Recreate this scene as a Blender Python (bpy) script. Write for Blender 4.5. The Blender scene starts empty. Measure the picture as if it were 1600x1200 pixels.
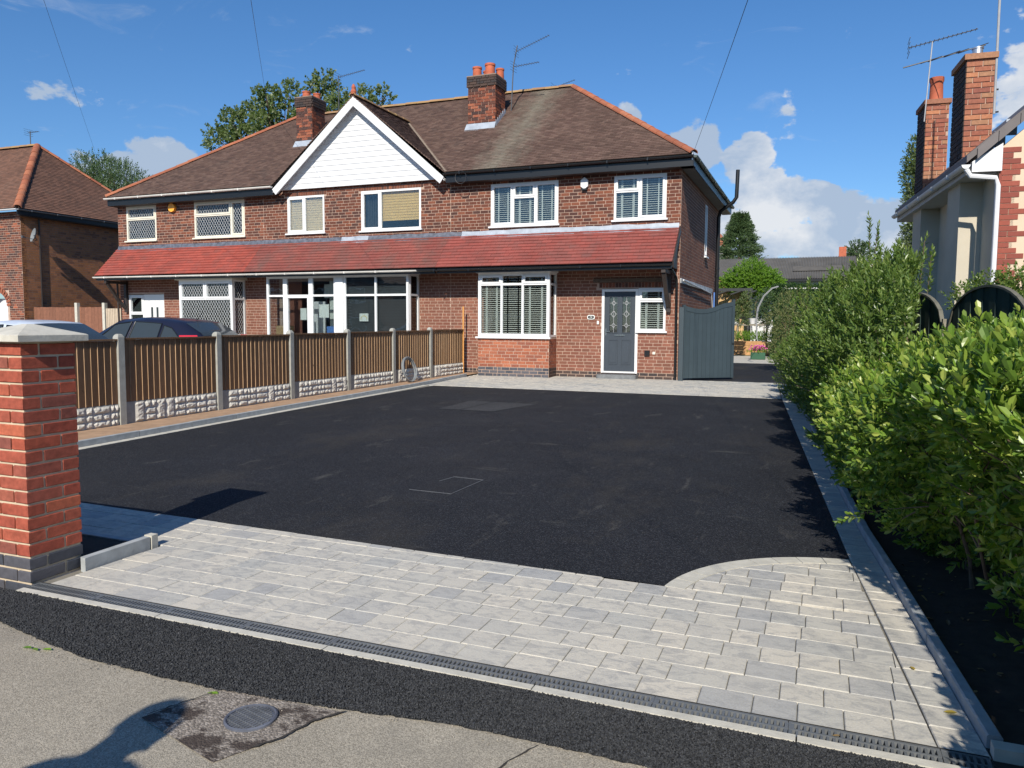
import bpy, math, random
import numpy as np
from mathutils import Matrix, Vector
random.seed(7); rng = np.random.default_rng(7)
S = bpy.context.scene
R = math.radians

# ------------------------------------------------------------------ camera
FPX = 1195.8
yaw, pitch, roll = R(21.685), R(4.513), R(.33)
CAM = Vector((0, 0, 1.48))
fwd = Vector((-math.sin(yaw)*math.cos(pitch), math.cos(yaw)*math.cos(pitch), -math.sin(pitch)))
r0 = Vector((math.cos(yaw), math.sin(yaw), 0)); u0 = r0.cross(fwd)
rgt = r0*math.cos(roll)+u0*math.sin(roll); upv = -r0*math.sin(roll)+u0*math.cos(roll)
cd = bpy.data.cameras.new('camera'); cam = bpy.data.objects.new('camera', cd); S.collection.objects.link(cam)
cam.matrix_world = Matrix(((rgt.x, upv.x, -fwd.x, CAM.x), (rgt.y, upv.y, -fwd.y, CAM.y), (rgt.z, upv.z, -fwd.z, CAM.z), (0, 0, 0, 1)))
cd.sensor_width = 36; cd.lens = FPX/1600*36; cd.clip_end = 3000; cd.clip_start = .05
S.camera = cam

# ------------------------------------------------------------------ sun and sky
SUNV = Vector((.25, -1.44, 1.0)).normalized()
sl = bpy.data.lights.new('sun', 'SUN'); sl.energy = 4.6; sl.angle = R(.53); sl.color = (1.0, .925, .80)
so = bpy.data.objects.new('sun', sl); S.collection.objects.link(so)
so.rotation_euler = SUNV.to_track_quat('Z', 'Y').to_euler(); so.location = (5, -20, 30)
W = bpy.data.worlds.new('World'); S.world = W; W.use_nodes = True
wt = W.node_tree; wn = wt.nodes; wl = wt.links; wn.clear()
def ray(px, py): return (fwd+rgt*((px-800)/FPX)+upv*((600-py)/FPX))
def wnode(t, **k):
    n = wn.new(t)
    for a, b in k.items(): setattr(n, a, b)
    return n
def wmath(op, a, b=None, c=None, clamp=False):
    n = wnode('ShaderNodeMath', operation=op); n.use_clamp = clamp
    for i, v in enumerate((a, b, c)):
        if v is None: continue
        if isinstance(v, (int, float)): n.inputs[i].default_value = v
        else: wl.new(v, n.inputs[i])
    return n.outputs[0]
sky = wnode('ShaderNodeTexSky', sky_type='NISHITA'); sky.sun_disc = False
sky.sun_elevation = math.asin(SUNV.z); sky.sun_rotation = math.atan2(SUNV.x, SUNV.y) % (2*math.pi)
sky.air_density = 1.0; sky.dust_density = .25; sky.ozone_density = 2.2
tc = wnode('ShaderNodeTexCoord'); DIRV = tc.outputs['Generated']
sep = wnode('ShaderNodeSeparateXYZ'); wl.new(DIRV, sep.inputs[0])
def wnoise(scale, detail, rough, dist=0, sc=(1, 1, 1.7), off=(0, 0, 0)):
    mp = wnode('ShaderNodeMapping'); mp.inputs['Scale'].default_value = sc; mp.inputs['Location'].default_value = off
    wl.new(DIRV, mp.inputs[0])
    n = wnode('ShaderNodeTexNoise'); n.inputs['Scale'].default_value = scale; n.inputs['Detail'].default_value = detail
    n.inputs['Roughness'].default_value = rough; n.inputs['Distortion'].default_value = dist
    wl.new(mp.outputs[0], n.inputs['Vector']); return n.outputs[0]
n1 = wnoise(13, 10, .56, .15); n2 = wnoise(5, 6, .55, .1, off=(3.1, 1.7, .4)); nw = wnoise(7, 8, .62, 1.2, (1, 1, 2.5), (7, 2, 5))
# cumulus masses: (direction, radius in radians, weight)
blobs = [(1088, 235, .029, .95), (1165, 250, .026, .9), (1200, 322, .038, 1.1), (1262, 352, .042, 1.05), (1330, 372, .042, 1.0), (1390, 372, .042, .9), (1150, 372, .05, 1.0),
         (1230, 400, .07, 1.0), (1330, 415, .07, 1.0), (1430, 400, .05, .9), (240, 262, .036, 1.15), (200, 276, .030, 1.1), (280, 270, .026, 1.0), (130, 285, .03, .9), (1606, 125, .032, 1.1), (978, 186, .018, .9), (1180, 440, .07, .95), (1290, 450, .08, .95), (1400, 455, .07, .9)]
acc = None
for (px, py, rad, wgt) in blobs:
    d = ray(px, py).normalized()
    vm = wnode('ShaderNodeVectorMath', operation='DOT_PRODUCT'); wl.new(DIRV, vm.inputs[0]); vm.inputs[1].default_value = d
    mr = wnode('ShaderNodeMapRange', interpolation_type='SMOOTHSTEP')
    wl.new(vm.outputs['Value'], mr.inputs[0]); mr.inputs[1].default_value = math.cos(rad*1.55); mr.inputs[2].default_value = math.cos(rad*.25)
    mr.inputs[3].default_value = 0; mr.inputs[4].default_value = wgt
    acc = mr.outputs[0] if acc is None else wmath('MAXIMUM', acc, mr.outputs[0])
# far cumulus bank elsewhere round the horizon
low = wnode('ShaderNodeMapRange', interpolation_type='SMOOTHSTEP'); wl.new(sep.outputs[2], low.inputs[0])
low.inputs[1].default_value = .26; low.inputs[2].default_value = .02; low.inputs[3].default_value = 0; low.inputs[4].default_value = .30
acc = wmath('MAXIMUM', acc, wmath('MULTIPLY', low.outputs[0], n2))
dens = wmath('ADD', wmath('MULTIPLY', acc, .74), wmath('MULTIPLY', wmath('SUBTRACT', n1, .5), 2.3))
mr = wnode('ShaderNodeMapRange', interpolation_type='SMOOTHSTEP'); wl.new(dens, mr.inputs[0])
mr.inputs[1].default_value = .34; mr.inputs[2].default_value = .50; mr.inputs[3].default_value = 0; mr.inputs[4].default_value = .96
wisp = wnode('ShaderNodeMapRange', interpolation_type='SMOOTHSTEP'); wl.new(nw, wisp.inputs[0])
wisp.inputs[1].default_value = .60; wisp.inputs[2].default_value = .80; wisp.inputs[4].default_value = .42
cloudf = wmath('MAXIMUM', mr.outputs[0], wisp.outputs[0])
# sunlit white tops, blue grey undersides
cr = wnode('ShaderNodeValToRGB'); cr.color_ramp.elements[0].position = .44; cr.color_ramp.elements[0].color = (3.3, 4.1, 5.3, 1)
cr.color_ramp.elements[1].position = .61; cr.color_ramp.elements[1].color = (6.2, 6.4, 6.7, 1)
wl.new(wnoise(7, 7, .6, .2, off=(0, 0, .035)), cr.inputs[0])
tint = wnode('ShaderNodeMix', data_type='RGBA', blend_type='MULTIPLY'); tint.inputs[0].default_value = 1; wl.new(sky.outputs[0], tint.inputs[6])
tr_ = wnode('ShaderNodeValToRGB'); tr_.color_ramp.elements[0].position = 0; tr_.color_ramp.elements[0].color = (.52, .70, .92, 1)
tr_.color_ramp.elements[1].position = .5; tr_.color_ramp.elements[1].color = (.38, .72, 1.02, 1); wl.new(sep.outputs[2], tr_.inputs[0]); wl.new(tr_.outputs[0], tint.inputs[7])
mx = wnode('ShaderNodeMix', data_type='RGBA'); wl.new(cloudf, mx.inputs[0]); wl.new(tint.outputs[2], mx.inputs[6]); wl.new(cr.outputs[0], mx.inputs[7])
bg = wnode('ShaderNodeBackground'); bg.inputs[1].default_value = .10; wl.new(mx.outputs[2], bg.inputs[0])
wo = wnode('ShaderNodeOutputWorld'); wl.new(bg.outputs[0], wo.inputs[0])
vs = S.view_settings; vs.view_transform = 'Standard'; vs.look = 'None'; vs.exposure = .35; vs.gamma = 1; vs.use_curve_mapping = False

# ------------------------------------------------------------------ materials
class NT:
    def __init__(s, name):
        s.m = bpy.data.materials.new(name); s.m.use_nodes = True; s.t = s.m.node_tree; s.n = s.t.nodes; s.l = s.t.links
        s.b = s.n['Principled BSDF']; s.out = s.n['Material Output']; s._pos = None; s._rnd = None
    def node(s, t, **k):
        n = s.n.new(t)
        for a, b in k.items(): setattr(n, a, b)
        return n
    def put(s, sock, v):
        if isinstance(v, (int, float)): sock.default_value = v
        elif isinstance(v, tuple): sock.default_value = v if len(v) != 3 or sock.type != 'RGBA' else v+(1,)
        else: s.l.new(v, sock)
    def math(s, op, a, b=0., clamp=False):
        n = s.node('ShaderNodeMath', operation=op); n.use_clamp = clamp; s.put(n.inputs[0], a); s.put(n.inputs[1], b); return n.outputs[0]
    def pos(s):
        if s._pos is None: s._pos = s.node('ShaderNodeNewGeometry').outputs['Position']
        return s._pos
    def rnd(s):
        if s._rnd is None:
            a = s.node('ShaderNodeAttribute', attribute_name='rnd').outputs['Fac']; o = s.node('ShaderNodeObjectInfo').outputs['Random']
            s._rnd = s.math('FRACT', s.math('ADD', a, o))
        return s._rnd
    def noise(s, scale, detail=4, rough=.55, sc=None, shift=False, dist=0):
        v = s.pos()
        if sc or shift:
            mp = s.node('ShaderNodeMapping'); s.l.new(v, mp.inputs[0])
            if sc: mp.inputs['Scale'].default_value = sc
            if shift:
                c = s.node('ShaderNodeCombineXYZ'); q = s.math('MULTIPLY', s.rnd(), 37.)
                s.l.new(q, c.inputs[0]); s.l.new(q, c.inputs[1]); s.l.new(q, c.inputs[2]); s.l.new(c.outputs[0], mp.inputs['Location'])
            v = mp.outputs[0]
        n = s.node('ShaderNodeTexNoise'); n.inputs['Scale'].default_value = scale; n.inputs['Detail'].default_value = detail
        n.inputs['Roughness'].default_value = rough; n.inputs['Distortion'].default_value = dist; s.l.new(v, n.inputs['Vector']); return n.outputs[0]
    def ramp(s, fac, els, const=False):
        n = s.node('ShaderNodeValToRGB'); r = n.color_ramp
        if const: r.interpolation = 'CONSTANT'
        while len(r.elements) < len(els): r.elements.new(.5)
        for e, (p, c) in zip(r.elements, els): e.position = p; e.color = (*c, 1) if isinstance(c, tuple) else (c, c, c, 1)
        s.put(n.inputs[0], fac); return n.outputs[0]
    def mix(s, f, a, b, mode='MIX'):
        n = s.node('ShaderNodeMix', data_type='RGBA', blend_type=mode); s.put(n.inputs[0], f); s.put(n.inputs[6], a); s.put(n.inputs[7], b); return n.outputs[2]
    def bump(s, h, strength, dist=.01):
        n = s.node('ShaderNodeBump'); n.inputs['Strength'].default_value = strength; n.inputs['Distance'].default_value = dist; s.put(n.inputs['Height'], h)
        s.l.new(n.outputs[0], s.b.inputs['Normal'])
    def col(s, c): s.put(s.b.inputs['Base Color'], c)
    def set(s, rough=.8, metal=0, spec=.5):
        s.b.inputs['Roughness'].default_value = rough; s.b.inputs['Metallic'].default_value = metal; s.b.inputs['Specular IOR Level'].default_value = spec
        return s.m
def sc3(c, k): return tuple(x*k for x in c)
def plain(name, c, rough=.6, var=.12, nscale=6, metal=0, spec=.5, bump=0, bscale=60, rv=0):
    t = NT(name); f = t.noise(nscale, 5)
    k = t.ramp(f, [(.3, sc3(c, 1-var)), (.7, sc3(c, 1+var))])
    if rv: k = t.mix(1, k, t.ramp(t.rnd(), [(0, 1-rv), (1, 1+rv)]), 'MULTIPLY')
    t.col(k)
    if bump: t.bump(t.noise(bscale, 4), bump, .004)
    return t.set(rough, metal, spec)
def brick_mat(name, cols, rough=.85, dirt=.25, bs=.5):
    t = NT(name); n = len(cols)
    c = t.ramp(t.rnd(), [((i)/n, k) for i, k in enumerate(cols)])
    c = t.mix(.75, c, t.ramp(t.noise(28, 5, .6, shift=True), [(.3, 1-dirt), (.7, 1+dirt)]), 'MULTIPLY')
    c = t.mix(.6, c, t.ramp(t.noise(.9, 4, .6), [(.3, .82), (.7, 1.18)]), 'MULTIPLY')
    t.col(c)
    if bs: t.bump(t.noise(140, 4), bs, .003)
    return t.set(rough, 0, .25)
M = {}
M['brick_house'] = brick_mat('brick_house', [(.115, .042, .028), (.17, .058, .036), (.095, .04, .03), (.22, .078, .045), (.135, .047, .03), (.075, .036, .03)])
M['brick_lower'] = brick_mat('brick_lower', [(.205, .088, .062), (.17, .075, .052), (.24, .10, .068), (.18, .072, .05)], dirt=.16)
M['brick_side'] = brick_mat('brick_side', [(.20, .085, .055), (.15, .066, .045), (.25, .11, .065), (.17, .078, .05)], bs=0)
M['brick_neigh'] = brick_mat('brick_neigh', [(.31, .14, .07), (.41, .175, .085), (.20, .095, .06), (.35, .155, .07)], bs=0)
M['brick_bay'] = brick_mat('brick_bay', [(.33, .115, .065), (.28, .095, .055), (.38, .135, .075), (.24, .085, .055)])
M['brick_chim'] = brick_mat('brick_chim', [(.085, .042, .036), (.34, .10, .05), (.06, .035, .033), (.11, .048, .036), (.20, .065, .04), (.07, .04, .036)])
M['brick_dark'] = brick_mat('brick_dark', [(.06, .045, .042), (.085, .055, .045), (.05, .042, .042)])
M['brick_eng'] = brick_mat('brick_eng', [(.075, .082, .10), (.055, .06, .075), (.10, .10, .115)], rough=.5)
M['brick_pillar'] = brick_mat('brick_pillar', [(.40, .105, .06), (.29, .075, .05), (.36, .085, .05), (.22, .075, .058), (.43, .12, .065), (.30, .07, .045)], dirt=.35, bs=.8)
M['brick_quoin'] = brick_mat('brick_quoin', [(.27, .075, .055), (.22, .065, .05), (.30, .085, .06)], dirt=.1)
M['brick_chim2'] = brick_mat('brick_chim2', [(.36, .14, .08), (.25, .085, .06), (.44, .19, .10), (.22, .075, .06), (.33, .17, .10)])
M['mortar'] = plain('mortar', (.43, .31, .245), .95, .15, 9, bump=.3)
M['mortar_pale'] = plain('mortar_pale', (.52, .43, .31), .95, .15, 14, bump=.4)
M['mortar_dark'] = plain('mortar_dark', (.24, .17, .13), .95, .2, 9)
M['upvc'] = plain('white_upvc', (.72, .73, .74), .28, .02, 3)
M['white'] = plain('white_paint', (.66, .67, .69), .5, .03, 5)
M['cream'] = plain('cream_paint', (.68, .65, .55), .5, .05, 5)
M['black'] = plain('black_paint', (.010, .011, .013), .35, .1, 8)
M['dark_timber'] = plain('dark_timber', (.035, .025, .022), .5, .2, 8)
M['lead'] = plain('lead', (.33, .37, .43), .45, .2, 5, bump=.2)
M['lead_dark'] = plain('lead_dark', (.10, .11, .14), .5, .5, 9, bump=.3)
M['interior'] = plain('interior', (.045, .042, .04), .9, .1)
M['interior_pale'] = plain('interior_pale', (.62, .66, .62), .8, .05)
M['slat'] = plain('slat', (.70, .69, .64), .5, .02)
M['blind_grey'] = plain('blind_grey', (.055, .062, .07), .5, .1)
M['lace'] = plain('lace', (.62, .66, .62), .9, .14, 30)
M['tan_blind'] = plain('tan_blind', (.74, .47, .17), .8, .05, 3)
M['tan_blind2'] = plain('tan_blind_pale', (.74, .54, .33), .8, .05, 3)
M['leading'] = plain('leading', (.55, .57, .60), .35, .05)
M['door_grey'] = plain('door_grey', (.036, .048, .064), .5, .06, 3)
M['chrome'] = plain('chrome', (.7, .7, .7), .2, .05, metal=1)
M['terracotta'] = plain('terracotta', (.46, .12, .06), .8, .2, 9, bump=.2, rv=.15)
M['conc'] = plain('concrete', (.33, .33, .30), .9, .12, 12, bump=.3, rv=.06)
M['conc_kerb'] = plain('kerb_concrete', (.33, .35, .36), .9, .16, 11, bump=.3, rv=.08)
M['conc_pale'] = plain('pale_concrete', (.50, .48, .42), .9, .12, 14, bump=.35)
M['rockface'] = plain('rockface', (.56, .54, .49), .95, .12, 16, bump=.8, bscale=70, rv=.06)
M['slate'] = plain('slate_step', (.16, .17, .18), .7, .2, 12, bump=.3)
M['galv'] = plain('galvanised', (.55, .57, .60), .35, .1, metal=.8)
M['alu'] = plain('aerial_metal', (.10, .105, .115), .5, .1, metal=.3)
M['wire'] = plain('wire', (.03, .03, .035), .6)
M['orange'] = plain('orange_plastic', (.85, .38, .05), .4)
M['orange_wood'] = plain('new_timber', (.62, .30, .09), .8, .15, 20)
M['sleeper'] = plain('sleeper', (.46, .25, .11), .85, .2, 12, bump=.3, rv=.1)
M['rubber'] = plain('rubber', (.02, .02, .02), .8)
M['gate'] = plain('gate_paint', (.036, .054, .066), .5, .06, 4, rv=.07)
M['render'] = plain('render_cream', (.63, .49, .36), .9, .05, 3, bump=.25, bscale=120)
M['render_side'] = plain('render_side', (.50, .455, .37), .92, .08, 2, bump=.4, bscale=120)
M['fence_dark'] = plain('fence_dark', (.016, .036, .032), .8, .25, 10, rv=.3)
M['post_grey'] = plain('post_weathered', (.22, .20, .16), .9, .2, 20)
M['fence_red'] = plain('fence_red', (.20, .085, .05), .8, .15, 12, rv=.12)
M['fence_pale'] = plain('fence_pale', (.44, .36, .27), .85, .1, 12, rv=.1)
M['skin'] = plain('skin', (.55, .33, .24), .6); M['shirt'] = plain('shirt', (.10, .14, .25), .8); M['jeans'] = plain('jeans', (.05, .07, .13), .9); M['hair'] = plain('hair', (.04, .025, .015), .7)
M['paper'] = plain('paper', (.72, .74, .72), .8, .03)
M['soil'] = plain('soil', (.028, .022, .017), .95, .4, 14, bump=1.0, bscale=40)
M['sand'] = plain('sandy_soil', (.36, .235, .15), .95, .2, 7, bump=.6, bscale=50)
M['bark'] = plain('bark', (.14, .10, .07), .9, .3, 18, bump=.5)
M['silver'] = plain('silver_paint', (.55, .60, .68), .25, .04, metal=.6)
M['roof_neigh'] = None
def tilemat(name, cols, stain=None, sc=.35, rough=.85):
    t = NT(name); n = len(cols)
    c = t.ramp(t.rnd(), [(i/n, k) for i, k in enumerate(cols)])
    c = t.mix(1, c, t.ramp(t.noise(1.3, 5, .6), [(.3, .87), (.7, 1.13)]), 'MULTIPLY')
    if stain:
        for (col, nsc, lo, hi, amt) in stain:
            f = t.math('MULTIPLY', t.ramp(t.noise(nsc, 6, .65), [(lo, 0.), (hi, 1.)]), amt); c = t.mix(f, c, col)
    t.col(c); t.bump(t.noise(60, 4), .4, .004); return t.set(rough, 0, .3)
M['roof'] = tilemat('roof_tiles', [(.098, .060, .050), (.125, .077, .062), (.082, .052, .044), (.14, .09, .072)], [((.07, .062, .055), 1.1, .58, .8, .6)])
# right hand roof also carries pale lichen washed down beside the chimney stack
def roof_lichen():
    t = NT('roof_tiles_lichen'); c = t.ramp(t.rnd(), [(0, (.105, .065, .055)), (.3, (.13, .083, .068)), (.6, (.09, .058, .048)), (.85, (.15, .098, .08))])
    c = t.mix(1, c, t.ramp(t.noise(1.3, 5, .6), [(.3, .8), (.7, 1.2)]), 'MULTIPLY')
    s = t.node('ShaderNodeSeparateXYZ'); t.l.new(t.pos(), s.inputs[0])
    band = t.math('MULTIPLY', t.math('ABSOLUTE', t.math('ADD', s.outputs[0], 8.0)), .75)
    f = t.math('SUBTRACT', t.math('MULTIPLY', t.noise(2.6, 8, .75, (1, .6, .6)), 1.55), t.math('ADD', band, .18), True)
    c = t.mix(t.math('MULTIPLY', f, .6, True), c, (.30, .30, .24)); t.col(c); t.bump(t.noise(60, 4), .4, .004); return t.set(.9, 0, .2)
M['roof_lichen'] = roof_lichen()
M['canopy_r'] = tilemat('canopy_right', [(.23, .064, .054), (.27, .074, .062), (.205, .066, .057), (.25, .066, .055)], [((.15, .09, .082), 1.4, .5, .75, .6)])
M['canopy_m'] = tilemat('canopy_middle', [(.215, .067, .055), (.24, .073, .06), (.19, .065, .055), (.225, .065, .055)], [((.12, .085, .075), 1.6, .45, .7, .7), ((.33, .066, .046), .6, .6, .75, .5)])
M['canopy_l'] = tilemat('canopy_left', [(.31, .066, .048), (.285, .064, .049), (.33, .074, .055), (.26, .066, .052)], [((.15, .08, .07), 1.8, .5, .75, .45), ((.42, .17, .07), .9, .66, .8, .5)])
M['ridge_orange'] = tilemat('ridge_orange', [(.34, .115, .062), (.28, .095, .055), (.38, .14, .075)], [((.16, .11, .08), 3, .5, .8, .5)])
M['ridge_moss'] = tilemat('ridge_moss', [(.30, .17, .09), (.26, .155, .10), (.33, .20, .10)], [((.34, .26, .10), 3, .45, .7, .6)])
M['roof_grey'] = plain('verge_tiles', (.12, .105, .105), .6, .1, rv=.1)

def glass():
    t = NT('window_glass'); tr = t.node('ShaderNodeBsdfTransparent'); tr.inputs[0].default_value = (.80, .84, .85, 1)
    gl = t.node('ShaderNodeBsdfGlossy'); gl.inputs['Roughness'].default_value = .01; gl.inputs[0].default_value = (1, 1, 1, 1)
    fr = t.node('ShaderNodeFresnel'); fr.inputs[0].default_value = 1.55
    wob = t.node('ShaderNodeBump'); wob.inputs['Strength'].default_value = .12; wob.inputs['Distance'].default_value = .02; t.l.new(t.noise(1.6, 2), wob.inputs['Height'])
    t.l.new(wob.outputs[0], gl.inputs['Normal'])
    mx = t.node('ShaderNodeMixShader'); t.l.new(t.math('ADD', fr.outputs[0], .015, True), mx.inputs[0]); t.l.new(tr.outputs[0], mx.inputs[1]); t.l.new(gl.outputs[0], mx.inputs[2])
    t.l.new(mx.outputs[0], t.out.inputs[0]); return t.m
M['glass'] = glass()
def glass_dark():
    t = NT('tinted_glass'); t.col((.035, .045, .052)); return t.set(.08, 0, .45)
M['car_glass'] = glass_dark()
def carpaint(name, c):
    t = NT(name); t.col(c); t.b.inputs['Coat Weight'].default_value = .35; t.b.inputs['Coat Roughness'].default_value = .06; return t.set(.4, .0, .3)
M['car_navy'] = carpaint('navy_paint', (.010, .012, .028)); M['car_silver'] = carpaint('car_silver', (.50, .56, .66))
M['tail'] = plain('tail_light', (.55, .02, .04), .15)
def asphalt(name, base, speck, scale, bs, dusty=None, rough=.85, lo=.55, hi=.75):
    t = NT(name); v = t.node('ShaderNodeTexVoronoi'); v.inputs['Scale'].default_value = scale; t.l.new(t.pos(), v.inputs['Vector'])
    sp = t.node('ShaderNodeSeparateColor'); t.l.new(v.outputs['Color'], sp.inputs[0])
    c = t.ramp(sp.outputs[0], [(0, sc3(base, .62)), (lo, base), (hi, sc3(base, 1.35)), (1, speck)])
    c = t.mix(1, c, t.ramp(t.noise(1.1, 6, .6), [(.3, .86), (.7, 1.14)]), 'MULTIPLY')
    if dusty:
        for (col, nsc, a, b, amt, sc) in dusty:
            c = t.mix(t.math('MULTIPLY', t.ramp(t.noise(nsc, 7, .7, sc), [(a, 0.), (b, 1.)]), amt), c, col)
    t.col(c)
    h = t.math('ADD', t.math('MULTIPLY', v.outputs['Distance'], -1.), t.math('MULTIPLY', t.noise(scale*.6, 3), .5))
    t.bump(h, bs, .006); return t.set(rough, 0, .22)
M['asphalt'] = asphalt('new_asphalt', (.0140, .0155, .0200), (.052, .055, .062), 135, .5,
    [((.070, .061, .047), .8, .52, .80, .5, (1, .5, 1)), ((.11, .105, .095), 4, .60, .74, .55, (1, .3, 1)), ((.10, .095, .085), 2.2, .62, .70, .35, (.35, 1.6, 1)), ((.11, .10, .085), 16, .66, .76, .55, (1, .5, 1)), ((.045, .044, .046), .35, .5, .75, .35, (1, 1, 1))])
M['tarmac_strip'] = asphalt('tarmac_strip', (.022, .023, .026), (.06, .06, .062), 110, 1.0)
M['chip'] = plain('chippings', (.036, .038, .042), .7, .3, 60, spec=.3, rv=.45)
M['footpath'] = asphalt('footpath', (.325, .292, .235), (.37, .335, .275), 260, .3,
    [((.20, .185, .16), 1.2, .5, .72, .7, (1, 1, 1)), ((.15, .125, .10), 3.5, .66, .78, .5, (1, 1, 1))])
M['patch'] = asphalt('footpath_patch', (.235, .205, .175), (.36, .32, .28), 130, .6,
    [((.055, .042, .036), 5.5, .50, .56, .92, (1, 1.4, 1))])
M['cover'] = asphalt('worn_cover', (.038, .040, .044), (.09, .09, .09), 120, .4)
M['pipe_grey'] = plain('grey_pipe', (.20, .22, .235), .5, .08); M['blue_pipe'] = plain('blue_plastic', (.10, .22, .55), .4, .1)
M['lead_pale'] = plain('pale_flashing', (.40, .42, .44), .6, .45, 4); M['cardboard'] = plain('cardboard', (.42, .28, .15), .9); M['rainbow'] = plain('rainbow_paper', (.65, .50, .20), .8)
M['valley'] = plain('valley_cement', (.24, .19, .145), .9, .2, 8); M['gut_white'] = plain('gutter_white', (.66, .64, .60), .4, .12, 2); M['gut_green'] = plain('gutter_green', (.045, .07, .068), .45, .2, 3)
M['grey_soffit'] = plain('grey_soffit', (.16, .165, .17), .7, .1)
M['teal'] = plain('teal_cloth', (.06, .38, .28), .8); M['gut_grey'] = plain('gutter_grey', (.14, .15, .17), .4, .1); M['grey_soffit2'] = plain('grey_white_soffit', (.45, .46, .47), .6, .08)
M['rooflight'] = plain('old_rooflight', (.105, .095, .08), .6, .3, 2); M['fence_cap'] = plain('fence_cap', (.12, .115, .09), .8, .2, 10)
M['grate'] = plain('grate_plastic', (.13, .138, .145), .4, .15, 9); M['lintel'] = plain('lintel_timber', (.10, .07, .052), .8, .3, 20)
M['iron'] = plain('cast_iron', (.12, .128, .14), .5, .2, 30); M['mast_grey'] = plain('mast_grey', (.34, .35, .37), .5)
M['pergola'] = plain('pergola_paint', (.022, .026, .03), .6, .1)
M['grit'] = plain('grit', (.26, .235, .20), .9, .3, 50, rv=.4)
M['crack'] = plain('crack', (.035, .030, .026), .95, .4, 30)
M['terrain'] = plain('terrain', (.12, .11, .08), .95, .3, .3)
M['yard'] = plain('yard_concrete', (.30, .28, .25), .9, .15, 2)
M['joint'] = plain('joint_sand', (.20, .185, .155), .95, .2, 20)
def paving():
    t = NT('paving_stone'); c = t.ramp(t.rnd(), [(0, (.54, .51, .445)), (.22, (.47, .455, .41)), (.42, (.57, .53, .455)), (.58, (.43, .425, .395)), (.75, (.53, .50, .435)), (.92, (.38, .38, .37))])
    st = t.noise(10, 8, .72, (1, 1.9, 1), True, .9)
    c = t.mix(t.ramp(st, [(.47, 0.), (.60, .62)]), c, (.25, .255, .26))
    c = t.mix(t.math('MULTIPLY', t.ramp(t.noise(1.1, 4), [(.4, 0.), (.65, 1.)]), .35), c, (.52, .485, .42))
    c = t.mix(.5, c, t.ramp(t.noise(120, 3), [(.3, .85), (.7, 1.15)]), 'MULTIPLY'); t.col(c); t.bump(t.noise(90, 5), .35, .003); return t.set(.82, 0, .3)
M['pave'] = paving()
def wood(name, cols, rough=.8):
    t = NT(name); c = t.ramp(t.rnd(), [(i/len(cols), k) for i, k in enumerate(cols)])
    c = t.mix(.8, c, t.ramp(t.noise(10, 6, .65, (9, 9, .7), True), [(.3, .7), (.7, 1.3)]), 'MULTIPLY')
    kn = t.ramp(t.noise(14, 2, .5, (1, 1, .8), True), [(.74, 0.), (.80, 1.)]); c = t.mix(t.math('MULTIPLY', kn, .8), c, (.03, .018, .01))
    t.col(c); t.bump(t.noise(30, 5, .6, (6, 6, .5)), .4, .003); return t.set(rough, 0, .3)
M['board'] = wood('fence_board', [(.165, .092, .048), (.195, .11, .058), (.135, .08, .045), (.22, .125, .068)])
M['board_edge_lit'] = wood('board_edge_lit', [(.48, .32, .19), (.42, .28, .17)])  # edges paler than the faces: sun catching them put into the colour
def leafmat(name, cols, trans=.35, rough=.42, spec=.5):
    t = NT(name); n = len(cols); c = t.ramp(t.rnd(), [(i/n, k) for i, k in enumerate(cols)])
    t.col(c); t.set(rough, 0, spec)
    tl = t.node('ShaderNodeBsdfTranslucent'); t.l.new(t.mix(1, c, (1.5, 1.7, .55), 'MULTIPLY'), tl.inputs[0])
    mx = t.node('ShaderNodeMixShader'); mx.inputs[0].default_value = trans; t.l.new(t.b.outputs[0], mx.inputs[1]); t.l.new(tl.outputs[0], mx.inputs[2])
    t.l.new(mx.outputs[0], t.out.inputs[0]); return t.m
M['leaf_near'] = leafmat('privet_leaf', [(.13, .235, .032), (.20, .315, .045), (.06, .125, .025), (.29, .385, .065), (.15, .25, .036), (.05, .10, .022), (.10, .19, .03), (.34, .40, .09)], .3, .36)
M['leaf_old'] = leafmat('yellow_leaf', [(.5, .38, .08), (.42, .30, .07)], .4)
M['leaf_far'] = leafmat('shrub_leaf', [(.10, .17, .035), (.145, .215, .045), (.065, .12, .03), (.21, .27, .07), (.115, .185, .04)], .3, .36)
M['leaf_tree'] = leafmat('tree_leaf', [(.11, .155, .05), (.14, .19, .065), (.075, .115, .04), (.20, .24, .12)], .32)
M['leaf_conifer'] = leafmat('conifer_leaf', [(.085, .14, .06), (.115, .17, .07), (.065, .11, .05)], .22)
M['leaf_bright'] = leafmat('bright_leaf', [(.17, .30, .03), (.21, .35, .045), (.12, .23, .03)], .35)
M['leaf_hedge'] = leafmat('dark_hedge_leaf', [(.04, .085, .02), (.055, .11, .025), (.03, .07, .02)], .2)
M['leaf_pale'] = leafmat('pale_leaf', [(.22, .24, .10), (.16, .20, .07), (.28, .26, .13), (.12, .16, .06)], .3); M['leaf_brown'] = leafmat('brown_leaf', [(.22, .13, .06), (.28, .20, .08), (.14, .09, .05)], .1)
M['roof_n'] = tilemat('neighbour_roof', [(.16, .085, .06), (.135, .075, .055), (.19, .10, .07)], [((.07, .06, .05), 1.3, .55, .8, .5)])
M['grass'] = leafmat('grass', [(.10, .17, .04), (.08, .14, .035)], .3)
M['flower_pink'] = plain('pink_petal', (.72, .16, .42), .6, .1)
M['pot_green'] = plain('green_planter', (.02, .085, .045), .5)
M['corr'] = plain('corrugated_cement', (.135, .13, .125), .9, .22, 1.2, bump=.2)
M['bamboo'] = plain('bamboo_screen', (.58, .38, .18), .8, .2, 8)

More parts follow.
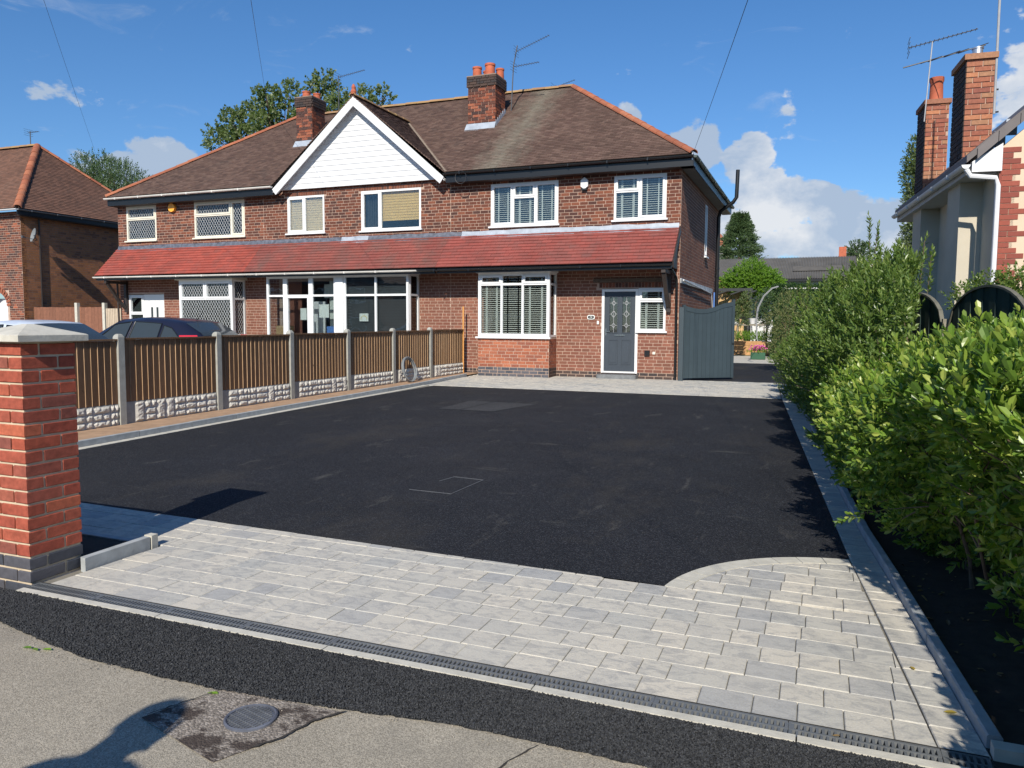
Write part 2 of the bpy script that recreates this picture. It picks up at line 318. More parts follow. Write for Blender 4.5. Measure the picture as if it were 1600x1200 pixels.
# ------------------------------------------------------------------ builders
WM = {}                                   # world matrix of each object we made
def link(o, parent=None, world=None):
    S.collection.objects.link(o); world = world or Matrix()
    WM[o.name] = world
    if parent is not None:
        o.parent = parent; o.matrix_local = WM[parent.name].inverted() @ world
    else: o.matrix_local = world
    return o
def tag(o, label=None, cat=None, group=None, kind=None):
    if label: o['label'] = label
    if cat: o['category'] = cat
    if group: o['group'] = group
    if kind: o['kind'] = kind
    return o
def thing(name, label, cat, loc, group=None, rz=0):
    o = bpy.data.objects.new(name, None); o.empty_display_size = .2
    link(o, None, Matrix.Translation(loc) @ Matrix.Rotation(rz, 4, 'Z')); return tag(o, label, cat, group)
class Fr:                                  # a wall frame: a runs along the wall, z up, b outward
    def __init__(s, o, u, n): s.o = Vector(o); s.u = Vector(u).normalized(); s.n = Vector(n).normalized()
    def p(s, a, z, b=0): return s.o+s.u*a+s.n*b+Vector((0, 0, z))
    def mat(s, a, z, b): m = Matrix((s.u, Vector((0, 0, 1)), s.n)).transposed().to_4x4(); m.translation = s.p(a, z, b); return m
FX = Fr((0, 0, 0), (1, 0, 0), (0, -1, 0))
def FY(y): return Fr((0, y, 0), (1, 0, 0), (0, -1, 0))          # wall facing the street
def FE(x): return Fr((x, 0, 0), (0, 1, 0), (1, 0, 0))           # wall facing east (+X), a = Y
BOXF = [(0, 3, 2, 1), (4, 5, 6, 7), (0, 1, 5, 4), (1, 2, 6, 5), (2, 3, 7, 6), (3, 0, 4, 7)]
class MB:
    def __init__(s): s.v = []; s.f = []; s.r = []; s.m = []
    def add(s, vs, fs, m=0, r=None):
        k = len(s.v); r = random.random() if r is None else r
        s.v.extend([tuple(v) for v in vs]); s.f.extend([tuple(i+k for i in f) for f in fs]); s.r.extend([r]*len(fs)); s.m.extend([m]*len(fs)); return s
    def box(s, a, b, m=0, r=None):
        x0, y0, z0 = [min(p, q) for p, q in zip(a, b)]; x1, y1, z1 = [max(p, q) for p, q in zip(a, b)]
        return s.add([(x0, y0, z0), (x1, y0, z0), (x1, y1, z0), (x0, y1, z0), (x0, y0, z1), (x1, y0, z1), (x1, y1, z1), (x0, y1, z1)], BOXF, m, r)
    def fbox(s, fr, a0, a1, z0, z1, b0, b1, m=0, r=None):
        P = [fr.p(a, z, b) for z in (z0, z1) for (a, b) in ((a0, b1), (a1, b1), (a1, b0), (a0, b0))]
        return s.add(P, BOXF, m, r)
    def beam(s, p, q, w, h, m=0, up=(0, 0, 1)):
        p = Vector(p); q = Vector(q); d = (q-p).normalized(); u = Vector(up); sd = d.cross(u)
        sd = sd.normalized() if sd.length > 1e-5 else Vector((1, 0, 0)); u = sd.cross(d)
        P = [c+sd*(i*w/2)+u*(j*h/2) for c in (p, q) for (i, j) in ((-1, -1), (1, -1), (1, 1), (-1, 1))]
        return s.add(P, BOXF, m)
    def prism(s, poly, d, m=0, r=None):
        n = len(poly); d = Vector(d); P = [Vector(p) for p in poly]; P = P+[p+d for p in P]
        return s.add(P, [tuple(range(n-1, -1, -1)), tuple(range(n, 2*n))]+[(i, (i+1) % n, n+(i+1) % n, n+i) for i in range(n)], m, r)
    def tube(s, pts, rad, n=8, m=0, cap=True):
        pts = [Vector(p) for p in pts]; rads = rad if isinstance(rad, (list, tuple)) else [rad]*len(pts); vs = []; fs = []; pu = None
        for i, p in enumerate(pts):
            d = (pts[min(i+1, len(pts)-1)]-pts[max(i-1, 0)]).normalized()
            if pu is None: pu = Vector((0, 0, 1)) if abs(d.z) < .9 else Vector((1, 0, 0))
            u = (pu-d*pu.dot(d)).normalized(); w = d.cross(u); pu = u
            for k in range(n): a = 2*math.pi*k/n; vs.append(p+(u*math.cos(a)+w*math.sin(a))*rads[i])
        for i in range(len(pts)-1):
            for k in range(n): fs.append((i*n+k, i*n+(k+1) % n, (i+1)*n+(k+1) % n, (i+1)*n+k))
        if cap: fs.append(tuple(range(n-1, -1, -1))); fs.append(tuple((len(pts)-1)*n+k for k in range(n)))
        return s.add(vs, fs, m)
    def lathe(s, c, prof, n=16, m=0):
        vs = []; fs = []
        for (r, z) in prof:
            for k in range(n): a = 2*math.pi*k/n; vs.append((c[0]+r*math.cos(a), c[1]+r*math.sin(a), c[2]+z))
        for i in range(len(prof)-1):
            for k in range(n): fs.append((i*n+k, i*n+(k+1) % n, (i+1)*n+(k+1) % n, (i+1)*n+k))
        fs.append(tuple(range(n-1, -1, -1))); fs.append(tuple((len(prof)-1)*n+k for k in range(n))); return s.add(vs, fs, m)
    def build(s, name, mats, parent=None, smooth=False, origin=None, label=None, kind=None, cat=None, group=None):
        if isinstance(mats, str): mats = [mats]
        V = np.array(s.v, dtype=np.float64); lo = V.min(0); hi = V.max(0)
        o3 = np.array(origin) if origin is not None else np.array([(lo[0]+hi[0])/2, (lo[1]+hi[1])/2, lo[2]])
        me = bpy.data.meshes.new(name); me.from_pydata((V-o3).tolist(), [], s.f)
        for k in mats: me.materials.append(M[k])
        if len(mats) > 1: me.polygons.foreach_set('material_index', s.m)
        at = me.attributes.new('rnd', 'FLOAT', 'FACE'); at.data.foreach_set('value', s.r)
        if smooth: me.polygons.foreach_set('use_smooth', [True]*len(s.f)); me.set_sharp_from_angle(angle=R(38))
        me.update(); o = bpy.data.objects.new(name, me); link(o, parent, Matrix.Translation(o3)); return tag(o, label, cat, group, kind)
def npmesh(name, V, F, mats, parent=None, rnd=None, mi=None, kind=None, label=None, cat=None, origin=None, group=None, smooth=False):
    """V (n,3), F (m,k) all same size"""
    V = np.asarray(V, dtype=np.float32); F = np.asarray(F, dtype=np.int32)
    o3 = np.array(origin if origin is not None else [(V[:, 0].min()+V[:, 0].max())/2, (V[:, 1].min()+V[:, 1].max())/2, V[:, 2].min()], dtype=np.float32)
    me = bpy.data.meshes.new(name); n, k = F.shape
    me.vertices.add(len(V)); me.vertices.foreach_set('co', (V-o3).ravel())
    me.loops.add(n*k); me.loops.foreach_set('vertex_index', F.ravel())
    me.polygons.add(n); me.polygons.foreach_set('loop_start', np.arange(0, n*k, k, dtype=np.int32)); me.polygons.foreach_set('loop_total', np.full(n, k, dtype=np.int32))
    for q in ([mats] if isinstance(mats, str) else mats): me.materials.append(M[q])
    if mi is not None: me.polygons.foreach_set('material_index', np.asarray(mi, dtype=np.int32))
    me.update(calc_edges=True)
    if not smooth: me.shade_flat()
    at = me.attributes.new('rnd', 'FLOAT', 'FACE'); at.data.foreach_set('value', np.asarray(rnd if rnd is not None else rng.random(n), dtype=np.float32))
    if smooth: me.polygons.foreach_set('use_smooth', [True]*n)
    o = bpy.data.objects.new(name, me); link(o, parent, Matrix.Translation([float(x) for x in o3])); return tag(o, label, cat, group, kind)
BOXC = np.array([(-1, -1, -1), (1, -1, -1), (1, 1, -1), (-1, 1, -1), (-1, -1, 1), (1, -1, 1), (1, 1, 1), (-1, 1, 1)])*.5
CACHE = {}
def in_view(p):
    v = Vector(p)-CAM; d = v.dot(fwd)
    return d > .3 and abs(v.dot(rgt)/d) < .70 and abs(v.dot(upv)/d) < .53
def emit(name, parent, items, limit=300, rest=None, cham=0.):
    """items: (world matrix, (sx,sy,sz), material). The ones that show largest become objects, the rest one mesh."""
    def key(it): p = it[0].translation; return (0 if in_view(p) else 1000)+(p-CAM).length - .3*it[1][0]
    items = sorted(items, key=key); n = 0
    for (m, sz, mat) in items[:limit]:
        kq = (name, round(sz[0], 3), round(sz[1], 3), round(sz[2], 3), mat, cham)
        me = CACHE.get(kq)
        if me is None:
            me = bpy.data.meshes.new(name)
            if cham:
                c = cham; x, y, z = [q/2 for q in sz]
                V = [(-x, -y, -z), (x, -y, -z), (x, y, -z), (-x, y, -z)]
                V += [(sx*x, sy*y, z-c) for sx, sy in ((-1, -1), (1, -1), (1, 1), (-1, 1))]+[(sx*(x-c), sy*(y-c), z) for sx, sy in ((-1, -1), (1, -1), (1, 1), (-1, 1))]
                F = [(0, 3, 2, 1), (8, 9, 10, 11)]+[(i, (i+1) % 4, 4+(i+1) % 4, 4+i) for i in range(4)]+[(4+i, 4+(i+1) % 4, 8+(i+1) % 4, 8+i) for i in range(4)]
            else: V = (BOXC*np.array(sz)).tolist(); F = BOXF
            me.from_pydata(V, [], F); me.materials.append(M[mat]); me.update(); CACHE[kq] = me
        link(bpy.data.objects.new(name, me), parent, m)
    rest_items = items[limit:]
    if rest_items:
        mats = sorted({it[2] for it in rest_items}); k = len(rest_items)
        V = np.zeros((k, 8, 3))
        for i, (m, sz, mat) in enumerate(rest_items):
            a = np.array(m); V[i] = (BOXC*np.array(sz)) @ a[:3, :3].T+a[:3, 3]
        F = (np.array(BOXF)[None]+np.arange(k)[:, None, None]*8).reshape(-1, 4)
        npmesh(rest or name+'s', V.reshape(-1, 3), F, mats, parent, np.repeat(rng.random(k), 6), np.repeat([mats.index(it[2]) for it in rest_items], 6), 'stuff')

def split_rects(a0, a1, z0, z1, holes):
    xs = sorted({a0, a1, *[min(max(h[0], a0), a1) for h in holes], *[min(max(h[1], a0), a1) for h in holes]})
    zs = sorted({z0, z1, *[min(max(h[2], z0), z1) for h in holes], *[min(max(h[3], z0), z1) for h in holes]})
    out = []
    for i in range(len(zs)-1):
        run = None
        for j in range(len(xs)-1):
            cx = (xs[j]+xs[j+1])/2; cz = (zs[i]+zs[i+1])/2
            solid = not any(h[0] < cx < h[1] and h[2] < cz < h[3] for h in holes)
            if solid and run is None: run = xs[j]
            if not solid and run is not None: out.append((run, xs[j], zs[i], zs[i+1])); run = None
        if run is not None: out.append((run, a1, zs[i], zs[i+1]))
    return out
def bricks(fr, a0, a1, z0, z1, holes=(), L=.225, H=.083, mat='brick_house', joint=.013, low=None, bond=0, depth=.06, proud=.004, jit=.0012):
    """returns items for emit; low = (z, material) for a plinth; mat may be a function of (a, z)"""
    out = []; k = 0; z = z0
    while z < z1-.02:
        zt = min(z+H, z1); a = a0-(L/2 if k % 2 else 0)-random.uniform(0, .02)-(L/4 if k % 5 == 3 else 0); hd = 0
        while a < a1:
            if hd == 0 and random.random() < .07: hd = 2
            l = (L/2 if hd else L)+random.uniform(-.004, .004); hd = max(0, hd-1); b = a+l
            segs = [(max(a, a0), min(b, a1))]
            for h in holes:
                if h[2] < zt-.012 and h[3] > z+.012:
                    ns = []
                    for (p, q) in segs:
                        if q <= h[0] or p >= h[1]: ns.append((p, q)); continue
                        if p < h[0]: ns.append((p, h[0]))
                        if q > h[1]: ns.append((h[1], q))
                    segs = ns
            for (p, q) in segs:
                if q-p > .035:
                    mt = mat(p, z) if callable(mat) else mat
                    if low and z < low[0]: mt = low[1]
                    pr = proud+random.uniform(-jit, jit)
                    ln = round((q-p-joint)/.004)*.004
                    out.append((fr.mat((p+q)/2, (z+zt)/2, pr-depth/2), (ln, round(zt-z-joint, 3), depth), mt))
            a = b
        z += H; k += 1
    return out
def soldiers(fr, a0, a1, z0, h, mat, proud=.009, p=.083):
    n = max(1, round((a1-a0)/p)); w = (a1-a0)/n
    return [(fr.mat(a0+w*(i+.5), z0+h/2, proud-.03), (round(w-.011, 3), h-.011, .06), mat) for i in range(n)]
def wall_back(parent, fr, a0, a1, z0, z1, holes, mat='mortar', t=.18, name='wall'):
    mb = MB()
    for (p, q, r, s) in split_rects(a0, a1, z0, z1, holes): mb.fbox(fr, p, q, r, s, -t, 0)
    return mb.build(name, mat, parent)

def tiles(fo, fu, fv, fn, ranges, V, width, gauge, mats, thick=.016, over=.03, jit=.004):
    """boxes on a slope: fo origin, fu along eave, fv up slope, fn normal; ranges(v)->[(u0,u1,mat)]"""
    out = []; n = int(V/gauge)
    for j in range(n+1):
        v = j*gauge
        if v > V-.02: break
        for (u0, u1, mt) in ranges(v+gauge/2):
            if u1-u0 < .03: continue
            st = (math.floor(u0/width)-.5*(j % 2))*width; u = st
            while u < u1:
                a, b = max(u, u0), min(u+width, u1)
                if b-a > .02:
                    ln = gauge+over; cv = v+ln/2-.004; tilt = thick*1.05/gauge
                    c = fo+fu*((a+b)/2)+fv*cv+fn*(thick*.9+random.uniform(0, jit))
                    zx = fu; yv = (fv-fn*(tilt)).normalized(); nn = fu.cross(yv)
                    m = Matrix((zx, yv, nn)).transposed().to_4x4(); m.translation = c
                    out.append((m, (round(b-a-.004, 3), ln, thick), mt))
                u += width
    return out
def ridge_tiles(parent, p, q, r, mat, seg=.45, name='ridge_tile'):
    p = Vector(p); q = Vector(q); L = (q-p).length; n = max(1, round(L/seg)); d = (q-p)/n
    dn = d.normalized(); sd = dn.cross(Vector((0, 0, 1))).normalized(); up = sd.cross(dn); me = bpy.data.meshes.new(name); vs = []; fs = []; K = 8; l = d.length
    for e, rr in ((0, r*1.06), (l*1.02, r*.94)):
        for rad in (rr, rr-.018):
            for k in range(K+1): a = math.pi*k/K; vs.append((e, math.cos(a)*rad, math.sin(a)*rad*.8))
    N = K+1
    for k in range(K):
        fs += [(k, k+1, 2*N+k+1, 2*N+k), (N+k+1, N+k, 3*N+k, 3*N+k+1), (k+1, k, N+k, N+k+1), (2*N+k, 2*N+k+1, 3*N+k+1, 3*N+k)]
    me.from_pydata(vs, [], fs); me.materials.append(M[mat]); me.update()
    for i in range(n):
        m = Matrix((dn, sd, up)).transposed().to_4x4(); m.translation = p+d*i-up*.02+Vector((0, 0, random.uniform(-.006, .006)))
        link(bpy.data.objects.new(name, me), parent, m)

def window(parent, fr, a0, a1, z0, z1, cells, depth=.06, fill=None, lattice=False, sill=True, name='window', mat='upvc', ow=.055, label=None, b=-.03, lat_p=(.10, .15)):
    """cells: (fa0,fa1,fz0,fz1,opening) as fractions from lower left"""
    W_, H_ = a1-a0, z1-z0; mb = MB(); panes = []
    for (f0, f1, g0, g1, op) in cells:
        p, q, r, s = a0+f0*W_, a0+f1*W_, z0+g0*H_, z0+g1*H_
        wl_, wr, wb, wt_ = [ow if e else .028 for e in (f0 <= 0, f1 >= 1, g0 <= 0, g1 >= 1)]
        mb.fbox(fr, p, q, r, r+wb, b-.03, b+.03); mb.fbox(fr, p, q, s-wt_, s, b-.03, b+.03)
        mb.fbox(fr, p, p+wl_, r+wb, s-wt_, b-.03, b+.03); mb.fbox(fr, q-wr, q, r+wb, s-wt_, b-.03, b+.03)
        p, q, r, s = p+wl_, q-wr, r+wb, s-wt_
        if op:
            w = .05; o = b+.046; p -= .012; q += .012; r -= .012; s += .012
            mb.fbox(fr, p, q, r, r+w, b-.02, o); mb.fbox(fr, p, q, s-w, s, b-.02, o); mb.fbox(fr, p, p+w, r+w, s-w, b-.02, o); mb.fbox(fr, q-w, q, r+w, s-w, b-.02, o)
            p, q, r, s = p+w, q-w, r+w, s-w
        panes.append((p, q, r, s))
    w = mb.build(name, mat, parent, label=label)
    for (p, q, r, s) in panes:
        g = MB(); g.fbox(fr, p-.004, q+.004, r-.004, s+.004, b-.008, b-.002); g.build('pane', 'glass', w)
    if sill:
        g = MB(); g.fbox(fr, a0-.05, a1+.05, z0-.045, z0-.002, -.02, .07); g.build('sill', mat, w)
    if lattice:
        g = MB()
        for (p, q, r, s) in panes:
            for sgn in (1, -1):
                k = lat_p[1]/lat_p[0]; step = lat_p[0]
                c = p-(s-r)/k if sgn > 0 else p
                while c < (q if sgn > 0 else q+(s-r)/k):
                    t0 = 0; A = []
                    # line a = c + sgn*(z-r)/k
                    zlo, zhi = r, s
                    if sgn > 0: zlo = max(r, r+(p-c)*k); zhi = min(s, r+(q-c)*k)
                    else: zlo = max(r, r+(c-q)*k); zhi = min(s, r+(c-p)*k)
                    if zhi-zlo > .01:
                        P = fr.p(c+sgn*(zlo-r)/k, zlo, b+.004); Q = fr.p(c+sgn*(zhi-r)/k, zhi, b+.004); g.beam(P, Q, .0065, .004, up=fr.n)
                    c += step
        if g.v: g.build('leading', 'leading', w)
    A0, A1, Z0, Z1 = a0+.03, a1-.03, z0+.03, z1-.03
    if fill == 'venetian':
        g = MB(); z = Z0+.02
        while z < Z1:
            P = [fr.p(A0, z-.008, b-.05), fr.p(A1, z-.008, b-.05), fr.p(A1, z+.006, b-.095), fr.p(A0, z+.006, b-.095)]
            g.prism(P, (0, 0, .007)); z += .054
        for (p, q, r, s) in panes:
            for f in (.22, .78) if q-p > .25 else (.5,):
                a = p+(q-p)*f; g.fbox(fr, a-.014, a+.014, Z0, Z1, b-.048, b-.045)
        g.build('venetian_blind', 'slat', w)
    elif fill == 'dark':
        g = MB(); z = Z0
        while z < Z1: g.fbox(fr, A0, A1, z, z+.075, b-.10, b-.09-.02*random.random()); z += .08
        g.build('roller_blind', 'blind_grey', w)
    elif fill in ('tan', 'tan2'):
        g = MB(); z = Z0
        if fill == 'tan2':
            while z < Z1: g.prism([fr.p(A0, z, b-.05), fr.p(A1, z, b-.05), fr.p(A1, z+.07, b-.06), fr.p(A0, z+.07, b-.06)], fr.n*-.006); z += .07
            g.build('pleated_blind', 'tan_blind2', w)
        else:
            m0 = A0+(A1-A0)*.34; k = 0; zt = Z1
            while k < 11:
                zb = zt-.075; lo = lambda a: Z0+.23-(a-m0)*.14
                g.prism([fr.p(m0, max(zb, lo(m0)), b-.05), fr.p(A1, max(zb, lo(A1)), b-.05), fr.p(A1, zt, b-.062), fr.p(m0, zt, b-.062)], fr.n*-.006); zt = zb; k += 1
                if zt < lo(m0): break
            g.build('pleated_blind', 'tan_blind', w)
            g = MB(); n = 14
            for i in range(n): g.fbox(fr, A0+.02+i*.03, A0+.047+i*.03, Z0, Z1, b-.16-.03*(i % 2), b-.15-.03*(i % 2))
            g.build('curtain', 'interior', w)
    elif fill == 'lace':
        g = MB(); n = max(6, int((A1-A0)/.05)); P = []
        for i in range(n+1):
            a = A0+(A1-A0)*i/n; off = b-.10-.025*math.sin(i*1.9)
            P.append((fr.p(a, Z0, off), fr.p(a, Z1, off)))
        for i in range(n): g.add([P[i][0], P[i+1][0], P[i+1][1], P[i][1]], [(0, 1, 2, 3)])
        g.build('net_curtain', 'lace', w)
    return w
def gz(y): return max(0., .0075*(min(y, 60)-4.))
def sheet(name, poly, dz, mat, label=None, kind='structure', res=None):
    """flat polygon laid on the gently rising ground, cut at y=4"""
    def clip(P, y, keep):
        out = []
        for i in range(len(P)):
            a, b = P[i], P[(i+1) % len(P)]; ia, ib = ((a[1]-y)*keep >= 0), ((b[1]-y)*keep >= 0)
            if ia: out.append(a)
            if ia != ib: t = (y-a[1])/(b[1]-a[1]); out.append((a[0]+t*(b[0]-a[0]), y))
        return out
    mb = MB()
    for P in (clip(clip(poly, 4, 1), 60, -1), clip(poly, 4, -1), clip(poly, 60, 1)):
        if len(P) > 2: mb.add([(x, y, gz(y)+dz) for x, y in P], [tuple(range(len(P)))])
    o = mb.build(name, mat, label=label, kind=kind); return o

# ================================================================== GROUND
def interp(P, y):
    P = sorted(P, key=lambda q: q[0])
    if y <= P[0][0]: a, b = P[0], P[1]
    elif y >= P[-1][0]: a, b = P[-2], P[-1]
    else:
        for a, b in zip(P, P[1:]):
            if a[0] <= y <= b[0]: break
    return a[1]+(b[1]-a[1])*(y-a[0])/(b[0]-a[0])
KERB_IN = [(3.0, .605), (3.5, .56), (4.79, .445), (5.76, .345), (8, .175), (12.75, -.13), (15.35, -.32), (18.9, -.55)]
JOINT = [(2.93, .45), (3.42, .41), (3.99, .36), (4.6, .30), (5.18, .24), (8, .01), (15.3, -.575), (18.9, -.80)]
LK = [(4.4, -7.80), (6.3, -7.90), (10.3, -8.06), (14.4, -8.16), (18.0, -8.42)]          # left edging, driveway face
sheet('ground', [(-400, -200), (400, -200), (400, 700), (-400, 700)], -.07, 'terrain')
sheet('footpath', [(-9, -1.4), (7, -1.4), (7, 2.62), (-9, 2.62)], 0, 'footpath')
sheet('road', [(-60, -12), (60, -12), (60, -1.55), (-60, -1.55)], -.06, 'asphalt')
mb = MB(); mb.box((-30, -1.55, -.08), (30, -1.4, .0)); mb.build('road_kerb', 'conc_kerb', kind='structure')
# freshly laid ragged tarmac strip between footpath and drain
EDGE = [(-6.5, 2.62), (-4.6, 2.55), (-3.7, 2.48), (-3.3, 2.40), (-2.95, 2.34), (-2.5, 2.33), (-2.17, 2.335), (-1.95, 2.35), (-1.74, 2.38), (-1.5, 2.41), (-1.22, 2.45), (-.85, 2.455), (-.5, 2.45), (0, 2.47), (.6, 2.5), (2.2, 2.5)]
top = []; rr = random.Random(3)
for (a, b) in zip(EDGE, EDGE[1:]):
    n = max(2, int((b[0]-a[0])/.02))
    for i in range(n): t = i/n; top.append((a[0]+(b[0]-a[0])*t, a[1]+(b[1]-a[1])*t+rr.uniform(-.006, .006)))
mb = MB(); V = []
for (x, y) in top: V += [(x, y, .0), (x, y+.012, .008), (x, 2.795, .009)]
F = []
for i in range(len(top)-1): F += [(3*i, 3*i+3, 3*i+4, 3*i+1), (3*i+1, 3*i+4, 3*i+5, 3*i+2)]
mb.add(V, F); strip = mb.build('tarmac_strip', 'tarmac_strip', kind='structure', label='dark fresh tarmac strip between the drain and the old footpath')
def chips(name, pts, z, s0, s1, mat, parent, label=None):
    n = len(pts); O = np.array([(1, 0, 0), (-1, 0, 0), (0, 1, 0), (0, -1, 0), (0, 0, 1), (0, 0, -1)], float)
    FC = np.array([(0, 2, 4), (2, 1, 4), (1, 3, 4), (3, 0, 4), (2, 0, 5), (1, 2, 5), (3, 1, 5), (0, 3, 5)])
    q = rng.normal(size=(n, 4)); q /= np.linalg.norm(q, axis=1)[:, None]; w, x, y, zq = q.T
    Rm = np.stack([np.stack([1-2*(y*y+zq*zq), 2*(x*y-zq*w), 2*(x*zq+y*w)], -1), np.stack([2*(x*y+zq*w), 1-2*(x*x+zq*zq), 2*(y*zq-x*w)], -1), np.stack([2*(x*zq-y*w), 2*(y*zq+x*w), 1-2*(x*x+y*y)], -1)], 1)
    sz = rng.uniform(s0, s1, n)[:, None, None]*rng.uniform(.6, 1.2, (n, 6, 1))
    V = (O[None]*sz) @ Rm.transpose(0, 2, 1)+np.concatenate([pts, np.full((n, 1), z)+rng.uniform(-.002, .003, (n, 1))], 1)[:, None]
    F = FC[None]+np.arange(n)[:, None, None]*6
    return npmesh(name, V.reshape(-1, 3), F.reshape(-1, 3), mat, parent, np.repeat(rng.random(n), 8), kind='stuff', label=label)
px_ = rng.uniform(-4.6, 1.3, 78000); ed = np.interp(px_, [e[0] for e in EDGE], [e[1] for e in EDGE]); py_ = ed-.008+(2.794-ed)*rng.random(78000)
chips('chippings', np.stack([px_, py_], 1), .010, .0026, .0058, 'chip', strip)
pts = np.stack([rng.uniform(-4.6, .6, 420), np.zeros(420)], 1); pts[:, 1] = np.interp(pts[:, 0], [e[0] for e in EDGE], [e[1] for e in EDGE])-np.abs(rng.normal(0, .04, 420))
chips('loose_grit', pts, .002, .0015, .0042, 'grit', strip)
# patched square round the round water cover
PATCH = [(-2.36, 2.00), (-1.90, 1.93), (-1.70, 2.12), (-1.66, 2.36), (-1.78, 2.40), (-2.20, 2.37)]
sheet('footpath_patch', [(-2.30, 2.05), (-1.84, 1.92), (-1.74, 2.11), (-1.69, 2.27), (-1.62, 2.37), (-2.17, 2.345)], .004, 'patch', label='stained brown asphalt patch around the round cover')
def ribbon(name, pts, w, z, mat, label, seed=1):
    r_ = random.Random(seed); P = []
    for (a, b) in zip(pts, pts[1:]):
        n = max(2, int((Vector(b)-Vector(a)).length/.02))
        for i in range(n): t = i/n; P.append((a[0]+(b[0]-a[0])*t+r_.uniform(-.004, .004), a[1]+(b[1]-a[1])*t+r_.uniform(-.004, .004)))
    V = []; F = []
    for i, p in enumerate(P):
        q = P[min(i+1, len(P)-1)]; o = P[max(i-1, 0)]; d = Vector((q[0]-o[0], q[1]-o[1])).normalized(); k = w*r_.uniform(.4, 1.2)*(.4 if i in (0, len(P)-1) else 1)
        V += [(p[0]-d.y*k, p[1]+d.x*k, gz(p[1])+z), (p[0]+d.y*k, p[1]-d.x*k, gz(p[1])+z)]
        if i: F.append((2*i-2, 2*i-1, 2*i+1, 2*i))
    m_ = MB(); m_.add(V, F); return m_.build(name, mat, label=label, kind='structure')
ribbon('crack', [(-2.17, 2.345), (-2.24, 2.19), (-2.30, 2.05)], .004, .008, 'crack', 'crack running down the left side of the footpath patch')
ribbon('crack', [(-1.62, 2.37), (-1.69, 2.27), (-1.72, 2.13), (-1.79, 2.02)], .006, .008, 'crack', 'wider crack down the right side of the footpath patch', 2)
ribbon('crack', [(-.86, 2.44), (-.90, 2.36), (-.93, 2.28), (-.95, 2.2)], .004, .004, 'crack', 'short crack in the footpath at the bottom edge of the picture', 4)
# new driveway
arc_c = (.33, 4.08); arc_r = 1.10
A0_ = math.atan2(4.262-arc_c[1], -.755-arc_c[0]); A1_ = math.atan2(5.19-arc_c[1], .235-arc_c[0])
arc = [(arc_c[0]+arc_r*math.cos(A0_+(A1_-A0_)*i/20), arc_c[1]+arc_r*math.sin(A0_+(A1_-A0_)*i/20)) for i in range(21)]
FRONTL = lambda x: 4.262-.0335*(x+.755)
drive = [(interp(LK, 4.5)+.12, FRONTL(-7.6)), (-.755, 4.262)]+arc[1:-1]+[(.235, 5.19)]+[(interp(JOINT, y), y) for y in (8, 12, 15.3)]+[(-7.95, 15.25), (interp(LK, 12)+.12, 12), (interp(LK, 8)+.12, 8)]
sheet('driveway', drive, 0, 'asphalt', label='freshly laid black asphalt driveway')
sheet('side_driveway', [(-2.9, 19.15), (-.6, 19.1), (-1.1, 27.3), (-2.9, 27.3)], 0, 'asphalt', label='black asphalt beyond the side gate')
sheet('paving_bed', [(-7.9, 2.95), (.62, 2.95), (.33, 5.8), (-.55, 18.95), (-.6, 19.1), (-9, 19.1), (-8.2, 12), (-7.7, 4.4)], -.014, 'joint')
sheet('left_soil', [(-9.1, 3.5), (-7.95, 3.5), (-8.05, 8), (-8.25, 14), (-8.5, 19.0), (-9.1, 19.0)], .03, 'sand', label='sandy soil strip at the foot of the fence')
sheet('bed_soil', [(-4.9, 3.22), (-4.03, 3.22), (-4.03, 3.72), (-4.9, 3.72)], .012, 'soil')
sheet('hedge_soil', [(.63, 2.4), (6, 2.4), (6, 19.2), (-.5, 19.2), (-.08, 12.75), (.22, 8), (.49, 4.8), (.56, 4)], .0, 'soil')
sheet('neighbour_yard', [(-40, 3.3), (-9.1, 3.3), (-9.1, 19.2), (-40, 19.2)], -.01, 'yard')
sheet('garden_lawn', [(-9, 33), (6, 33), (6, 60), (-9, 60)], .0, 'grass')
pd = sheet('garden_paving', [(-5, 27.3), (1, 27.3), (1, 33.4), (-5, 33.4)], -.01, 'pave')
# ---- block paving
def clip_half(P, h):
    nx, ny, c = h; out = []
    for i in range(len(P)):
        a, b = P[i], P[(i+1) % len(P)]; da = nx*a[0]+ny*a[1]-c; db = nx*b[0]+ny*b[1]-c
        if da <= 0: out.append(a)
        if (da <= 0) != (db <= 0): t = da/(da-db); out.append((a[0]+t*(b[0]-a[0]), a[1]+t*(b[1]-a[1])))
    return out
def hp(p, q):                               # keep the left side of p->q
    d = Vector((q[0]-p[0], q[1]-p[1])).normalized(); return (d.y, -d.x, d.y*p[0]-d.x*p[1])
def area(P): return abs(sum(P[i][0]*P[(i+1) % len(P)][1]-P[(i+1) % len(P)][0]*P[i][1] for i in range(len(P))))/2
full_items = []; cut_polys = []
def stone(P, halves, items, cuts, ang=0):
    Q = P
    for h in halves:
        Q = clip_half(Q, h)
        if len(Q) < 3: return
    if area(Q) < .0012: return
    if len(Q) == 4 and abs(area(Q)-area(P)) < 1e-6:
        cx = sum(p[0] for p in P)/4; cy = sum(p[1] for p in P)/4
        w = round((Vector(P[1])-Vector(P[0])).length, 3); d = round((Vector(P[3])-Vector(P[0])).length, 3)
        m = Matrix.Translation((cx, cy, gz(cy)-.025+random.uniform(-.0015, .0015))) @ Matrix.Rotation(ang+random.uniform(-.004, .004), 4, 'Z') @ Matrix.Rotation(random.uniform(-.004, .004), 4, 'X')
        items.append((m, (w, d, .05), 'pave'))
    else: cuts.append(Q)
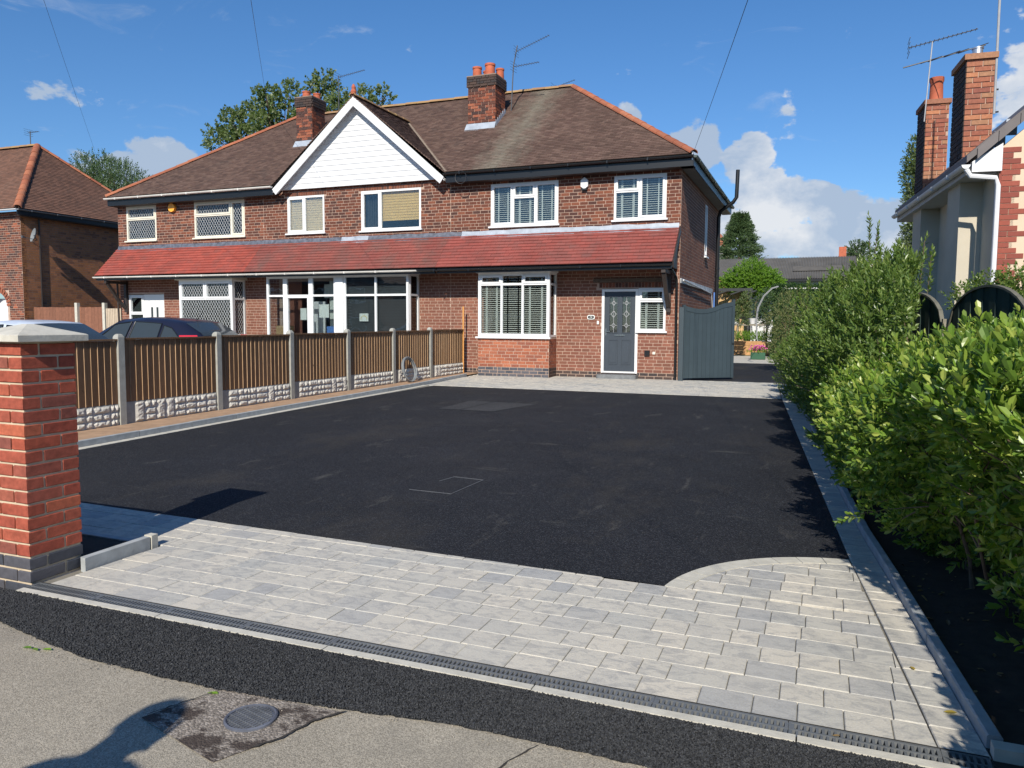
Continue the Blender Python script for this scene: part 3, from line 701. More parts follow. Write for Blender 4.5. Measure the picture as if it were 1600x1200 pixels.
def rows(y0, y1, x0, x1, halves, items, cuts, pitch=.1635, lens=(.125, .165, .165, .205, .245), gap=.0028):
    y = y0
    while y < y1-.02:
        x = x0-random.uniform(0, .2)
        while x < x1:
            l = random.choice(lens)
            stone([(x+gap/2, y+gap/2), (x+l-gap/2, y+gap/2), (x+l-gap/2, y+pitch-gap/2), (x+gap/2, y+pitch-gap/2)], halves, items, cuts); x += l
        y += pitch
def cut_build(name, parent, cuts, limit=300):
    for Q in cuts[:limit]:
        g = MB(); c = 4e-3; cx = sum(p[0] for p in Q)/len(Q); cy = sum(p[1] for p in Q)/len(Q); z = gz(cy)+random.uniform(-.001, .001); n = len(Q)
        def inset(p, k): v = Vector((cx-p[0], cy-p[1])); return (p[0]+v.x/max(v.length, 1e-4)*k, p[1]+v.y/max(v.length, 1e-4)*k)
        a = sum(Q[i][0]*Q[(i+1) % n][1]-Q[(i+1) % n][0]*Q[i][1] for i in range(n)); QQ = Q if a > 0 else Q[::-1]
        V = [(p[0], p[1], z-.05) for p in QQ]+[(p[0], p[1], z-c) for p in QQ]+[(*inset(p, c*1.2), z) for p in QQ]
        F = [tuple(range(n-1, -1, -1)), tuple(range(2*n, 3*n))]+[(i, (i+1) % n, n+(i+1) % n, n+i) for i in range(n)]+[(n+i, n+(i+1) % n, 2*n+(i+1) % n, 2*n+i) for i in range(n)]
        g.add(V, F); g.build(name, 'pave', parent)
fp = MB(); fp.add([(-6.5, 2.95, -.03), (.5, 2.95, -.03), (.4, 4.2, -.03), (-6.5, 4.3, -.03)], [(0, 1, 2, 3)])
front = fp.build('front_paving', 'joint', label='pale grey block paving apron inside the drain channel', kind='structure')
H_right = hp((.45-.002, 2.93), (.24-.002, 5.18))
items, cuts = [], []
fr_half = [hp((.45, FRONTL(.45)), (-7.5, FRONTL(-7.5)))]
rows(2.957, 4.5, -3.985, .6, [H_right, hp((-3.985, 5), (-3.985, 2)), hp((0, 2.96), (1, 2.96))]+fr_half, items, cuts)
# beyond the planting pocket, left of the pillar
rows(3.775, 4.6, -7.6, -3.985, [hp((-3.989, 2), (-3.989, 6)), hp((0, 3.77), (1, 3.77)), (-1, 0, 7.6)]+fr_half, items, cuts)
# lobe beside the hedge
disc = [(math.cos(a), math.sin(a), math.cos(a)*arc_c[0]+math.sin(a)*arc_c[1]+arc_r-.118) for a in np.linspace(A1_-.3, A0_+.3, 26)]
y_l = 2.957+.1635*9
lobe_i, lobe_c = [], []
rows(2.957+.1635*8, 5.4, -1.0, .5, disc+[H_right, hp((-7.5, FRONTL(-7.5)+.003), (.45, FRONTL(.45)+.003))], lobe_i, lobe_c)
items += lobe_i; cuts += lobe_c
emit('paving_stone', front, items, 300, cham=.0028)
cut_build('paving_stone', front, cuts)
# curved edging of pale setts
nseg = 9
for i in range(nseg):
    a, b = A0_+(A1_-A0_)*i/nseg, A0_+(A1_-A0_)*(i+1)/nseg; g_ = .0015
    Q = [(arc_c[0]+r*math.cos(t), arc_c[1]+r*math.sin(t)) for (r, t) in ((arc_r-.115, a-g_*0), (arc_r, a), (arc_r, (a+b)/2), (arc_r, b+.004), (arc_r-.115, b+.004), (arc_r-.115, (a+b)/2))]
    z = gz(Q[0][1])+.002; g = MB(); g.prism([(x, y, z-.05) for x, y in Q], (0, 0, .05)); g.build('curved_edging', 'conc_pale', front)
# side strip and far path
side = MB(); side.box((.2, 3.0, -.06), (.4, 3.2, -.055)); sidep = side.build('side_paving', 'joint', label='single row of grey blocks along the right hand kerb', kind='structure')
items, cuts = [], []; y = 2.957
while y < 18.9:
    l = random.choice((.165, .165, .205, .125)); y2 = min(y+l, 18.9)
    P = [(interp(JOINT, y)+.002, y+.002), (interp(KERB_IN, y)-.002, y+.002), (interp(KERB_IN, y2)-.002, y2-.002), (interp(JOINT, y2)+.002, y2-.002)]
    cuts.append(P); y = y2
cut_build('paving_stone', sidep, cuts, 300)
far = MB(); far.box((-4, 16, .02), (-3, 17, .03)); farp = far.build('far_paving', 'joint', label='pale block path along the foot of the houses', kind='structure')
items, cuts = [], []
rows(15.33, 19.1, -8.35, -.4, [hp((-.6, 15.3), (-.82, 19)), hp((-8.42, 18.0), (-8.12, 14.4)), hp((-7.95, 15.27), (-.57, 15.33))], items, cuts)
emit('paving_stone', farp, items, 300, cham=.004); cut_build('paving_stone', farp, cuts)
# pale row beside the left edging
leftp = MB().box((-8, 8, -.05), (-7.9, 9, -.04)).build('left_paving', 'joint', label='pale row of narrow blocks along the left edging', kind='structure')
cuts = []; y = 4.45
while y < 15.3:
    y2 = y+.205; cuts.append([(interp(LK, y)+.003, y+.002), (interp(LK, y)+.118, y+.002), (interp(LK, y2)+.118, y2-.002), (interp(LK, y2)+.003, y2-.002)]); y = y2
for Q in cuts:
    z = gz(Q[0][1])+.003; g = MB(); g.prism([(x, yy, z-.05) for x, yy in Q], (0, 0, .05)); g.build('paving_stone', 'conc_pale', leftp)
# kerbs
def kerb(name, label, pts, side_, h, t, step, y0, y1, cat='kerb'):
    kb = thing(name, label, cat, (interp(pts, y0), y0, 0)); y = y0
    while y < y1-.05:
        y2 = min(y+step, y1); g = .004; a, b = interp(pts, y+g), interp(pts, y2-g); z0, z1 = gz(y), gz(y2); jz = random.uniform(-.003, .003)
        V = [(a, y+g, z0-.06), (a+side_*t, y+g, z0-.06), (b+side_*t, y2-g, z1-.06), (b, y2-g, z1-.06)]; c = .006
        V += [(a, y+g, z0+h-c+jz), (a+side_*t, y+g, z0+h-c+jz), (b+side_*t, y2-g, z1+h-c+jz), (b, y2-g, z1+h-c+jz)]
        V += [(a+side_*c, y+g, z0+h+jz), (a+side_*(t-c), y+g, z0+h+jz), (b+side_*(t-c), y2-g, z1+h+jz), (b+side_*c, y2-g, z1+h+jz)]
        F = [(0, 3, 2, 1), (8, 9, 10, 11)]+[(i, (i+1) % 4, 4+(i+1) % 4, 4+i) for i in range(4)]+[(4+i, 4+(i+1) % 4, 8+(i+1) % 4, 8+i) for i in range(4)]
        m_ = MB(); m_.add(V, F if side_ > 0 else [f[::-1] for f in F]); m_.build('kerb_stone', 'conc_kerb', kb); y = y2
    return kb
kerb('garden_kerb', 'long grey concrete edging between the paving and the hedge', KERB_IN, 1, .05, .05, .915, 3.02, 18.9)
kerb('garden_kerb', 'long grey concrete edging in front of the wooden fence', LK, -1, .075, .055, .915, 4.45, 18.0)
pk = thing('planter_edging', 'short upright concrete edging beside the brick gate pillar', 'edging', (-4.02, 3.45, 0))
g = MB(); g.prism([(-4.045, 3.21, -.05), (-3.995, 3.20, -.05), (-4.01, 3.69, -.05), (-4.06, 3.69, -.05)], (0, 0, .125)); g.build('kerb_stone', 'conc_kerb', pk)
g = MB(); g.prism([(-4.07, 3.70, -.05), (-4.005, 3.70, -.05), (-4.01, 3.755, -.05), (-4.07, 3.755, -.05)], (0, 0, .13)); g.build('corner_stone', 'conc_pale', pk)
g = MB(); g.prism([(-4.9, 3.72, -.05), (-4.08, 3.71, -.05), (-4.08, 3.76, -.05), (-4.9, 3.77, -.05)], (0, 0, .07)); g.build('kerb_stone', 'conc_kerb', pk)
g = MB(); g.box((.61, 2.94, -.05), (.76, 3.0, .045)); tag(g.build('end_stone', 'conc_pale'), 'small sandy concrete block closing the front end of the hedge kerb', 'edging block')
g = MB(); g.box((.78, 2.96, -.05), (1.7, 3.02, .03)); tag(g.build('end_stone', 'conc_kerb'), 'dark shaded edging slab leading right from the sandy end block', 'edging slab')
# ---- channel drain
dr = thing('channel_drain', 'long black slotted channel drain across the driveway mouth', 'drain', (-1.7, 2.9, 0))
x = -4.05; DY0, DY1 = 2.838, 2.952
mb = MB(); mb.box((-4.05, DY0, -.12), (.60, DY1, -.10)); mb.box((-4.05, DY0-.004, -.12), (.60, DY0, .004)); mb.box((-4.05, DY1, -.12), (.60, DY1+.004, .004)); mb.build('channel_body', 'rubber', dr)
mb = MB(); xx = -4.02
while xx < .60:
    x2 = min(xx+1.0, .60); k = 8
    mb.prism([(xx+.003, 2.792+random.uniform(-.004, .004), -.04), (x2-.003, 2.792+random.uniform(-.004, .004), -.04), (x2-.003, DY0-.004, -.04), (xx+.003, DY0-.004, -.04)], (0, 0, .054)); xx = x2
mb.build('concrete_haunch', 'conc_pale', dr)
while x < .59:
    x2 = min(x+.5, .60); g = MB(); z0, z1 = -.018, .002
    for (a, b) in ((DY0+.001, DY0+.012), (2.8905, 2.8995), (DY1-.012, DY1-.001)): g.box((x+.0015, a, z0), (x2-.0015, b, z1))
    n = round((x2-x)/.0205)
    for i in range(n):
        c = x+(i+.5)*(x2-x)/n
        g.box((c-.0048, DY0+.012, z0), (c+.0048, 2.8905, z1-.001)); g.box((c-.0048+.006, 2.8995, z0), (c+.0048+.006, DY1-.012, z1-.001))
    for c in (x+.0015, x2-.0125): g.box((c, DY0+.012, z0), (c+.011, DY1-.012, z1-.0005))
    g.build('grate', 'grate', dr); x = x2
# ---- round cover on the footpath
tb = thing('water_cover', 'round grey iron water cover with raised grid in the footpath', 'manhole cover', (-1.92, 2.195, 0))
g = MB(); g.lathe((-1.915, 2.198, 0), [(.097, -.01), (.097, .012), (.091, .015), (.086, .012), (.086, .006)], 32); g.build('rim', 'lead_dark', tb, True)
g = MB(); g.lathe((-1.915, 2.198, 0), [(.085, -.01), (.085, .0065)], 32); lid = g.build('lid', 'lead_dark', tb)
g = MB()
for i in range(-5, 6):
    k = i*.0142; h = math.sqrt(max(0, .082**2-k*k))
    if h > .01:
        g.beam((-1.92+k*.97-h*.26, 2.195-k*.26-h*.97, .0085), (-1.92+k*.97+h*.26, 2.195-k*.26+h*.97, .0085), .0032, .004)
        if i % 2 == 0: g.beam((-1.92-h*.97+k*.26, 2.195+h*.26+k*.97, .0086), (-1.92+h*.97+k*.26, 2.195-h*.26+k*.97, .0086), .0032, .004)
g.build('raised_grid', 'iron', tb)
# ---- recessed inspection covers in the asphalt
ic = thing('inspection_cover', 'recessed asphalt-filled inspection cover with thin metal edges', 'manhole cover', (-3.05, 6.16, gz(6.16)))
Q = [(-3.30, 5.86), (-2.885, 5.845), (-2.86, 6.47), (-3.17, 6.50)]
for i, (a, b) in enumerate(zip(Q, Q[1:]+Q[:1])):
    if i == 3: b = (a[0]+(b[0]-a[0])*.35, a[1]+(b[1]-a[1])*.35)
    if i == 2: a = (a[0]+(b[0]-a[0])*.0, a[1])
    g = MB(); g.beam((a[0], a[1], gz(a[1])+.001), (b[0], b[1], gz(b[1])+.001), .005, .004); g.build('metal_edge', 'iron', ic)
ic = thing('inspection_cover', 'pale grey double inspection cover near the house end of the drive', 'manhole cover', (-5.1, 11.9, gz(11.9)))
for (Q, k) in (([(-5.83, 11.35), (-5.45, 11.35), (-5.40, 12.65), (-5.85, 12.65)], 0), ([(-5.43, 11.33), (-4.85, 11.33), (-4.55, 12.6), (-5.38, 12.65)], 1)):
    g = MB(); g.add([(x, y, gz(y)+.005) for x, y in Q], [(0, 1, 2, 3)]); g.build('cover_plate', 'cover', ic) if 'cover' in M else None

# ================================================================== GATE PILLAR AND BOUNDARY WALL
pl_ = thing('brick_pillar', 'red brick gate pillar with blue brick base and pale pyramid cap', 'gate pillar', (-4.235, 3.085, 0))
PX0, PX1, PY0, PY1 = -4.40, -4.073, 2.918, 3.247
MB().box((PX0+.006, PY0+.006, -.08), (PX1-.006, PY1-.006, 1.362)).build('mortar_core', 'mortar_pale', pl_)
def rough_brick(c, s, mat, parent, name='brick'):
    x, y, z = [q/2 for q in s]; V = []; e = .004
    for (zz, k) in ((-z, e), (-z+e, 0), (z-e, 0), (z, e)):
        for (sx, sy) in ((-1, -1), (1, -1), (1, 1), (-1, 1)): V.append((c[0]+sx*(x-k)+random.uniform(-.0015, .0015), c[1]+sy*(y-k)+random.uniform(-.0015, .0015), c[2]+zz+random.uniform(-.0012, .0012)))
    F = [(3, 2, 1, 0), (12, 13, 14, 15)]
    for j in range(3):
        for i in range(4): a = 4*j+i; b = 4*j+(i+1) % 4; F.append((a, b, b+4, a+4))
    return MB().add(V, F).build(name, mat, parent)
for k in range(-1, 18):
    z0 = k*.0757+.001; zc = z0+.0325; hh = .0635; eng = k < 2; mt = 'brick_eng' if eng else 'brick_pillar'; o = .0022
    if k == -1: zc -= .0
    m_ = lambda: 'brick_eng' if eng else 'brick_pillar'
    j = .0055
    W3 = PX1-PX0
    # pinwheel: stretcher+header on each face, alternate courses swap
    if k % 2 == 0:
        rough_brick(((PX1-.051), PY0+.1075-o, zc), (.102, .215, hh), mt, pl_)                 # east face long at the front
        rough_brick(((PX1-.1075), PY1-.051, zc), (.215, .102, hh), mt, pl_)
        rough_brick((PX0+.051, PY1-.1075, zc), (.102, .215, hh), mt, pl_)
        rough_brick((PX0+.1075, PY0+.051-o, zc), (.215-.001, .102, hh), mt, pl_)
    else:
        rough_brick((PX1-.1075, PY0+.051-o, zc), (.215, .102, hh), mt, pl_)
        rough_brick((PX1-.051, PY1-.1075, zc), (.102, .215, hh), mt, pl_)
        rough_brick((PX0+.1075, PY1-.051, zc), (.215, .102, hh), mt, pl_)
        rough_brick((PX0+.051, PY0+.1075-o, zc), (.102, .215, hh), mt, pl_)
c0, c1, d0, d1 = -4.45, -4.022, 2.868, 3.30; cx, cy = (c0+c1)/2, (d0+d1)/2
g = MB(); V = [(c0+.012, d0+.012, 1.362), (c1-.012, d0+.012, 1.362), (c1-.012, d1-.012, 1.362), (c0+.012, d1-.012, 1.362), (c0, d0, 1.366), (c1, d0, 1.366), (c1, d1, 1.366), (c0, d1, 1.366), (c0, d0, 1.400), (c1, d0, 1.400), (c1, d1, 1.400), (c0, d1, 1.400),
 (c0+.008, d0+.008, 1.405), (c1-.008, d0+.008, 1.405), (c1-.008, d1-.008, 1.405), (c0+.008, d1-.008, 1.405), (cx-.02, cy-.02, 1.462), (cx+.02, cy-.02, 1.462), (cx+.02, cy+.02, 1.462), (cx-.02, cy+.02, 1.462)]
F = [(3, 2, 1, 0), (16, 17, 18, 19)]
for j in range(4):
    for i in range(4): a = 4*j+i; b = 4*j+(i+1) % 4; F.append((a, b, b+4, a+4))
g.add(V, F); g.build('cap_stone', 'conc_pale', pl_)
bw = thing('garden_wall', 'low red brick boundary wall running left from the gate pillar', 'wall', (-6, 3.08, 0))
MB().box((-9.2, 2.98, -.05), (-4.41, 3.19, .80)).build('mortar_core', 'mortar_pale', bw)
emit('brick', bw, bricks(FY(2.98), -9.2, -4.41, 0, .80, L=.225, H=.0757, mat='brick_pillar'), 90, 'bricks')
MB().box((-9.2, 2.95, .80), (-4.46, 3.22, .86)).build('coping', 'conc_pale', bw)

# ================================================================== FENCE
fx = -8.90; YP = [2.28+1.83*i for i in range(10)]                      # post centres
YP = [5.93, 7.77, 9.62, 11.45, 13.27, 15.07, 16.86]; FEND = 18.72
fe = thing('wooden_fence', 'brown featheredge board fence with concrete posts and rock-faced base', 'fence', (fx, 12, .05))
posts = YP+[4.10]
for y in posts:
    z0 = gz(y); g = MB(); w = .05
    g.prism([(fx-w, y-w, z0-.2), (fx+w, y-w, z0-.2), (fx+w, y+w, z0-.2), (fx-w, y+w, z0-.2)], (0, 0, 1.435)); t = z0+1.235
    V = [(fx-w, y-w, t), (fx+w, y-w, t), (fx+w, y+w, t), (fx-w, y+w, t), (fx-w*.75, y-w*.75, t+.03), (fx+w*.75, y-w*.75, t+.03), (fx+w*.75, y+w*.75, t+.03), (fx-w*.75, y+w*.75, t+.03), (fx-.02, y-.02, t+.045), (fx+.02, y-.02, t+.045), (fx+.02, y+.02, t+.045), (fx-.02, y+.02, t+.045)]
    g.add(V, [(0, 1, 5, 4), (1, 2, 6, 5), (2, 3, 7, 6), (3, 0, 4, 7), (4, 5, 9, 8), (5, 6, 10, 9), (6, 7, 11, 10), (7, 4, 8, 11), (8, 9, 10, 11)]); g.build('post', 'conc', fe)
bays = [(4.15, 5.88)]+[(a+.05, b-.05) for a, b in zip(YP, YP[1:])]+[(YP[-1]+.05, FEND)]
NR = np.random.default_rng(5)
for bi, (ya, yb) in enumerate(bays):
    z0 = gz((ya+yb)/2)+.025; zt = z0+.30; topz = gz((ya+yb)/2)+1.205
    gb = MB().box((fx-.02, ya, z0-.1), (fx+.018, yb, zt)).build('gravel_board', 'conc', fe)
    # rock faced stones cast on the face: three courses with tall blocks
    y = ya+(.16 if bi else .02); zc = [z0+.01, z0+.10, z0+.195, zt-.006]
    cols = []
    while y < yb-.05:
        tall = random.random() < .16
        if tall: l = .17; cols.append((y, y+l, [(zc[0], zc[3])]))
        else: l = random.uniform(.2, .3); cols.append((y, y+l, None))
        y += l
    for (p, q, st) in cols:
        q = min(q, yb-.01)
        if q-p < .05: continue
        rws = st or [(zc[j], zc[j+1]) for j in range(3)]
        for (s0, s1) in rws:
            cuts_ = [p, q] if st else ([p, (p+q)/2+random.uniform(-.04, .04), q] if random.random() < .35 else [p, q])
            for a, b in zip(cuts_, cuts_[1:]):
                ny, nz = max(3, int((b-a)/.035)), max(3, int((s1-s0)/.028)); V = []; F = []
                for jz in range(nz+1):
                    for jy in range(ny+1):
                        edge = jy in (0, ny) or jz in (0, nz); dd = 0 if edge else .016+.014*NR.random()
                        V.append((fx+.0185+dd, a+.006+(b-a-.012)*jy/ny+(0 if edge else NR.uniform(-.006, .006)), s0+.005+(s1-s0-.01)*jz/nz+(NR.uniform(-.004, .004))))
                for jz in range(nz):
                    for jy in range(ny): k = jz*(ny+1)+jy; F.append((k, k+1, k+ny+2, k+ny+1))
                MB().add(V, F).build('stone', 'rockface', gb)
    # featheredge boards
    n = round((yb-ya)/.104); w = (yb-ya)/n
    for i in range(n):
        y0_ = ya+i*w; y1_ = y0_+w+.012 if i < n-1 else yb; jx = random.uniform(-.002, .002); jz = random.uniform(-.004, .004)
        P = [(fx+.006, y0_, zt+.004), (fx+.024+jx, y0_+random.uniform(-.003, .003), zt+.004), (fx+.013, y1_, zt+.004), (fx+.004, y1_, zt+.004)]
        g = MB(); z1 = topz-.012+jz; n4 = len(P); P = [Vector(p) for p in P]; P2 = [Vector((p.x, p.y, z1)) for p in P]
        g.v = [tuple(p) for p in P+P2]; g.f = [(3, 2, 1, 0), (4, 5, 6, 7), (0, 1, 5, 4), (1, 2, 6, 5), (2, 3, 7, 6), (3, 0, 4, 7)]; r_ = random.random(); g.r = [r_]*6; g.m = [0, 0, 1, 0, 0, 0]
        g.build('board', ['board', 'board_edge_lit'], fe)
    MB().box((fx-.012, ya, topz-.012), (fx+.042, yb, topz+.012)).build('cap_rail', 'board', fe)
    for zr in (.25, .7): MB().box((fx-.035, ya, zt+zr-.02), (fx+.003, yb, zt+zr+.02)).build('arris_rail', 'board', fe)
g = MB(); g.box((fx+.01, FEND+.005, gz(18)), (fx+.045, FEND+.03, 1.93)); tag(g.build('timber_batten', 'orange_wood'), 'thin bright orange timber batten upright at the house end of the fence', 'batten')
# coil of grey pipe leaning on the fence
cc = thing('pipe_coil', 'coil of grey pipe leaning against the fence near the house', 'pipe coil', (-8.72, 15.55, gz(15.5)))
for i, (r, tx, ty) in enumerate(((.285, 0, 0), (.27, .03, .02), (.29, .055, -.03), (.262, -.02, .03), (.275, .015, -.015))):
    g = MB(); P = []
    for k in range(33):
        a = 2*math.pi*k/32; y = math.cos(a)*r*(1+.03*math.sin(3*a+i)); z = math.sin(a)*r
        P.append((-8.70+tx-(z+r)*.22, 15.55+ty+y, gz(15.5)+.05+(z+r)*.97))
    g.tube(P, .0125, 6, cap=False); g.build('pipe_loop', 'pipe_grey', cc, True)

# ================================================================== THE TERRACE
YF = 19.05; ZG = .10; EAVE_Z = 5.50; EY = 18.70; RISE = 3.2; RUN = 4.35
XL, X1, X2, XR = -21.66, -15.70, -9.40, -3.18
def house(name, label, x0, x1, holes, upper, lower_mat='brick_lower', side=None):
    h = thing(name, label, 'house', ((x0+x1)/2, YF, ZG)); f = FY(YF)
    wall_back(h, f, x0, x1, -.1, 5.42, holes)
    its = bricks(f, x0, x1, ZG, 5.40, holes+upper, mat=lambda a, z: 'brick_house' if z > 3.0 else lower_mat, low=(ZG+.16, 'brick_dark'))
    return h, f, its
# window rectangles
w0 = (-21.28, -19.99, 4.12, 5.23); w1 = (-18.40, -16.42, 4.12, 5.22); w2 = (-14.82, -13.51, 4.12, 5.20); w3 = (-12.25, -10.32, 4.10, 5.22)
w4 = (-8.21, -6.32, 4.06, 5.17); w5 = (-4.85, -3.54, 4.08, 5.17)
ff = FY(YF)
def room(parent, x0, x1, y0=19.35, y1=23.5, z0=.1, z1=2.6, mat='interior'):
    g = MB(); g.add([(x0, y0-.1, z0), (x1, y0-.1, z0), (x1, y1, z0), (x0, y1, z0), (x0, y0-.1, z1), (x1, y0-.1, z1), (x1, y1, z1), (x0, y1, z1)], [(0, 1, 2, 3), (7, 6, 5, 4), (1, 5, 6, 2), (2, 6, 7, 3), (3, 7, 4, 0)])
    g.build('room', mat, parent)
# ---------------- right house
dR = (-5.12, -4.19, .24, 2.36); sR = (-4.186, -3.50, 1.315, 2.38); bayR = (-8.31, -6.33)
bayhole = (bayR[0]+.12, bayR[1]-.12, .9, 2.7)
hR, _, its = house('right_house', 'nearest brick house with grey front door, venetian blinds and black gutters', X2, XR,
    [w4, w5, (dR[0], dR[1], ZG-.2, 2.37), sR, bayhole], [(-5.25, -3.40, 2.385, 2.50), (bayR[0], bayR[1], ZG-.1, 2.82)])
its += soldiers(ff, -5.2, -3.45, 2.395, .13, 'brick_house')+soldiers(ff, w4[0]-.08, w4[1]+.08, 5.185, .2, 'brick_house')[:0]
# brick bay below the window
fb = FY(18.45); wall_back(hR, fb, bayR[0], bayR[1], -.1, 1.13, [], 'mortar', .1, 'bay_wall')
fbr = FE(bayR[1]); wall_back(hR, fbr, 18.454, YF, -.1, 1.13, [], 'mortar', .1, 'bay_wall')
bay_its = bricks(fb, bayR[0], bayR[1], ZG, 1.115, mat='brick_bay', low=(ZG+.17, 'brick_eng'))+bricks(fbr, 18.45, YF, ZG, 1.115, mat='brick_bay', low=(ZG+.17, 'brick_dark'))
fs = FE(XR); sidewin = (23.3, 23.75, 3.5, 5.0)
wall_back(hR, fs, YF+.004, 27.045, -.1, 5.42, [sidewin]); side_its = bricks(fs, YF, 27.05, ZG, 5.40, [sidewin], mat='brick_side', proud=.002, jit=.001)
emit('brick', hR, bay_its+its+side_its, 300, 'bricks')
wall_back(hR, Fr((0, 27.05, 0), (-1, 0, 0), (0, 1, 0)), -XR, -X2, -.1, 5.42, [], 'mortar', .15, 'rear_wall')
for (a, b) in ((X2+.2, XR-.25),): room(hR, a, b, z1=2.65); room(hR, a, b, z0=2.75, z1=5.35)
tr3 = [(0, .335, 0, 1, True), (.335, .665, 0, .66, False), (.335, .665, .66, 1, True), (.665, 1, 0, 1, True)]
window(hR, ff, *w4, tr3, fill='venetian', label='white three light upper window with blinds')
window(hR, ff, *w5, [(0, .49, 0, .645, False), (0, .49, .645, 1, True), (.49, 1, 0, 1, True)], fill='venetian', label='white two light upper window nearest the corner')
window(hR, fb, bayR[0], bayR[1]-.0, 1.14, 2.79, [(0, .335, 0, .82, False), (0, .335, .82, 1, True), (.335, .63, 0, .82, False), (.335, .63, .82, 1, False), (.63, 1, 0, .82, False), (.63, 1, .82, 1, True)], fill='venetian', b=-.035, ow=.08, label='white square bay window with blinds')
window(hR, FE(bayR[1]), 18.52, YF-.02, 1.14, 2.79, [(0, 1, 0, .82, False), (0, 1, .82, 1, False)], b=-.035, sill=False, label='narrow return light of the bay')
MB().box((bayR[0]-.04, 18.40, 2.79), (bayR[1]+.04, YF-.01, 2.86)).build('bay_head', 'upvc', hR)
window(hR, ff, sR[0], sR[1], sR[2], sR[3], [(0, 1, 0, .70, False), (0, 1, .70, 1, True)], fill='venetian', b=-.02, label='small white window beside the grey door')
# front door
fd = FY(YF+.03); df = MB(); a0, a1, z0, z1 = dR
for q in ((a0, a0+.065, z0, z1), (a1-.065, a1, z0, z1), (a0+.065, a1-.065, z1-.06, z1), (a0+.065, a1-.065, z0, z0+.045)): df.fbox(fd, q[0], q[1], q[2], q[3], -.05, .045)
dframe = df.build('door_frame', 'upvc', hR)
door = MB(); p, q, r, s = a0+.07, a1-.07, z0+.05, z1-.065; w = q-p; cxs = [(p+.13, p+.13+.20), (q-.13-.20, q-.13)]
gz0, gz1 = r+.98, s-.13; holes_ = [(c[0], c[1], gz0, gz1) for c in cxs]
for R4 in split_rects(p, q, r, s, holes_): door.fbox(fd, *R4, -.03, .012)
for (c, d_) in cxs:      # raised mouldings
    for (A, B, C_, D_) in ((c-.02, d_+.02, gz0-.02, gz0), (c-.02, d_+.02, gz1, gz1+.02), (c-.02, c, gz0, gz1), (d_, d_+.02, gz0, gz1)): door.fbox(fd, A, B, C_, D_, .012, .022)
    for (A, B, C_, D_) in ((c-.02, d_+.02, r+.17, r+.185), (c-.02, d_+.02, r+.78, r+.795), (c-.02, c-.005, r+.185, r+.78), (d_+.005, d_+.02, r+.185, r+.78)): door.fbox(fd, A, B, C_, D_, .012, .022)
    door.fbox(fd, c+.02, d_-.02, r+.22, r+.74, .012, .019)
dobj = door.build('front_door', 'door_grey', hR)
for (c, d_) in cxs:
    MB().fbox(fd, c, d_, gz0, gz1, -.008, -.002).build('door_pane', 'glass', dobj)
    MB().fbox(fd, c, d_, gz0, gz1, -.028, -.022).build('backing', 'interior', dobj)
    g = MB(); m_ = (c+d_)/2; H3 = gz1-gz0
    for (zc, hh) in ((.2, .06), (.52, .085), (.83, .06)):
        zc = gz0+H3*zc; P = [(m_-hh*.75, zc), (m_, zc+hh), (m_+hh*.75, zc), (m_, zc-hh)]
        for A, B in zip(P, P[1:]+P[:1]): g.beam(fd.p(A[0], A[1], .001), fd.p(B[0], B[1], .001), .011, .006, up=fd.n)
        g.beam(fd.p(c, zc, .001), fd.p(m_-hh*.75, zc, .001), .008, .005, up=fd.n); g.beam(fd.p(m_+hh*.75, zc, .001), fd.p(d_, zc, .001), .008, .005, up=fd.n)
    g.fbox(fd, m_-.004, m_+.004, gz0, gz1, -.001, .002); g.build('leading', 'mast_grey', dobj)
MB().fbox(fd, (p+q)/2-.13, (p+q)/2+.13, r+.895, r+.925, .012, .03).build('letter_plate', 'chrome', dobj)
MB().fbox(fd, p+.03, p+.15, r+.99, r+1.01, .03, .045).fbox(fd, p+.02, p+.055, r+.90, r+1.08, .012, .022).build('door_handle', 'chrome', dobj)
g = MB()
n = 7
for i in range(2*n+1): pass
pts = [(-5.18, YF)]+[(-5.18+.08*(1-math.cos(t)), YF-.24-.08*math.sin(t)) for t in np.linspace(0, math.pi/2, 5)]+[(-4.16-.08*(1-math.cos(t)), YF-.24-.08*math.sin(t)) for t in np.linspace(math.pi/2, 0, 5)]+[(-4.16, YF)]
g.prism([(x, y, ZG-.05) for x, y in pts][::-1], (0, 0, .16)); g.build('door_step', 'slate', hR)
MB().box((-5.08, YF-.05, ZG+.11), (-4.24, YF+.03, .245)).build('threshold', 'brick_dark', hR)
MB().fbox(ff, -5.35, -3.42, 2.53, 2.63, .0, .03).build('timber_lintel', 'lintel', hR)
# number plate, bell, sockets
g = MB(); ox, oz = -5.40, 1.655; ov = [(ox+math.copysign(abs(math.cos(t))**.55, math.cos(t))*.10, YF-.012, oz+math.copysign(abs(math.sin(t))**.55, math.sin(t))*.058) for t in np.linspace(0, 2*math.pi, 21)[:-1]]
g.prism(ov, (0, -.012, 0)); npl = g.build('number_plate', 'paper', hR)
ov = [(ox+math.copysign(abs(math.cos(t))**.55, math.cos(t))*.078, YF-.0245, oz+math.copysign(abs(math.sin(t))**.55, math.sin(t))*.038) for t in np.linspace(0, 2*math.pi, 21)[:-1]]
MB().prism(ov, (0, -.004, 0)).build('plate_face', 'black', npl)
tx = bpy.data.curves.new('numeral', 'FONT'); tx.body = '24'; tx.size = .075; tx.align_x = 'CENTER'; tx.align_y = 'CENTER'; tx.extrude = .001
to = bpy.data.objects.new('numeral', tx); dg = None
S.collection.objects.link(to); bpy.context.view_layer.update(); me = bpy.data.meshes.new_from_object(to); S.collection.objects.unlink(to); bpy.data.objects.remove(to)
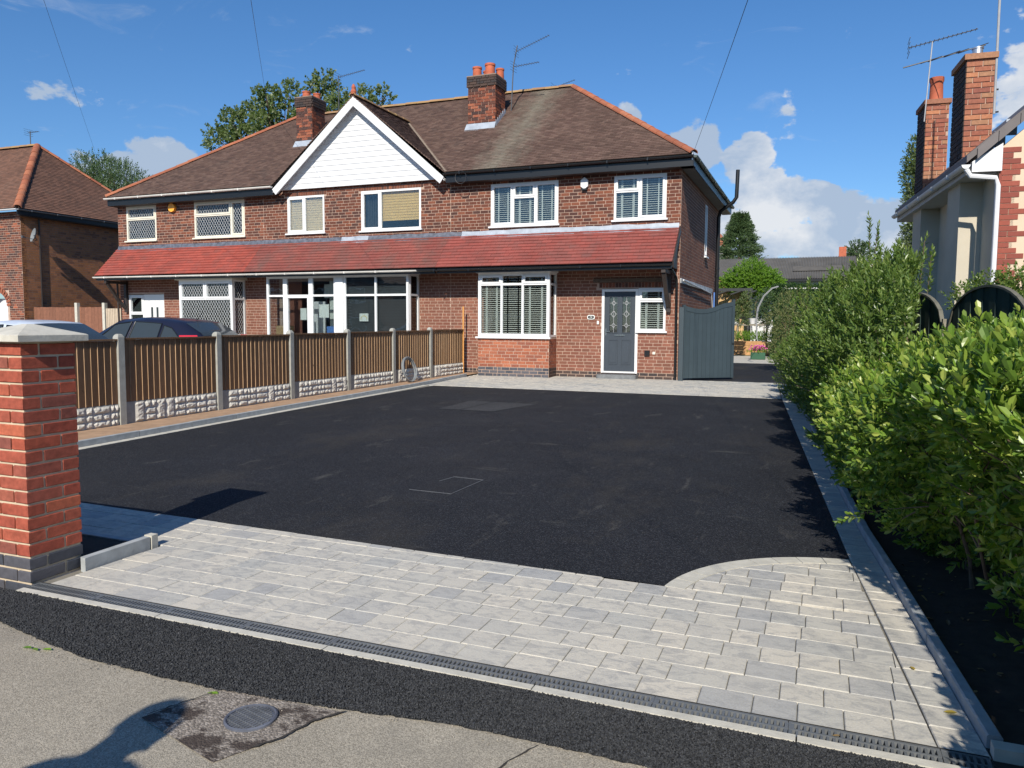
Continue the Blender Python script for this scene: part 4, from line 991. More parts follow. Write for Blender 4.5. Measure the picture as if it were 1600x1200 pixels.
me.materials.append(M['paper']); no = bpy.data.objects.new('numeral', me); link(no, npl, Matrix.Translation((ox, YF-.030, oz)) @ Matrix.Rotation(R(90), 4, 'X'))
MB().fbox(ff, -5.24, -5.19, 1.475, 1.56, .012, .03).build('door_bell', 'paper', hR)
MB().fbox(ff, -3.93-.07, -3.93+.06, .70, .83, .01, .06).build('outdoor_socket', 'black', hR)
MB().fbox(ff, -3.80, -3.735, .735, .80, .01, .03).build('wall_box', 'cream', hR)
MB().fbox(ff, -7.55, -7.45, .16, .25, .01, .02)  # (air brick sits in the plinth)
g = MB(); hexa = [(-5.61+.115*math.cos(t)*.95, YF-.01, 5.03+.15*math.sin(t)) for t in np.linspace(R(90), R(450), 7)[:-1]]; g.prism(hexa, (0, -.07, 0)); g.build('alarm_box', 'white', hR, label='white hexagonal alarm box')
MB().box((-5.68, YF-.09, 4.855), (-5.54, YF-.01, 4.90)).build('alarm_strobe', 'black', hR)
# down pipe on the corner and canopy bracket
g = MB(); g.tube([(-3.245, 18.28, 2.78), (-3.235, 18.9, 2.62), (-3.235, YF-.06, 2.45), (-3.225, YF-.06, ZG)], .034, 10); g.build('down_pipe', 'black', hR, True)
def bracket(parent, x):
    g = MB(); g.box((x-.05, YF-.10, 1.78), (x+.05, YF-.01, 2.80)); g.box((x-.05, 18.2, 2.70), (x+.05, YF-.10, 2.79))
    P = [(x, 18.28, 2.70), (x, 18.48, 2.46), (x, 18.66, 2.2), (x, 18.95, 1.92)]
    for a, b in zip(P, P[1:]): g.beam(a, b, .08, .10, up=(1, 0, 0))
    g.build('canopy_bracket', 'dark_timber', parent)
bracket(hR, -3.42)
# soil pipe stack at the back corner of the side wall
g = MB(); g.tube([(-3.06, 25.5, ZG), (-3.06, 25.5, 4.9), (-3.0, 25.5, 5.1), (-2.62, 25.45, 5.35), (-2.52, 25.45, 5.5), (-2.5, 25.45, 6.35)], .06, 10); g.build('soil_pipe', 'black', hR, True)
for z in (2.0, 3.0, 3.25): MB().lathe((-3.06, 25.5, z), [(.075, 0), (.075, .06)], 10).build('pipe_collar', 'black', hR)
g = MB(); g.tube([(-3.08, 25.05, ZG), (-3.08, 25.05, 2.5)], .022, 6); g.build('waste_pipe', 'blue_pipe', hR)
g = MB(); g.tube([(-3.10, 25.3, 1.5), (-3.10, 24.5, 2.45), (-3.12, 19.3, 2.58)], .02, 6); g.build('side_cable', 'white', hR)
MB().fbox(fs, YF+.1, 25.2, 2.50, 2.62, 0, .03).build('side_flashing', 'lead_pale', hR)
window(hR, fs, *sidewin, [(0, 1, 0, 1, False)], b=-.02, label='narrow white landing window in the side wall')
# ---------------- middle house
porchX = (-15.16, -10.37)
hM, _, itm = house('middle_house', 'middle brick house with white boarded gable and glazed white porch', X1, X2,
    [w2, w3, (porchX[0]+.1, porchX[1]-.1, ZG-.2, 2.7)], [(w2[0]-.08, w2[1]+.08, w2[3], w2[3]+.125), (w3[0]-.08, w3[1]+.08, w3[3], w3[3]+.11), (porchX[0], porchX[1], ZG-.1, 2.8)])
itm += soldiers(ff, w2[0]-.08, w2[1]+.08, w2[3]+.005, .12, 'brick_house')+soldiers(ff, w3[0]-.08, w3[1]+.08, w3[3]+.005, .105, 'brick_house')
itm = [t for t in itm if t[0].translation.z > ZG]
emit('brick', hM, itm, 300, 'bricks')
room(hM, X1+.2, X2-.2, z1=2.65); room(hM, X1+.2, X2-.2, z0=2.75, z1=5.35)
window(hM, ff, *w2, [(0, .47, 0, 1, True), (.47, 1, 0, 1, False)], fill='tan2', label='white upper window with pale pleated blind')
window(hM, ff, *w3, [(0, .33, 0, 1, True), (.33, 1, 0, 1, False)], fill='tan', label='white upper window with tan blind hanging crooked')
# porch frame and glazing
pf = FY(18.45); ptop = 2.82; P0 = porchX[0]; PW = porchX[1]-P0; split = .50
def lights(x0, x1, cells, label, fill=None): return window(hM, pf, x0, x1, .35, ptop, cells, b=-.035, ow=.07, sill=False, label=label, fill=fill)
xa, xb = P0, P0+PW*.105+.35; Z_ = .77
lights(P0, P0+.66, [(0, 1, 0, Z_, False), (0, 1, Z_, 1, False)], 'narrow porch side light')
lights(P0+.66, P0+1.56, [(0, 1, Z_, 1, False), (0, 1, 0, Z_, True)], 'porch door with glass')
lights(P0+1.56, P0+2.42, [(0, 1, 0, Z_, False), (0, 1, Z_, 1, False)], 'porch side light')
MB().fbox(pf, P0+2.42, P0+2.68, .3, ptop, -.06, .03).build('porch_post', 'upvc', hM)
lights(P0+2.68, porchX[1]-.02, [(0, .5, 0, Z_, False), (0, .5, Z_, 1, False), (.5, 1, 0, Z_, False), (.5, 1, Z_, 1, False)], 'middle bay window with dark blinds', 'dark')
window(hM, FE(porchX[1]), 18.52, YF-.02, .35, ptop, [(0, 1, 0, Z_, False), (0, 1, Z_, 1, False)], b=-.035, sill=False, label='narrow return light of the porch')
MB().box((P0-.03, 18.40, ptop), (porchX[1]+.03, YF-.01, 2.87)).build('porch_head', 'upvc', hM)
MB().fbox(pf, P0, porchX[1], -.1, .345, -.12, 0).build('porch_plinth', 'brick_lower', hM)
# things just inside the porch
iw = FY(19.12)
MB().fbox(iw, P0+.15, P0+.75, .2, 2.7, -.02, 0).build('inner_brick_wall', 'brick_lower', hM)
MB().fbox(iw, P0+1.75, P0+2.5, .2, 2.72, -.02, 0).fbox(iw, P0+1.6, P0+2.55, 2.2, 2.6, .02, .05).build('inner_wall', 'interior_pale', hM)
MB().fbox(iw, P0+1.05, P0+1.6, .2, 2.1, -.02, .03).build('inner_door', 'white', hM)
for (a, z, w_, h_) in ((P0+1.15, 1.55, .22, .34), (P0+1.80, 1.62, .34, .38)): MB().fbox(pf, a, a+w_, z, z+h_, -.075, -.07).build('paper_notice', 'paper', hM)
g = MB(); g.beam(iw.p(P0+1.95, 2.65, .2), iw.p(P0+2.3, 1.75, .2), .12, .03, up=(0, 1, 0)); g.build('stair_string', 'interior_pale', hM)
g = MB(); g.fbox(pf, P0+3.16, P0+3.45, 1.52, 1.74, -.075, -.07); pn = g.build('window_card', 'paper', hM)
g = MB()
for k in range(8):
    a, b = math.pi*k/8, math.pi*(k+1)/8; c = (P0+3.305, 1.575); g.beam(pf.p(c[0]+.10*math.cos(a), c[1]+.10*math.sin(a), -.068), pf.p(c[0]+.10*math.cos(b), c[1]+.10*math.sin(b), -.068), .02, .003, up=pf.n)
g.build('rainbow_arc', 'rainbow', pn)
g = MB(); g.box((P0+.2, 18.6, .9), (P0+.62, 18.9, 1.38)); g.build('cardboard_box', 'cardboard', hM)
g = MB(); g.box((P0+2.0, 18.6, 1.0), (P0+2.25, 18.8, 1.37)); g.build('blue_tub', 'blue_pipe', hM)
# gable: boards and barge boards
GA = (-12.25, 7.78); GL, GR = (-15.07, 5.38), (-9.43, 5.38); gy = 18.93; slope = (GA[1]-5.38)/(GA[0]-GL[0])
MB().prism([(GL[0]+.1, gy+.03, 5.40), (GR[0]-.1, gy+.03, 5.40), (GA[0], gy+.03, 7.66)], (0, .1, 0)).build('gable_backing', 'white', hM)
z = 5.385
while z < 7.55:
    zt = min(z+.152, 7.66); hw = lambda q: (7.70-q)/slope
    a0_, a1_ = hw(z), hw(zt)
    g = MB(); P = [(GA[0]-a0_, gy-.002, z), (GA[0]+a0_, gy-.002, z), (GA[0]+a1_, gy+.012, zt), (GA[0]-a1_, gy+.012, zt)]; g.prism(P, (0, .016, 0)); g.build('gable_board', 'white', hM); z += .152
for (e, s_) in ((GL, -1), (GR, 1)):
    d = Vector((GA[0]-e[0], 0, GA[1]-e[1])).normalized(); nrm = Vector((-d.z, 0, d.x))*(1 if s_ < 0 else -1)
    A = Vector((e[0], EY-.02, e[1])); B = Vector((GA[0], EY-.02, GA[1])); lo = -nrm*.205
    Bl = B-Vector((0, 0, .205/abs(nrm.z)))
    g = MB(); g.prism([A, B, Bl, A+Vector((0, 0, -.02))+lo*.9] if s_ < 0 else [B, A, A+Vector((0, 0, -.02))+lo*.9, Bl], (0, .03, 0)); g.build('barge_board', 'white', hM)
    g = MB(); g.prism([A+Vector((0, .035, -.06)), B+Vector((0, .035, -.06)), B+Vector((0, .035, -.09)), A+Vector((0, .035, -.09))], (0, .22, 0)); g.build('gable_soffit', 'white', hM)
# ---------------- left house
bayL = (-18.52, -16.44)
hL, _, itl = house('left_house', 'left end brick house with diamond leaded windows and white door', XL, X1,
    [w0, w1, (-21.28, -19.76, ZG-.2, 2.37), (bayL[0]+.1, bayL[1]-.1, .9, 2.7)], [(bayL[0], bayL[1], ZG-.1, 2.8)])
emit('brick', hL, itl+bricks(FY(18.45), bayL[0], bayL[1], ZG, 1.05, mat='brick_lower'), 300, 'bricks')
wall_back(hL, FY(18.45), bayL[0], bayL[1], -.1, 1.05, [], 'mortar', .1, 'bay_wall'); wall_back(hL, FE(bayL[1]), 18.454, YF, -.1, 1.05, [], 'brick_lower', .1, 'bay_wall')
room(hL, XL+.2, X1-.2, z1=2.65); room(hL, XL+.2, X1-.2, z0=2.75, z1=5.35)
window(hL, ff, *w0, [(0, 1, 0, .62, False), (0, 1, .62, 1, True)], fill='lace', lattice=True, mat='cream', label='cream framed leaded window with net curtain')
window(hL, ff, *w1, [(0, .735, 0, .62, False), (0, .735, .62, 1, True), (.735, 1, 0, 1, True)], lattice=True, mat='cream', label='wide cream framed leaded window')
g = MB()
for i in range(9): g.fbox(ff, w1[0]+.1+i*.06, w1[0]+.155+i*.06, w1[2]+.05, w1[2]+.95-.05*(i % 3), -.16-.02*(i % 2), -.15-.02*(i % 2))
g.build('curtain', 'lace', hL)
window(hL, FY(18.45), bayL[0], bayL[1], 1.06, 2.76, [(0, .5, .66, 1, True), (.5, 1, .66, 1, True), (0, 1, 0, .66, False)], fill='lace', lattice=True, b=-.035, ow=.08, label='square bay window with net curtains')
window(hL, FE(bayL[1]), 18.52, YF-.02, 1.06, 2.76, [(0, 1, 0, .66, False), (0, 1, .66, 1, False)], b=-.035, lattice=True, sill=False, label='return light of the leaded bay')
MB().box((bayL[0]-.08, 18.36, 2.76), (bayL[1]+.08, YF-.01, 2.86)).build('bay_head', 'cream', hL)
window(hL, ff, -21.28, -20.62, .3, 2.35, [(0, 1, 0, .70, False), (0, 1, .70, 1, True)], sill=False, b=-.02, label='side light beside the white door')
g = MB(); g.fbox(ff, -20.62, -19.76, .25, 2.36, -.06, -.01); g.build('front_door', 'upvc', hL)
for (a, b) in ((-20.33, -20.25), (-20.10, -20.02)): MB().fbox(ff, a, b, 1.35, 1.95, -.01, .002).build('door_pane', 'car_glass', hL)
g = MB(); hexa = [(-19.25+.14*math.cos(t), YF-.01, 5.10+.14*math.sin(t)) for t in np.linspace(0, 2*math.pi, 9)[:-1]]; g.prism(hexa, (0, -.09, 0)); g.build('alarm_box', 'orange', hL, label='orange and white alarm box')
wall_back(hL, Fr((XL, 0, 0), (0, -1, 0), (-1, 0, 0)), -27.045, -YF-.004, -.1, 5.42, [], 'brick_lower')
bracket(hL, -21.35)
g = MB(); g.tube([(-21.62, 18.9, 2.8), (-21.62, 18.95, .1)], .03, 8); g.build('down_pipe', 'dark_timber', hL)
for h_, a, b in ((hM, -X2, -X1), (hL, -X1, -XL)): wall_back(h_, Fr((0, 27.05, 0), (-1, 0, 0), (0, 1, 0)), a, b, -.1, 5.42, [], 'mortar', .15, 'rear_wall')

# ---- main roofs, one section per house
VL = math.hypot(RUN, RISE); fv = Vector((0, RUN/VL, RISE/VL)); fu = Vector((1, 0, 0)); fn = fu.cross(fv)
EX0, EX1 = -21.75-.02, -2.85; GHALF = 2.86; GRUN = (GA[1]-EAVE_Z)/(RISE/RUN)
def rng_main(v, x0, x1, mat):
    y = v*RUN/VL; lo = max(x0, EX0+y); hi = min(x1, EX1-y); gh = GHALF*(1-y/GRUN) if y < GRUN else 0; segs = []
    if gh > 0:
        if lo < GA[0]-gh: segs.append((lo, min(hi, GA[0]-gh), mat))
        if hi > GA[0]+gh: segs.append((max(lo, GA[0]+gh), hi, mat))
    else: segs.append((lo, hi, mat))
    return [s for s in segs if s[1] > s[0]]
fo = Vector((0, EY, EAVE_Z))
for h_, x0, x1, mat in ((hL, XL-.5, X1, 'roof'), (hM, X1, X2, 'roof'), (hR, X2, XR+.5, 'roof_lichen')):
    it = tiles(fo, fu, fv, fn, lambda v: rng_main(v, x0, x1, mat), VL, .165, .10, None)
    emit('roof_tile', h_, it, 0, 'roof_tiles')
def roof_slab(parent, polys):
    g = MB()
    for P in polys: g.add(P, [tuple(range(len(P)))])
    g.build('roof_deck', 'interior', parent)
yb_, zr_ = EY+RUN, EAVE_Z+RISE; yk = EY+2*RUN; d_ = -.012; RX0, RX1 = EX0+RUN, EX1-RUN
cutz = lambda x: None
roof_slab(hL, [[(EX0, EY, EAVE_Z+d_), (X1, EY, EAVE_Z+d_), (X1, yb_, zr_+d_), (RX0, yb_, zr_+d_)], [(EX0, EY, EAVE_Z+d_), (RX0, yb_, zr_+d_), (EX0, yk, EAVE_Z+d_)], [(EX0, yk, EAVE_Z+d_), (RX0, yb_, zr_+d_), (X1, yb_, zr_+d_), (X1, yk, EAVE_Z+d_)]])
gyv = EY+GRUN
roof_slab(hM, [[(X1, EY, EAVE_Z+d_), (GA[0]-GHALF-.02, EY, EAVE_Z+d_), (GA[0], gyv, GA[1]+d_), (GA[0]+GHALF+.02, EY, EAVE_Z+d_), (X2, EY, EAVE_Z+d_), (X2, yb_, zr_+d_), (X1, yb_, zr_+d_)], [(X1, yk, EAVE_Z+d_), (X1, yb_, zr_+d_), (X2, yb_, zr_+d_), (X2, yk, EAVE_Z+d_)]])
roof_slab(hR, [[(X2, EY, EAVE_Z+d_), (EX1, EY, EAVE_Z+d_), (RX1, yb_, zr_+d_), (X2, yb_, zr_+d_)], [(EX1, EY, EAVE_Z+d_), (EX1, yk, EAVE_Z+d_), (RX1, yb_, zr_+d_)], [(X2, yk, EAVE_Z+d_), (X2, yb_, zr_+d_), (RX1, yb_, zr_+d_), (EX1, yk, EAVE_Z+d_)]])
# gable roof slopes
gs = math.hypot(GHALF, GA[1]-EAVE_Z)
for sgn in (1, -1):
    o_ = Vector((GA[0]+sgn*GHALF, EY-.03, EAVE_Z-.02)); u_ = Vector((0, 1, 0)); v_ = Vector((-sgn*GHALF, 0, GA[1]-EAVE_Z)).normalized(); n_ = Vector((sgn*(GA[1]-EAVE_Z), 0, GHALF)).normalized()
    if u_.cross(v_).dot(n_) < 0: u_ = -u_; o_ = o_
    def rg(v, u_=u_): L_ = .03+GRUN*v/gs; return [(0, L_, 'roof')] if u_.y > 0 else [(-L_, 0, 'roof')]
    emit('roof_tile', hM, tiles(o_, u_, v_, n_, rg, gs-.03, .165, .10, None), 0, 'roof_tiles')
    roof_slab(hM, [[(GA[0]+sgn*GHALF, EY, EAVE_Z-.03), (GA[0], EY, GA[1]-.03), (GA[0], gyv, GA[1]-.03)]])
ridge_tiles(hM, (GA[0], EY-.05, GA[1]+.02), (GA[0], gyv, GA[1]+.03), .10, 'ridge_moss')
g = MB(); g.lathe((GA[0], EY+.02, GA[1]+.05), [(.07, 0), (.085, .08), (.05, .14), (.06, .2), (.02, .28)], 10); g.build('finial', 'terracotta', hM)
ridge_tiles(hL, (EX0, EY, EAVE_Z+.03), (RX0, yb_, zr_+.04), .11, 'ridge_orange', .42)
ridge_tiles(hL, (RX0, yb_, zr_+.04), (X1, yb_, zr_+.04), .11, 'ridge_moss'); ridge_tiles(hM, (X1, yb_, zr_+.04), (X2, yb_, zr_+.04), .11, 'ridge_moss')
ridge_tiles(hR, (X2, yb_, zr_+.04), (RX1, yb_, zr_+.04), .11, 'ridge_moss'); ridge_tiles(hR, (EX1, EY, EAVE_Z+.03), (RX1, yb_, zr_+.04), .11, 'ridge_orange', .42)
# valley lead
for sgn in (1, -1):
    g = MB(); g.beam((GA[0]+sgn*(GHALF+.03), EY, EAVE_Z+.03), (GA[0], gyv, GA[1]+.035), .10, .012); g.build('valley', 'valley', hM)
# eaves: fascia, soffit, gutters
def half_gutter(parent, p, q, r, mat, name='gutter'):
    p = Vector(p); q = Vector(q); d = (q-p).normalized(); out = d.cross(Vector((0, 0, 1))); V = []; F = []; K = 8
    for c in (p, q):
        for rad in (r, r-.006):
            for k in range(K+1): a = math.pi+math.pi*k/K; V.append(c+out*(math.cos(a)*rad)+Vector((0, 0, math.sin(a)*rad)))
    N = K+1
    for k in range(K): F += [(k, k+1, 2*N+k+1, 2*N+k), (N+k+1, N+k, 3*N+k, 3*N+k+1)]
    F += [(0, N, 3*N, 2*N), (K, 2*N+K, 3*N+K, N+K), tuple(range(N)), tuple(range(3*N-1, 2*N-1, -1))]
    g = MB(); g.add(V, F); L_ = (q-p).length
    for k in range(int(L_/1.0)):
        c = p+d*(.5+k); g.beam(c-d*.015+Vector((0, 0, -r*.5)), c+d*.015+Vector((0, 0, -r*.5)), r*2.15, r*1.15)
    g.build(name, mat, parent)
for h_, a, b, mat in ((hL, EX0, GL[0], 'gut_white'), (hR, GR[0], EX1, 'black')):
    MB().box((a+.05, EY+.015, EAVE_Z-.27), (b-.0, EY+.05, EAVE_Z-.045)).build('fascia', 'black', h_)
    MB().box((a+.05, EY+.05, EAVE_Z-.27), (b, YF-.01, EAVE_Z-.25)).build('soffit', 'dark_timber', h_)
    half_gutter(h_, (a, EY-.05, EAVE_Z-.03), (b, EY-.05, EAVE_Z-.03), .056, mat)
half_gutter(hR, (EX1+.03, EY, EAVE_Z-.03), (EX1+.03, yk, EAVE_Z-.03), .056, 'gut_green')
MB().box((EX1-.05, EY+.05, EAVE_Z-.27), (EX1-.015, yk, EAVE_Z-.045)).build('fascia', 'black', hR)
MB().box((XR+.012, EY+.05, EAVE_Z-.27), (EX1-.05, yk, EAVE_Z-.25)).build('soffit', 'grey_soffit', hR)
MB().box((X2, EY-.0, 5.40), (GR[0]+.1, EY+.3, 5.44)).build('eaves_end', 'black', hR)
g = MB(); g.tube([(-8.9+.16*math.cos(t), EY-.08, 5.33+.17*math.sin(t)) for t in np.linspace(0, 2*math.pi, 17)], .008, 5, cap=False); g.build('cable_loop', 'wire', hR)
# ---- canopy over the ground floor
CY, CZ0, CZ1 = 18.13, 2.93, 3.86; cV = math.hypot(YF-CY, CZ1-CZ0); cv = Vector((0, (YF-CY)/cV, (CZ1-CZ0)/cV)); cn = fu.cross(cv); co = Vector((0, CY, CZ0))
for h_, x0, x1, mat in ((hL, -21.70, X1, 'canopy_l'), (hM, X1, -9.4, 'canopy_m'), (hR, -9.4, XR-.02, 'canopy_r')):
    emit('canopy_tile', h_, tiles(co, fu, cv, cn, lambda v: [(x0, x1, mat)], cV, .26, .118, None, thick=.021, over=.03, jit=.004), 300, 'canopy_tiles')
    g = MB(); g.add([(x0, CY+.02, CZ0-.01), (x1, CY+.02, CZ0-.01), (x1, YF, CZ1-.01), (x0, YF, CZ1-.01)], [(0, 1, 2, 3)]); g.build('canopy_deck', 'interior', h_)
    MB().box((x0+.03, CY+.04, CZ0-.14), (x1-.03, CY+.075, CZ0-.02)).build('canopy_fascia', 'black', h_)
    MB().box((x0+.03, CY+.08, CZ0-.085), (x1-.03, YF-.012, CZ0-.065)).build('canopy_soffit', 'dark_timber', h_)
half_gutter(hL, (-21.75, CY-.01, CZ0-.03), (X1, CY-.01, CZ0-.04), .05, 'gut_white'); half_gutter(hM, (X1, CY-.01, CZ0-.04), (-9.95, CY-.01, CZ0-.045), .05, 'gut_white')
half_gutter(hR, (-9.92, CY-.01, CZ0-.05), (XR-.02, CY-.01, CZ0-.03), .05, 'black')
for h_, a, b, k in ((hL, -21.66, X1, 'lead_dark'), (hM, X1, -12.9, 'lead_dark'), (hM, -12.9, -12.0, 'lead'), (hM, -12.0, -9.4, 'lead_dark'), (hR, -9.4, -9.05, 'lead_dark'), (hR, -9.05, XR-.03, 'lead')):
    g = MB(); n = max(2, int((b-a)/.25)); V = []; F = []
    for i in range(n+1):
        x = a+(b-a)*i/n; jz = random.uniform(-.012, .012); V += [(x, YF-.004, CZ1+.10+jz), (x, YF-.022, CZ1+.095+jz), (x, YF-.045, CZ1+.012), (x, YF-.13, CZ1-.10+jz*.6)]
        if i: p_ = 4*(i-1); F += [(p_+j, p_+j+1, p_+j+5, p_+j+4) for j in range(3)]
    g.add(V, F); g.build('lead_flashing', k, h_)
for h_, x, s_ in ((hR, XR-.02, 1), (hL, -21.70, -1)):
    g = MB(); g.prism([(x, CY, CZ0+.02), (x, YF, CZ1+.02), (x, YF, CZ1-.14), (x, CY+.05, CZ0-.12)], (s_*.03, 0, 0)); g.build('canopy_verge', 'dark_timber', h_)
    g = MB(); g.prism([(x-s_*.06, CY+.08, CZ0-.1), (x-s_*.06, YF-.02, CZ0-.1), (x-s_*.06, YF-.02, CZ1-.1)], (s_*.03, 0, 0)); g.build('canopy_cheek', 'dark_timber', h_)
# ---- chimneys
def chimney(parent, x0, x1, y0, y1, zb, zt, pots, lab):
    ch = MB().box((x0+.01, y0+.01, zb-.4), (x1-.01, y1-.01, zt)).build('chimney', 'mortar', parent, label=lab)
    it = []
    for fr, a, b in ((FY(y0), x0, x1), (FE(x1), y0, y1)):
        it += bricks(fr, a, b, zb-.3, zt-.30, mat=lambda a_, z_: 'brick_chim' if random.random() < .8 else 'brick_bay', H=.083)
        it += bricks(fr, a-(.035 if fr.n.y else -.0), b+.035, zt-.30, zt, mat='brick_dark', H=.075, proud=.035)
    for i in it:
        pass
    emit('brick', ch, it, 60, 'bricks')
    MB().box((x0-.0, y0+.012, zt-.3), (x1-.012, y1, zt+.0)).build('chimney_crown', 'mortar_dark', ch)
    MB().box((x0-.03, y0-.03, zt+.001), (x1+.03, y1, zt+.03)).build('chimney_crown', 'mortar_dark', ch)
    for (x, y, r, hh) in pots:
        g = MB(); g.lathe((x, y, zt+.03), [(r*.95, 0), (r, .02), (r*.93, hh*.8), (r*1.06, hh*.84), (r*1.06, hh), (r*.85, hh), (r*.85, hh*.7)], 16); g.build('chimney_pot', 'terracotta', ch, True)
    zz = EAVE_Z+(y0-EY)*RISE/RUN
    g = MB(); g.prism([(x0-.06, y0-.14, zz-.10), (x1+.03, y0-.14, zz-.10), (x1+.02, y0-.02, zz+.13), (x0-.03, y0-.02, zz+.13)], (0, -.006, .012)); g.build('lead_apron', 'lead', ch)
    n = 6
    for i in range(n):
        ya, yb2 = y0+(y1-y0)*i/n, y0+(y1-y0)*(i+1)/n; za, zb2 = [EAVE_Z+(q-EY)*RISE/RUN for q in (ya, yb2)]
        g = MB(); g.prism([(x1+.012, ya, za-.02), (x1+.012, yb2, zb2-.02), (x1+.012, yb2, zb2+.12), (x1+.012, ya, zb2+.12)], (.012, 0, 0)); g.build('stepped_flashing', 'lead', ch)
    return ch
chimney(hR, -9.80, -8.92, 21.0, 21.75, 7.15, 8.68, [(-9.60, 21.22, .135, .30), (-9.42, 21.55, .12, .27), (-9.20, 21.25, .15, .36), (-9.02, 21.58, .12, .30)], 'brick chimney stack with four clay pots')
chimney(hL, -15.93, -15.31, 21.0, 21.7, 7.15, 8.70, [(-15.70, 21.25, .13, .22), (-15.48, 21.5, .12, .20)], 'brick chimney stack with two clay pots')
# ---- television aerials
def yagi(g, c, d, L, n, el=.16, up=Vector((0, 0, 1)), vertical=False, refl=True):
    c = Vector(c); d = Vector(d).normalized(); s_ = d.cross(up).normalized(); e = up if vertical else s_
    g.tube([c, c+d*L], .009, 5)
    for i in range(n): p = c+d*(L*(i+.6)/n); k = el*(1-.35*i/n); g.tube([p-e*k, p+e*k], .005, 4)
    if refl:
        for zz in (-.12, -.04, .04, .12): g.tube([c+up*zz-s_*.2, c+up*zz+s_*.2], .005, 4)
ta = thing('tv_aerial', 'tall mast with two comb shaped aerials beside the right chimney', 'tv aerial', (-8.78, 21.7, 7.5))
g = MB(); g.tube([(-8.78, 21.85, 7.6), (-8.70, 21.85, 9.15), (-8.58, 21.85, 9.72)], .018, 6); g.build('mast', 'alu', ta)
g = MB(); yagi(g, (-8.62, 21.85, 9.55), (1, 0, .33), 1.1, 14, .12); g.build('upper_antenna', 'alu', ta)
g = MB(); yagi(g, (-8.70, 21.85, 9.12), (1, -.1, .02), .85, 10, .12, refl=True); g.build('lower_antenna', 'alu', ta)
ta = thing('tv_aerial', 'small aerial peeping over the ridge right of the right chimney', 'tv aerial', (-7.75, 23.6, 8.7))
g = MB(); g.tube([(-7.95, 23.6, 8.5), (-7.95, 23.6, 9.0)], .015, 5); yagi(g, (-8.05, 23.6, 8.92), (1, 0, .25), .75, 9, .1); g.build('antenna', 'alu', ta)
ta = thing('tv_aerial', 'single comb aerial on a thin mast behind the left chimney', 'tv aerial', (-15.1, 22.3, 8))
g = MB(); g.tube([(-15.18, 22.3, 7.9), (-15.18, 22.3, 9.72)], .015, 6); g.build('mast', 'alu', ta)
g = MB(); yagi(g, (-15.2, 22.3, 9.66), (1, 0, .12), 1.05, 13, .1); g.build('antenna', 'alu', ta)

# ---- side gate
sg = thing('side_gate', 'grey painted timber side gate with a dipped top standing ajar', 'gate', (-2.5, 19.3, gz(19)))
A = Vector((-3.06, 18.90, gz(18.9))); B = Vector((-1.93, 19.78, gz(19.8))); gd = (B-A); gd.z = 0; GLn = gd.length; gd.normalize(); gn = Vector((gd.y, -gd.x, 0)); fg = Fr((A.x, A.y, 0), gd, gn)
def topz(t): return 1.93-.085*math.sin(math.pi*min(1, t*1.25))+.12*t*t
MB().fbox(Fr((-3.13, 18.87, 0), (1, 0, 0), (0, -1, 0)), 0, .11, gz(19)-.05, 1.90, -.05, .03).build('gate_post', 'gate', sg)
nb = 11
for i in range(nb):
    t0, t1 = i/nb, (i+1)/nb; a, b = .08+t0*(GLn-.16), .08+t1*(GLn-.16)
    P = [fg.p(a+.0025, .17, .0), fg.p(b-.0025, .17, .0), fg.p(b-.0025, topz(t1)-.05, .0), fg.p(a+.0025, topz(t0)-.05, .0)]
    MB().prism(P, gn*.016).build('gate_board', 'gate', sg)
for (a, b, za) in ((0, .075, topz(0)+.03), (GLn-.075, GLn, topz(1)+.06)): MB().fbox(fg, a, b, .165, za, -.03, .026).build('gate_stile', 'gate', sg)
for i in range(nb):
    t0, t1 = i/nb, (i+1)/nb; a, b = .076+t0*(GLn-.152), .076+t1*(GLn-.152)
    MB().prism([fg.p(a, topz(t0)-.11, .017), fg.p(b, topz(t1)-.11, .017), fg.p(b, topz(t1), .017), fg.p(a, topz(t0), .017)], gn*.012).build('top_rail', 'gate', sg)
g = MB(); g.lathe(fg.p(GLn-.04, 1.02, .04), [(.018, -.02), (.018, .02)], 8); g.build('gate_latch', 'black', sg)

# ================================================================== FOLIAGE
HEX = (np.array([(0, 0, 0), (.30, .36, .05), (.72, .42, .07), (1, 0, -.02), (.72, -.42, .07), (.30, -.36, .05), (.5, 0, -.03)]), np.array([(0, 6, 1), (1, 6, 2), (2, 6, 3), (3, 6, 4), (4, 6, 5), (5, 6, 0)]))
RHO = (np.array([(0, 0, 0), (.45, .5, .06), (1, 0, 0), (.45, -.5, .06)]), np.array([(0, 2, 1), (0, 3, 2)]))
def unit(a): return a/np.maximum(np.linalg.norm(a, axis=-1, keepdims=True), 1e-9)
def leaf_mesh(name, P, D, N, L, Wd, tpl, mat, parent, kind='stuff', label=None, rnd=None, **k):
    D = unit(D); B = unit(np.cross(N, D)); N = np.cross(D, B); T, F = tpl; n = len(P)
    V = P[:, None]+D[:, None]*(T[None, :, :1]*L[:, None, None])+B[:, None]*(T[None, :, 1:2]*Wd[:, None, None])+N[:, None]*(T[None, :, 2:]*L[:, None, None])
    FF = F[None]+np.arange(n)[:, None, None]*len(T)
    return npmesh(name, V.reshape(-1, 3), FF.reshape(-1, 3), mat, parent, np.repeat(rng.random(n) if rnd is None else rnd, len(F)), kind=kind, label=label, **k)
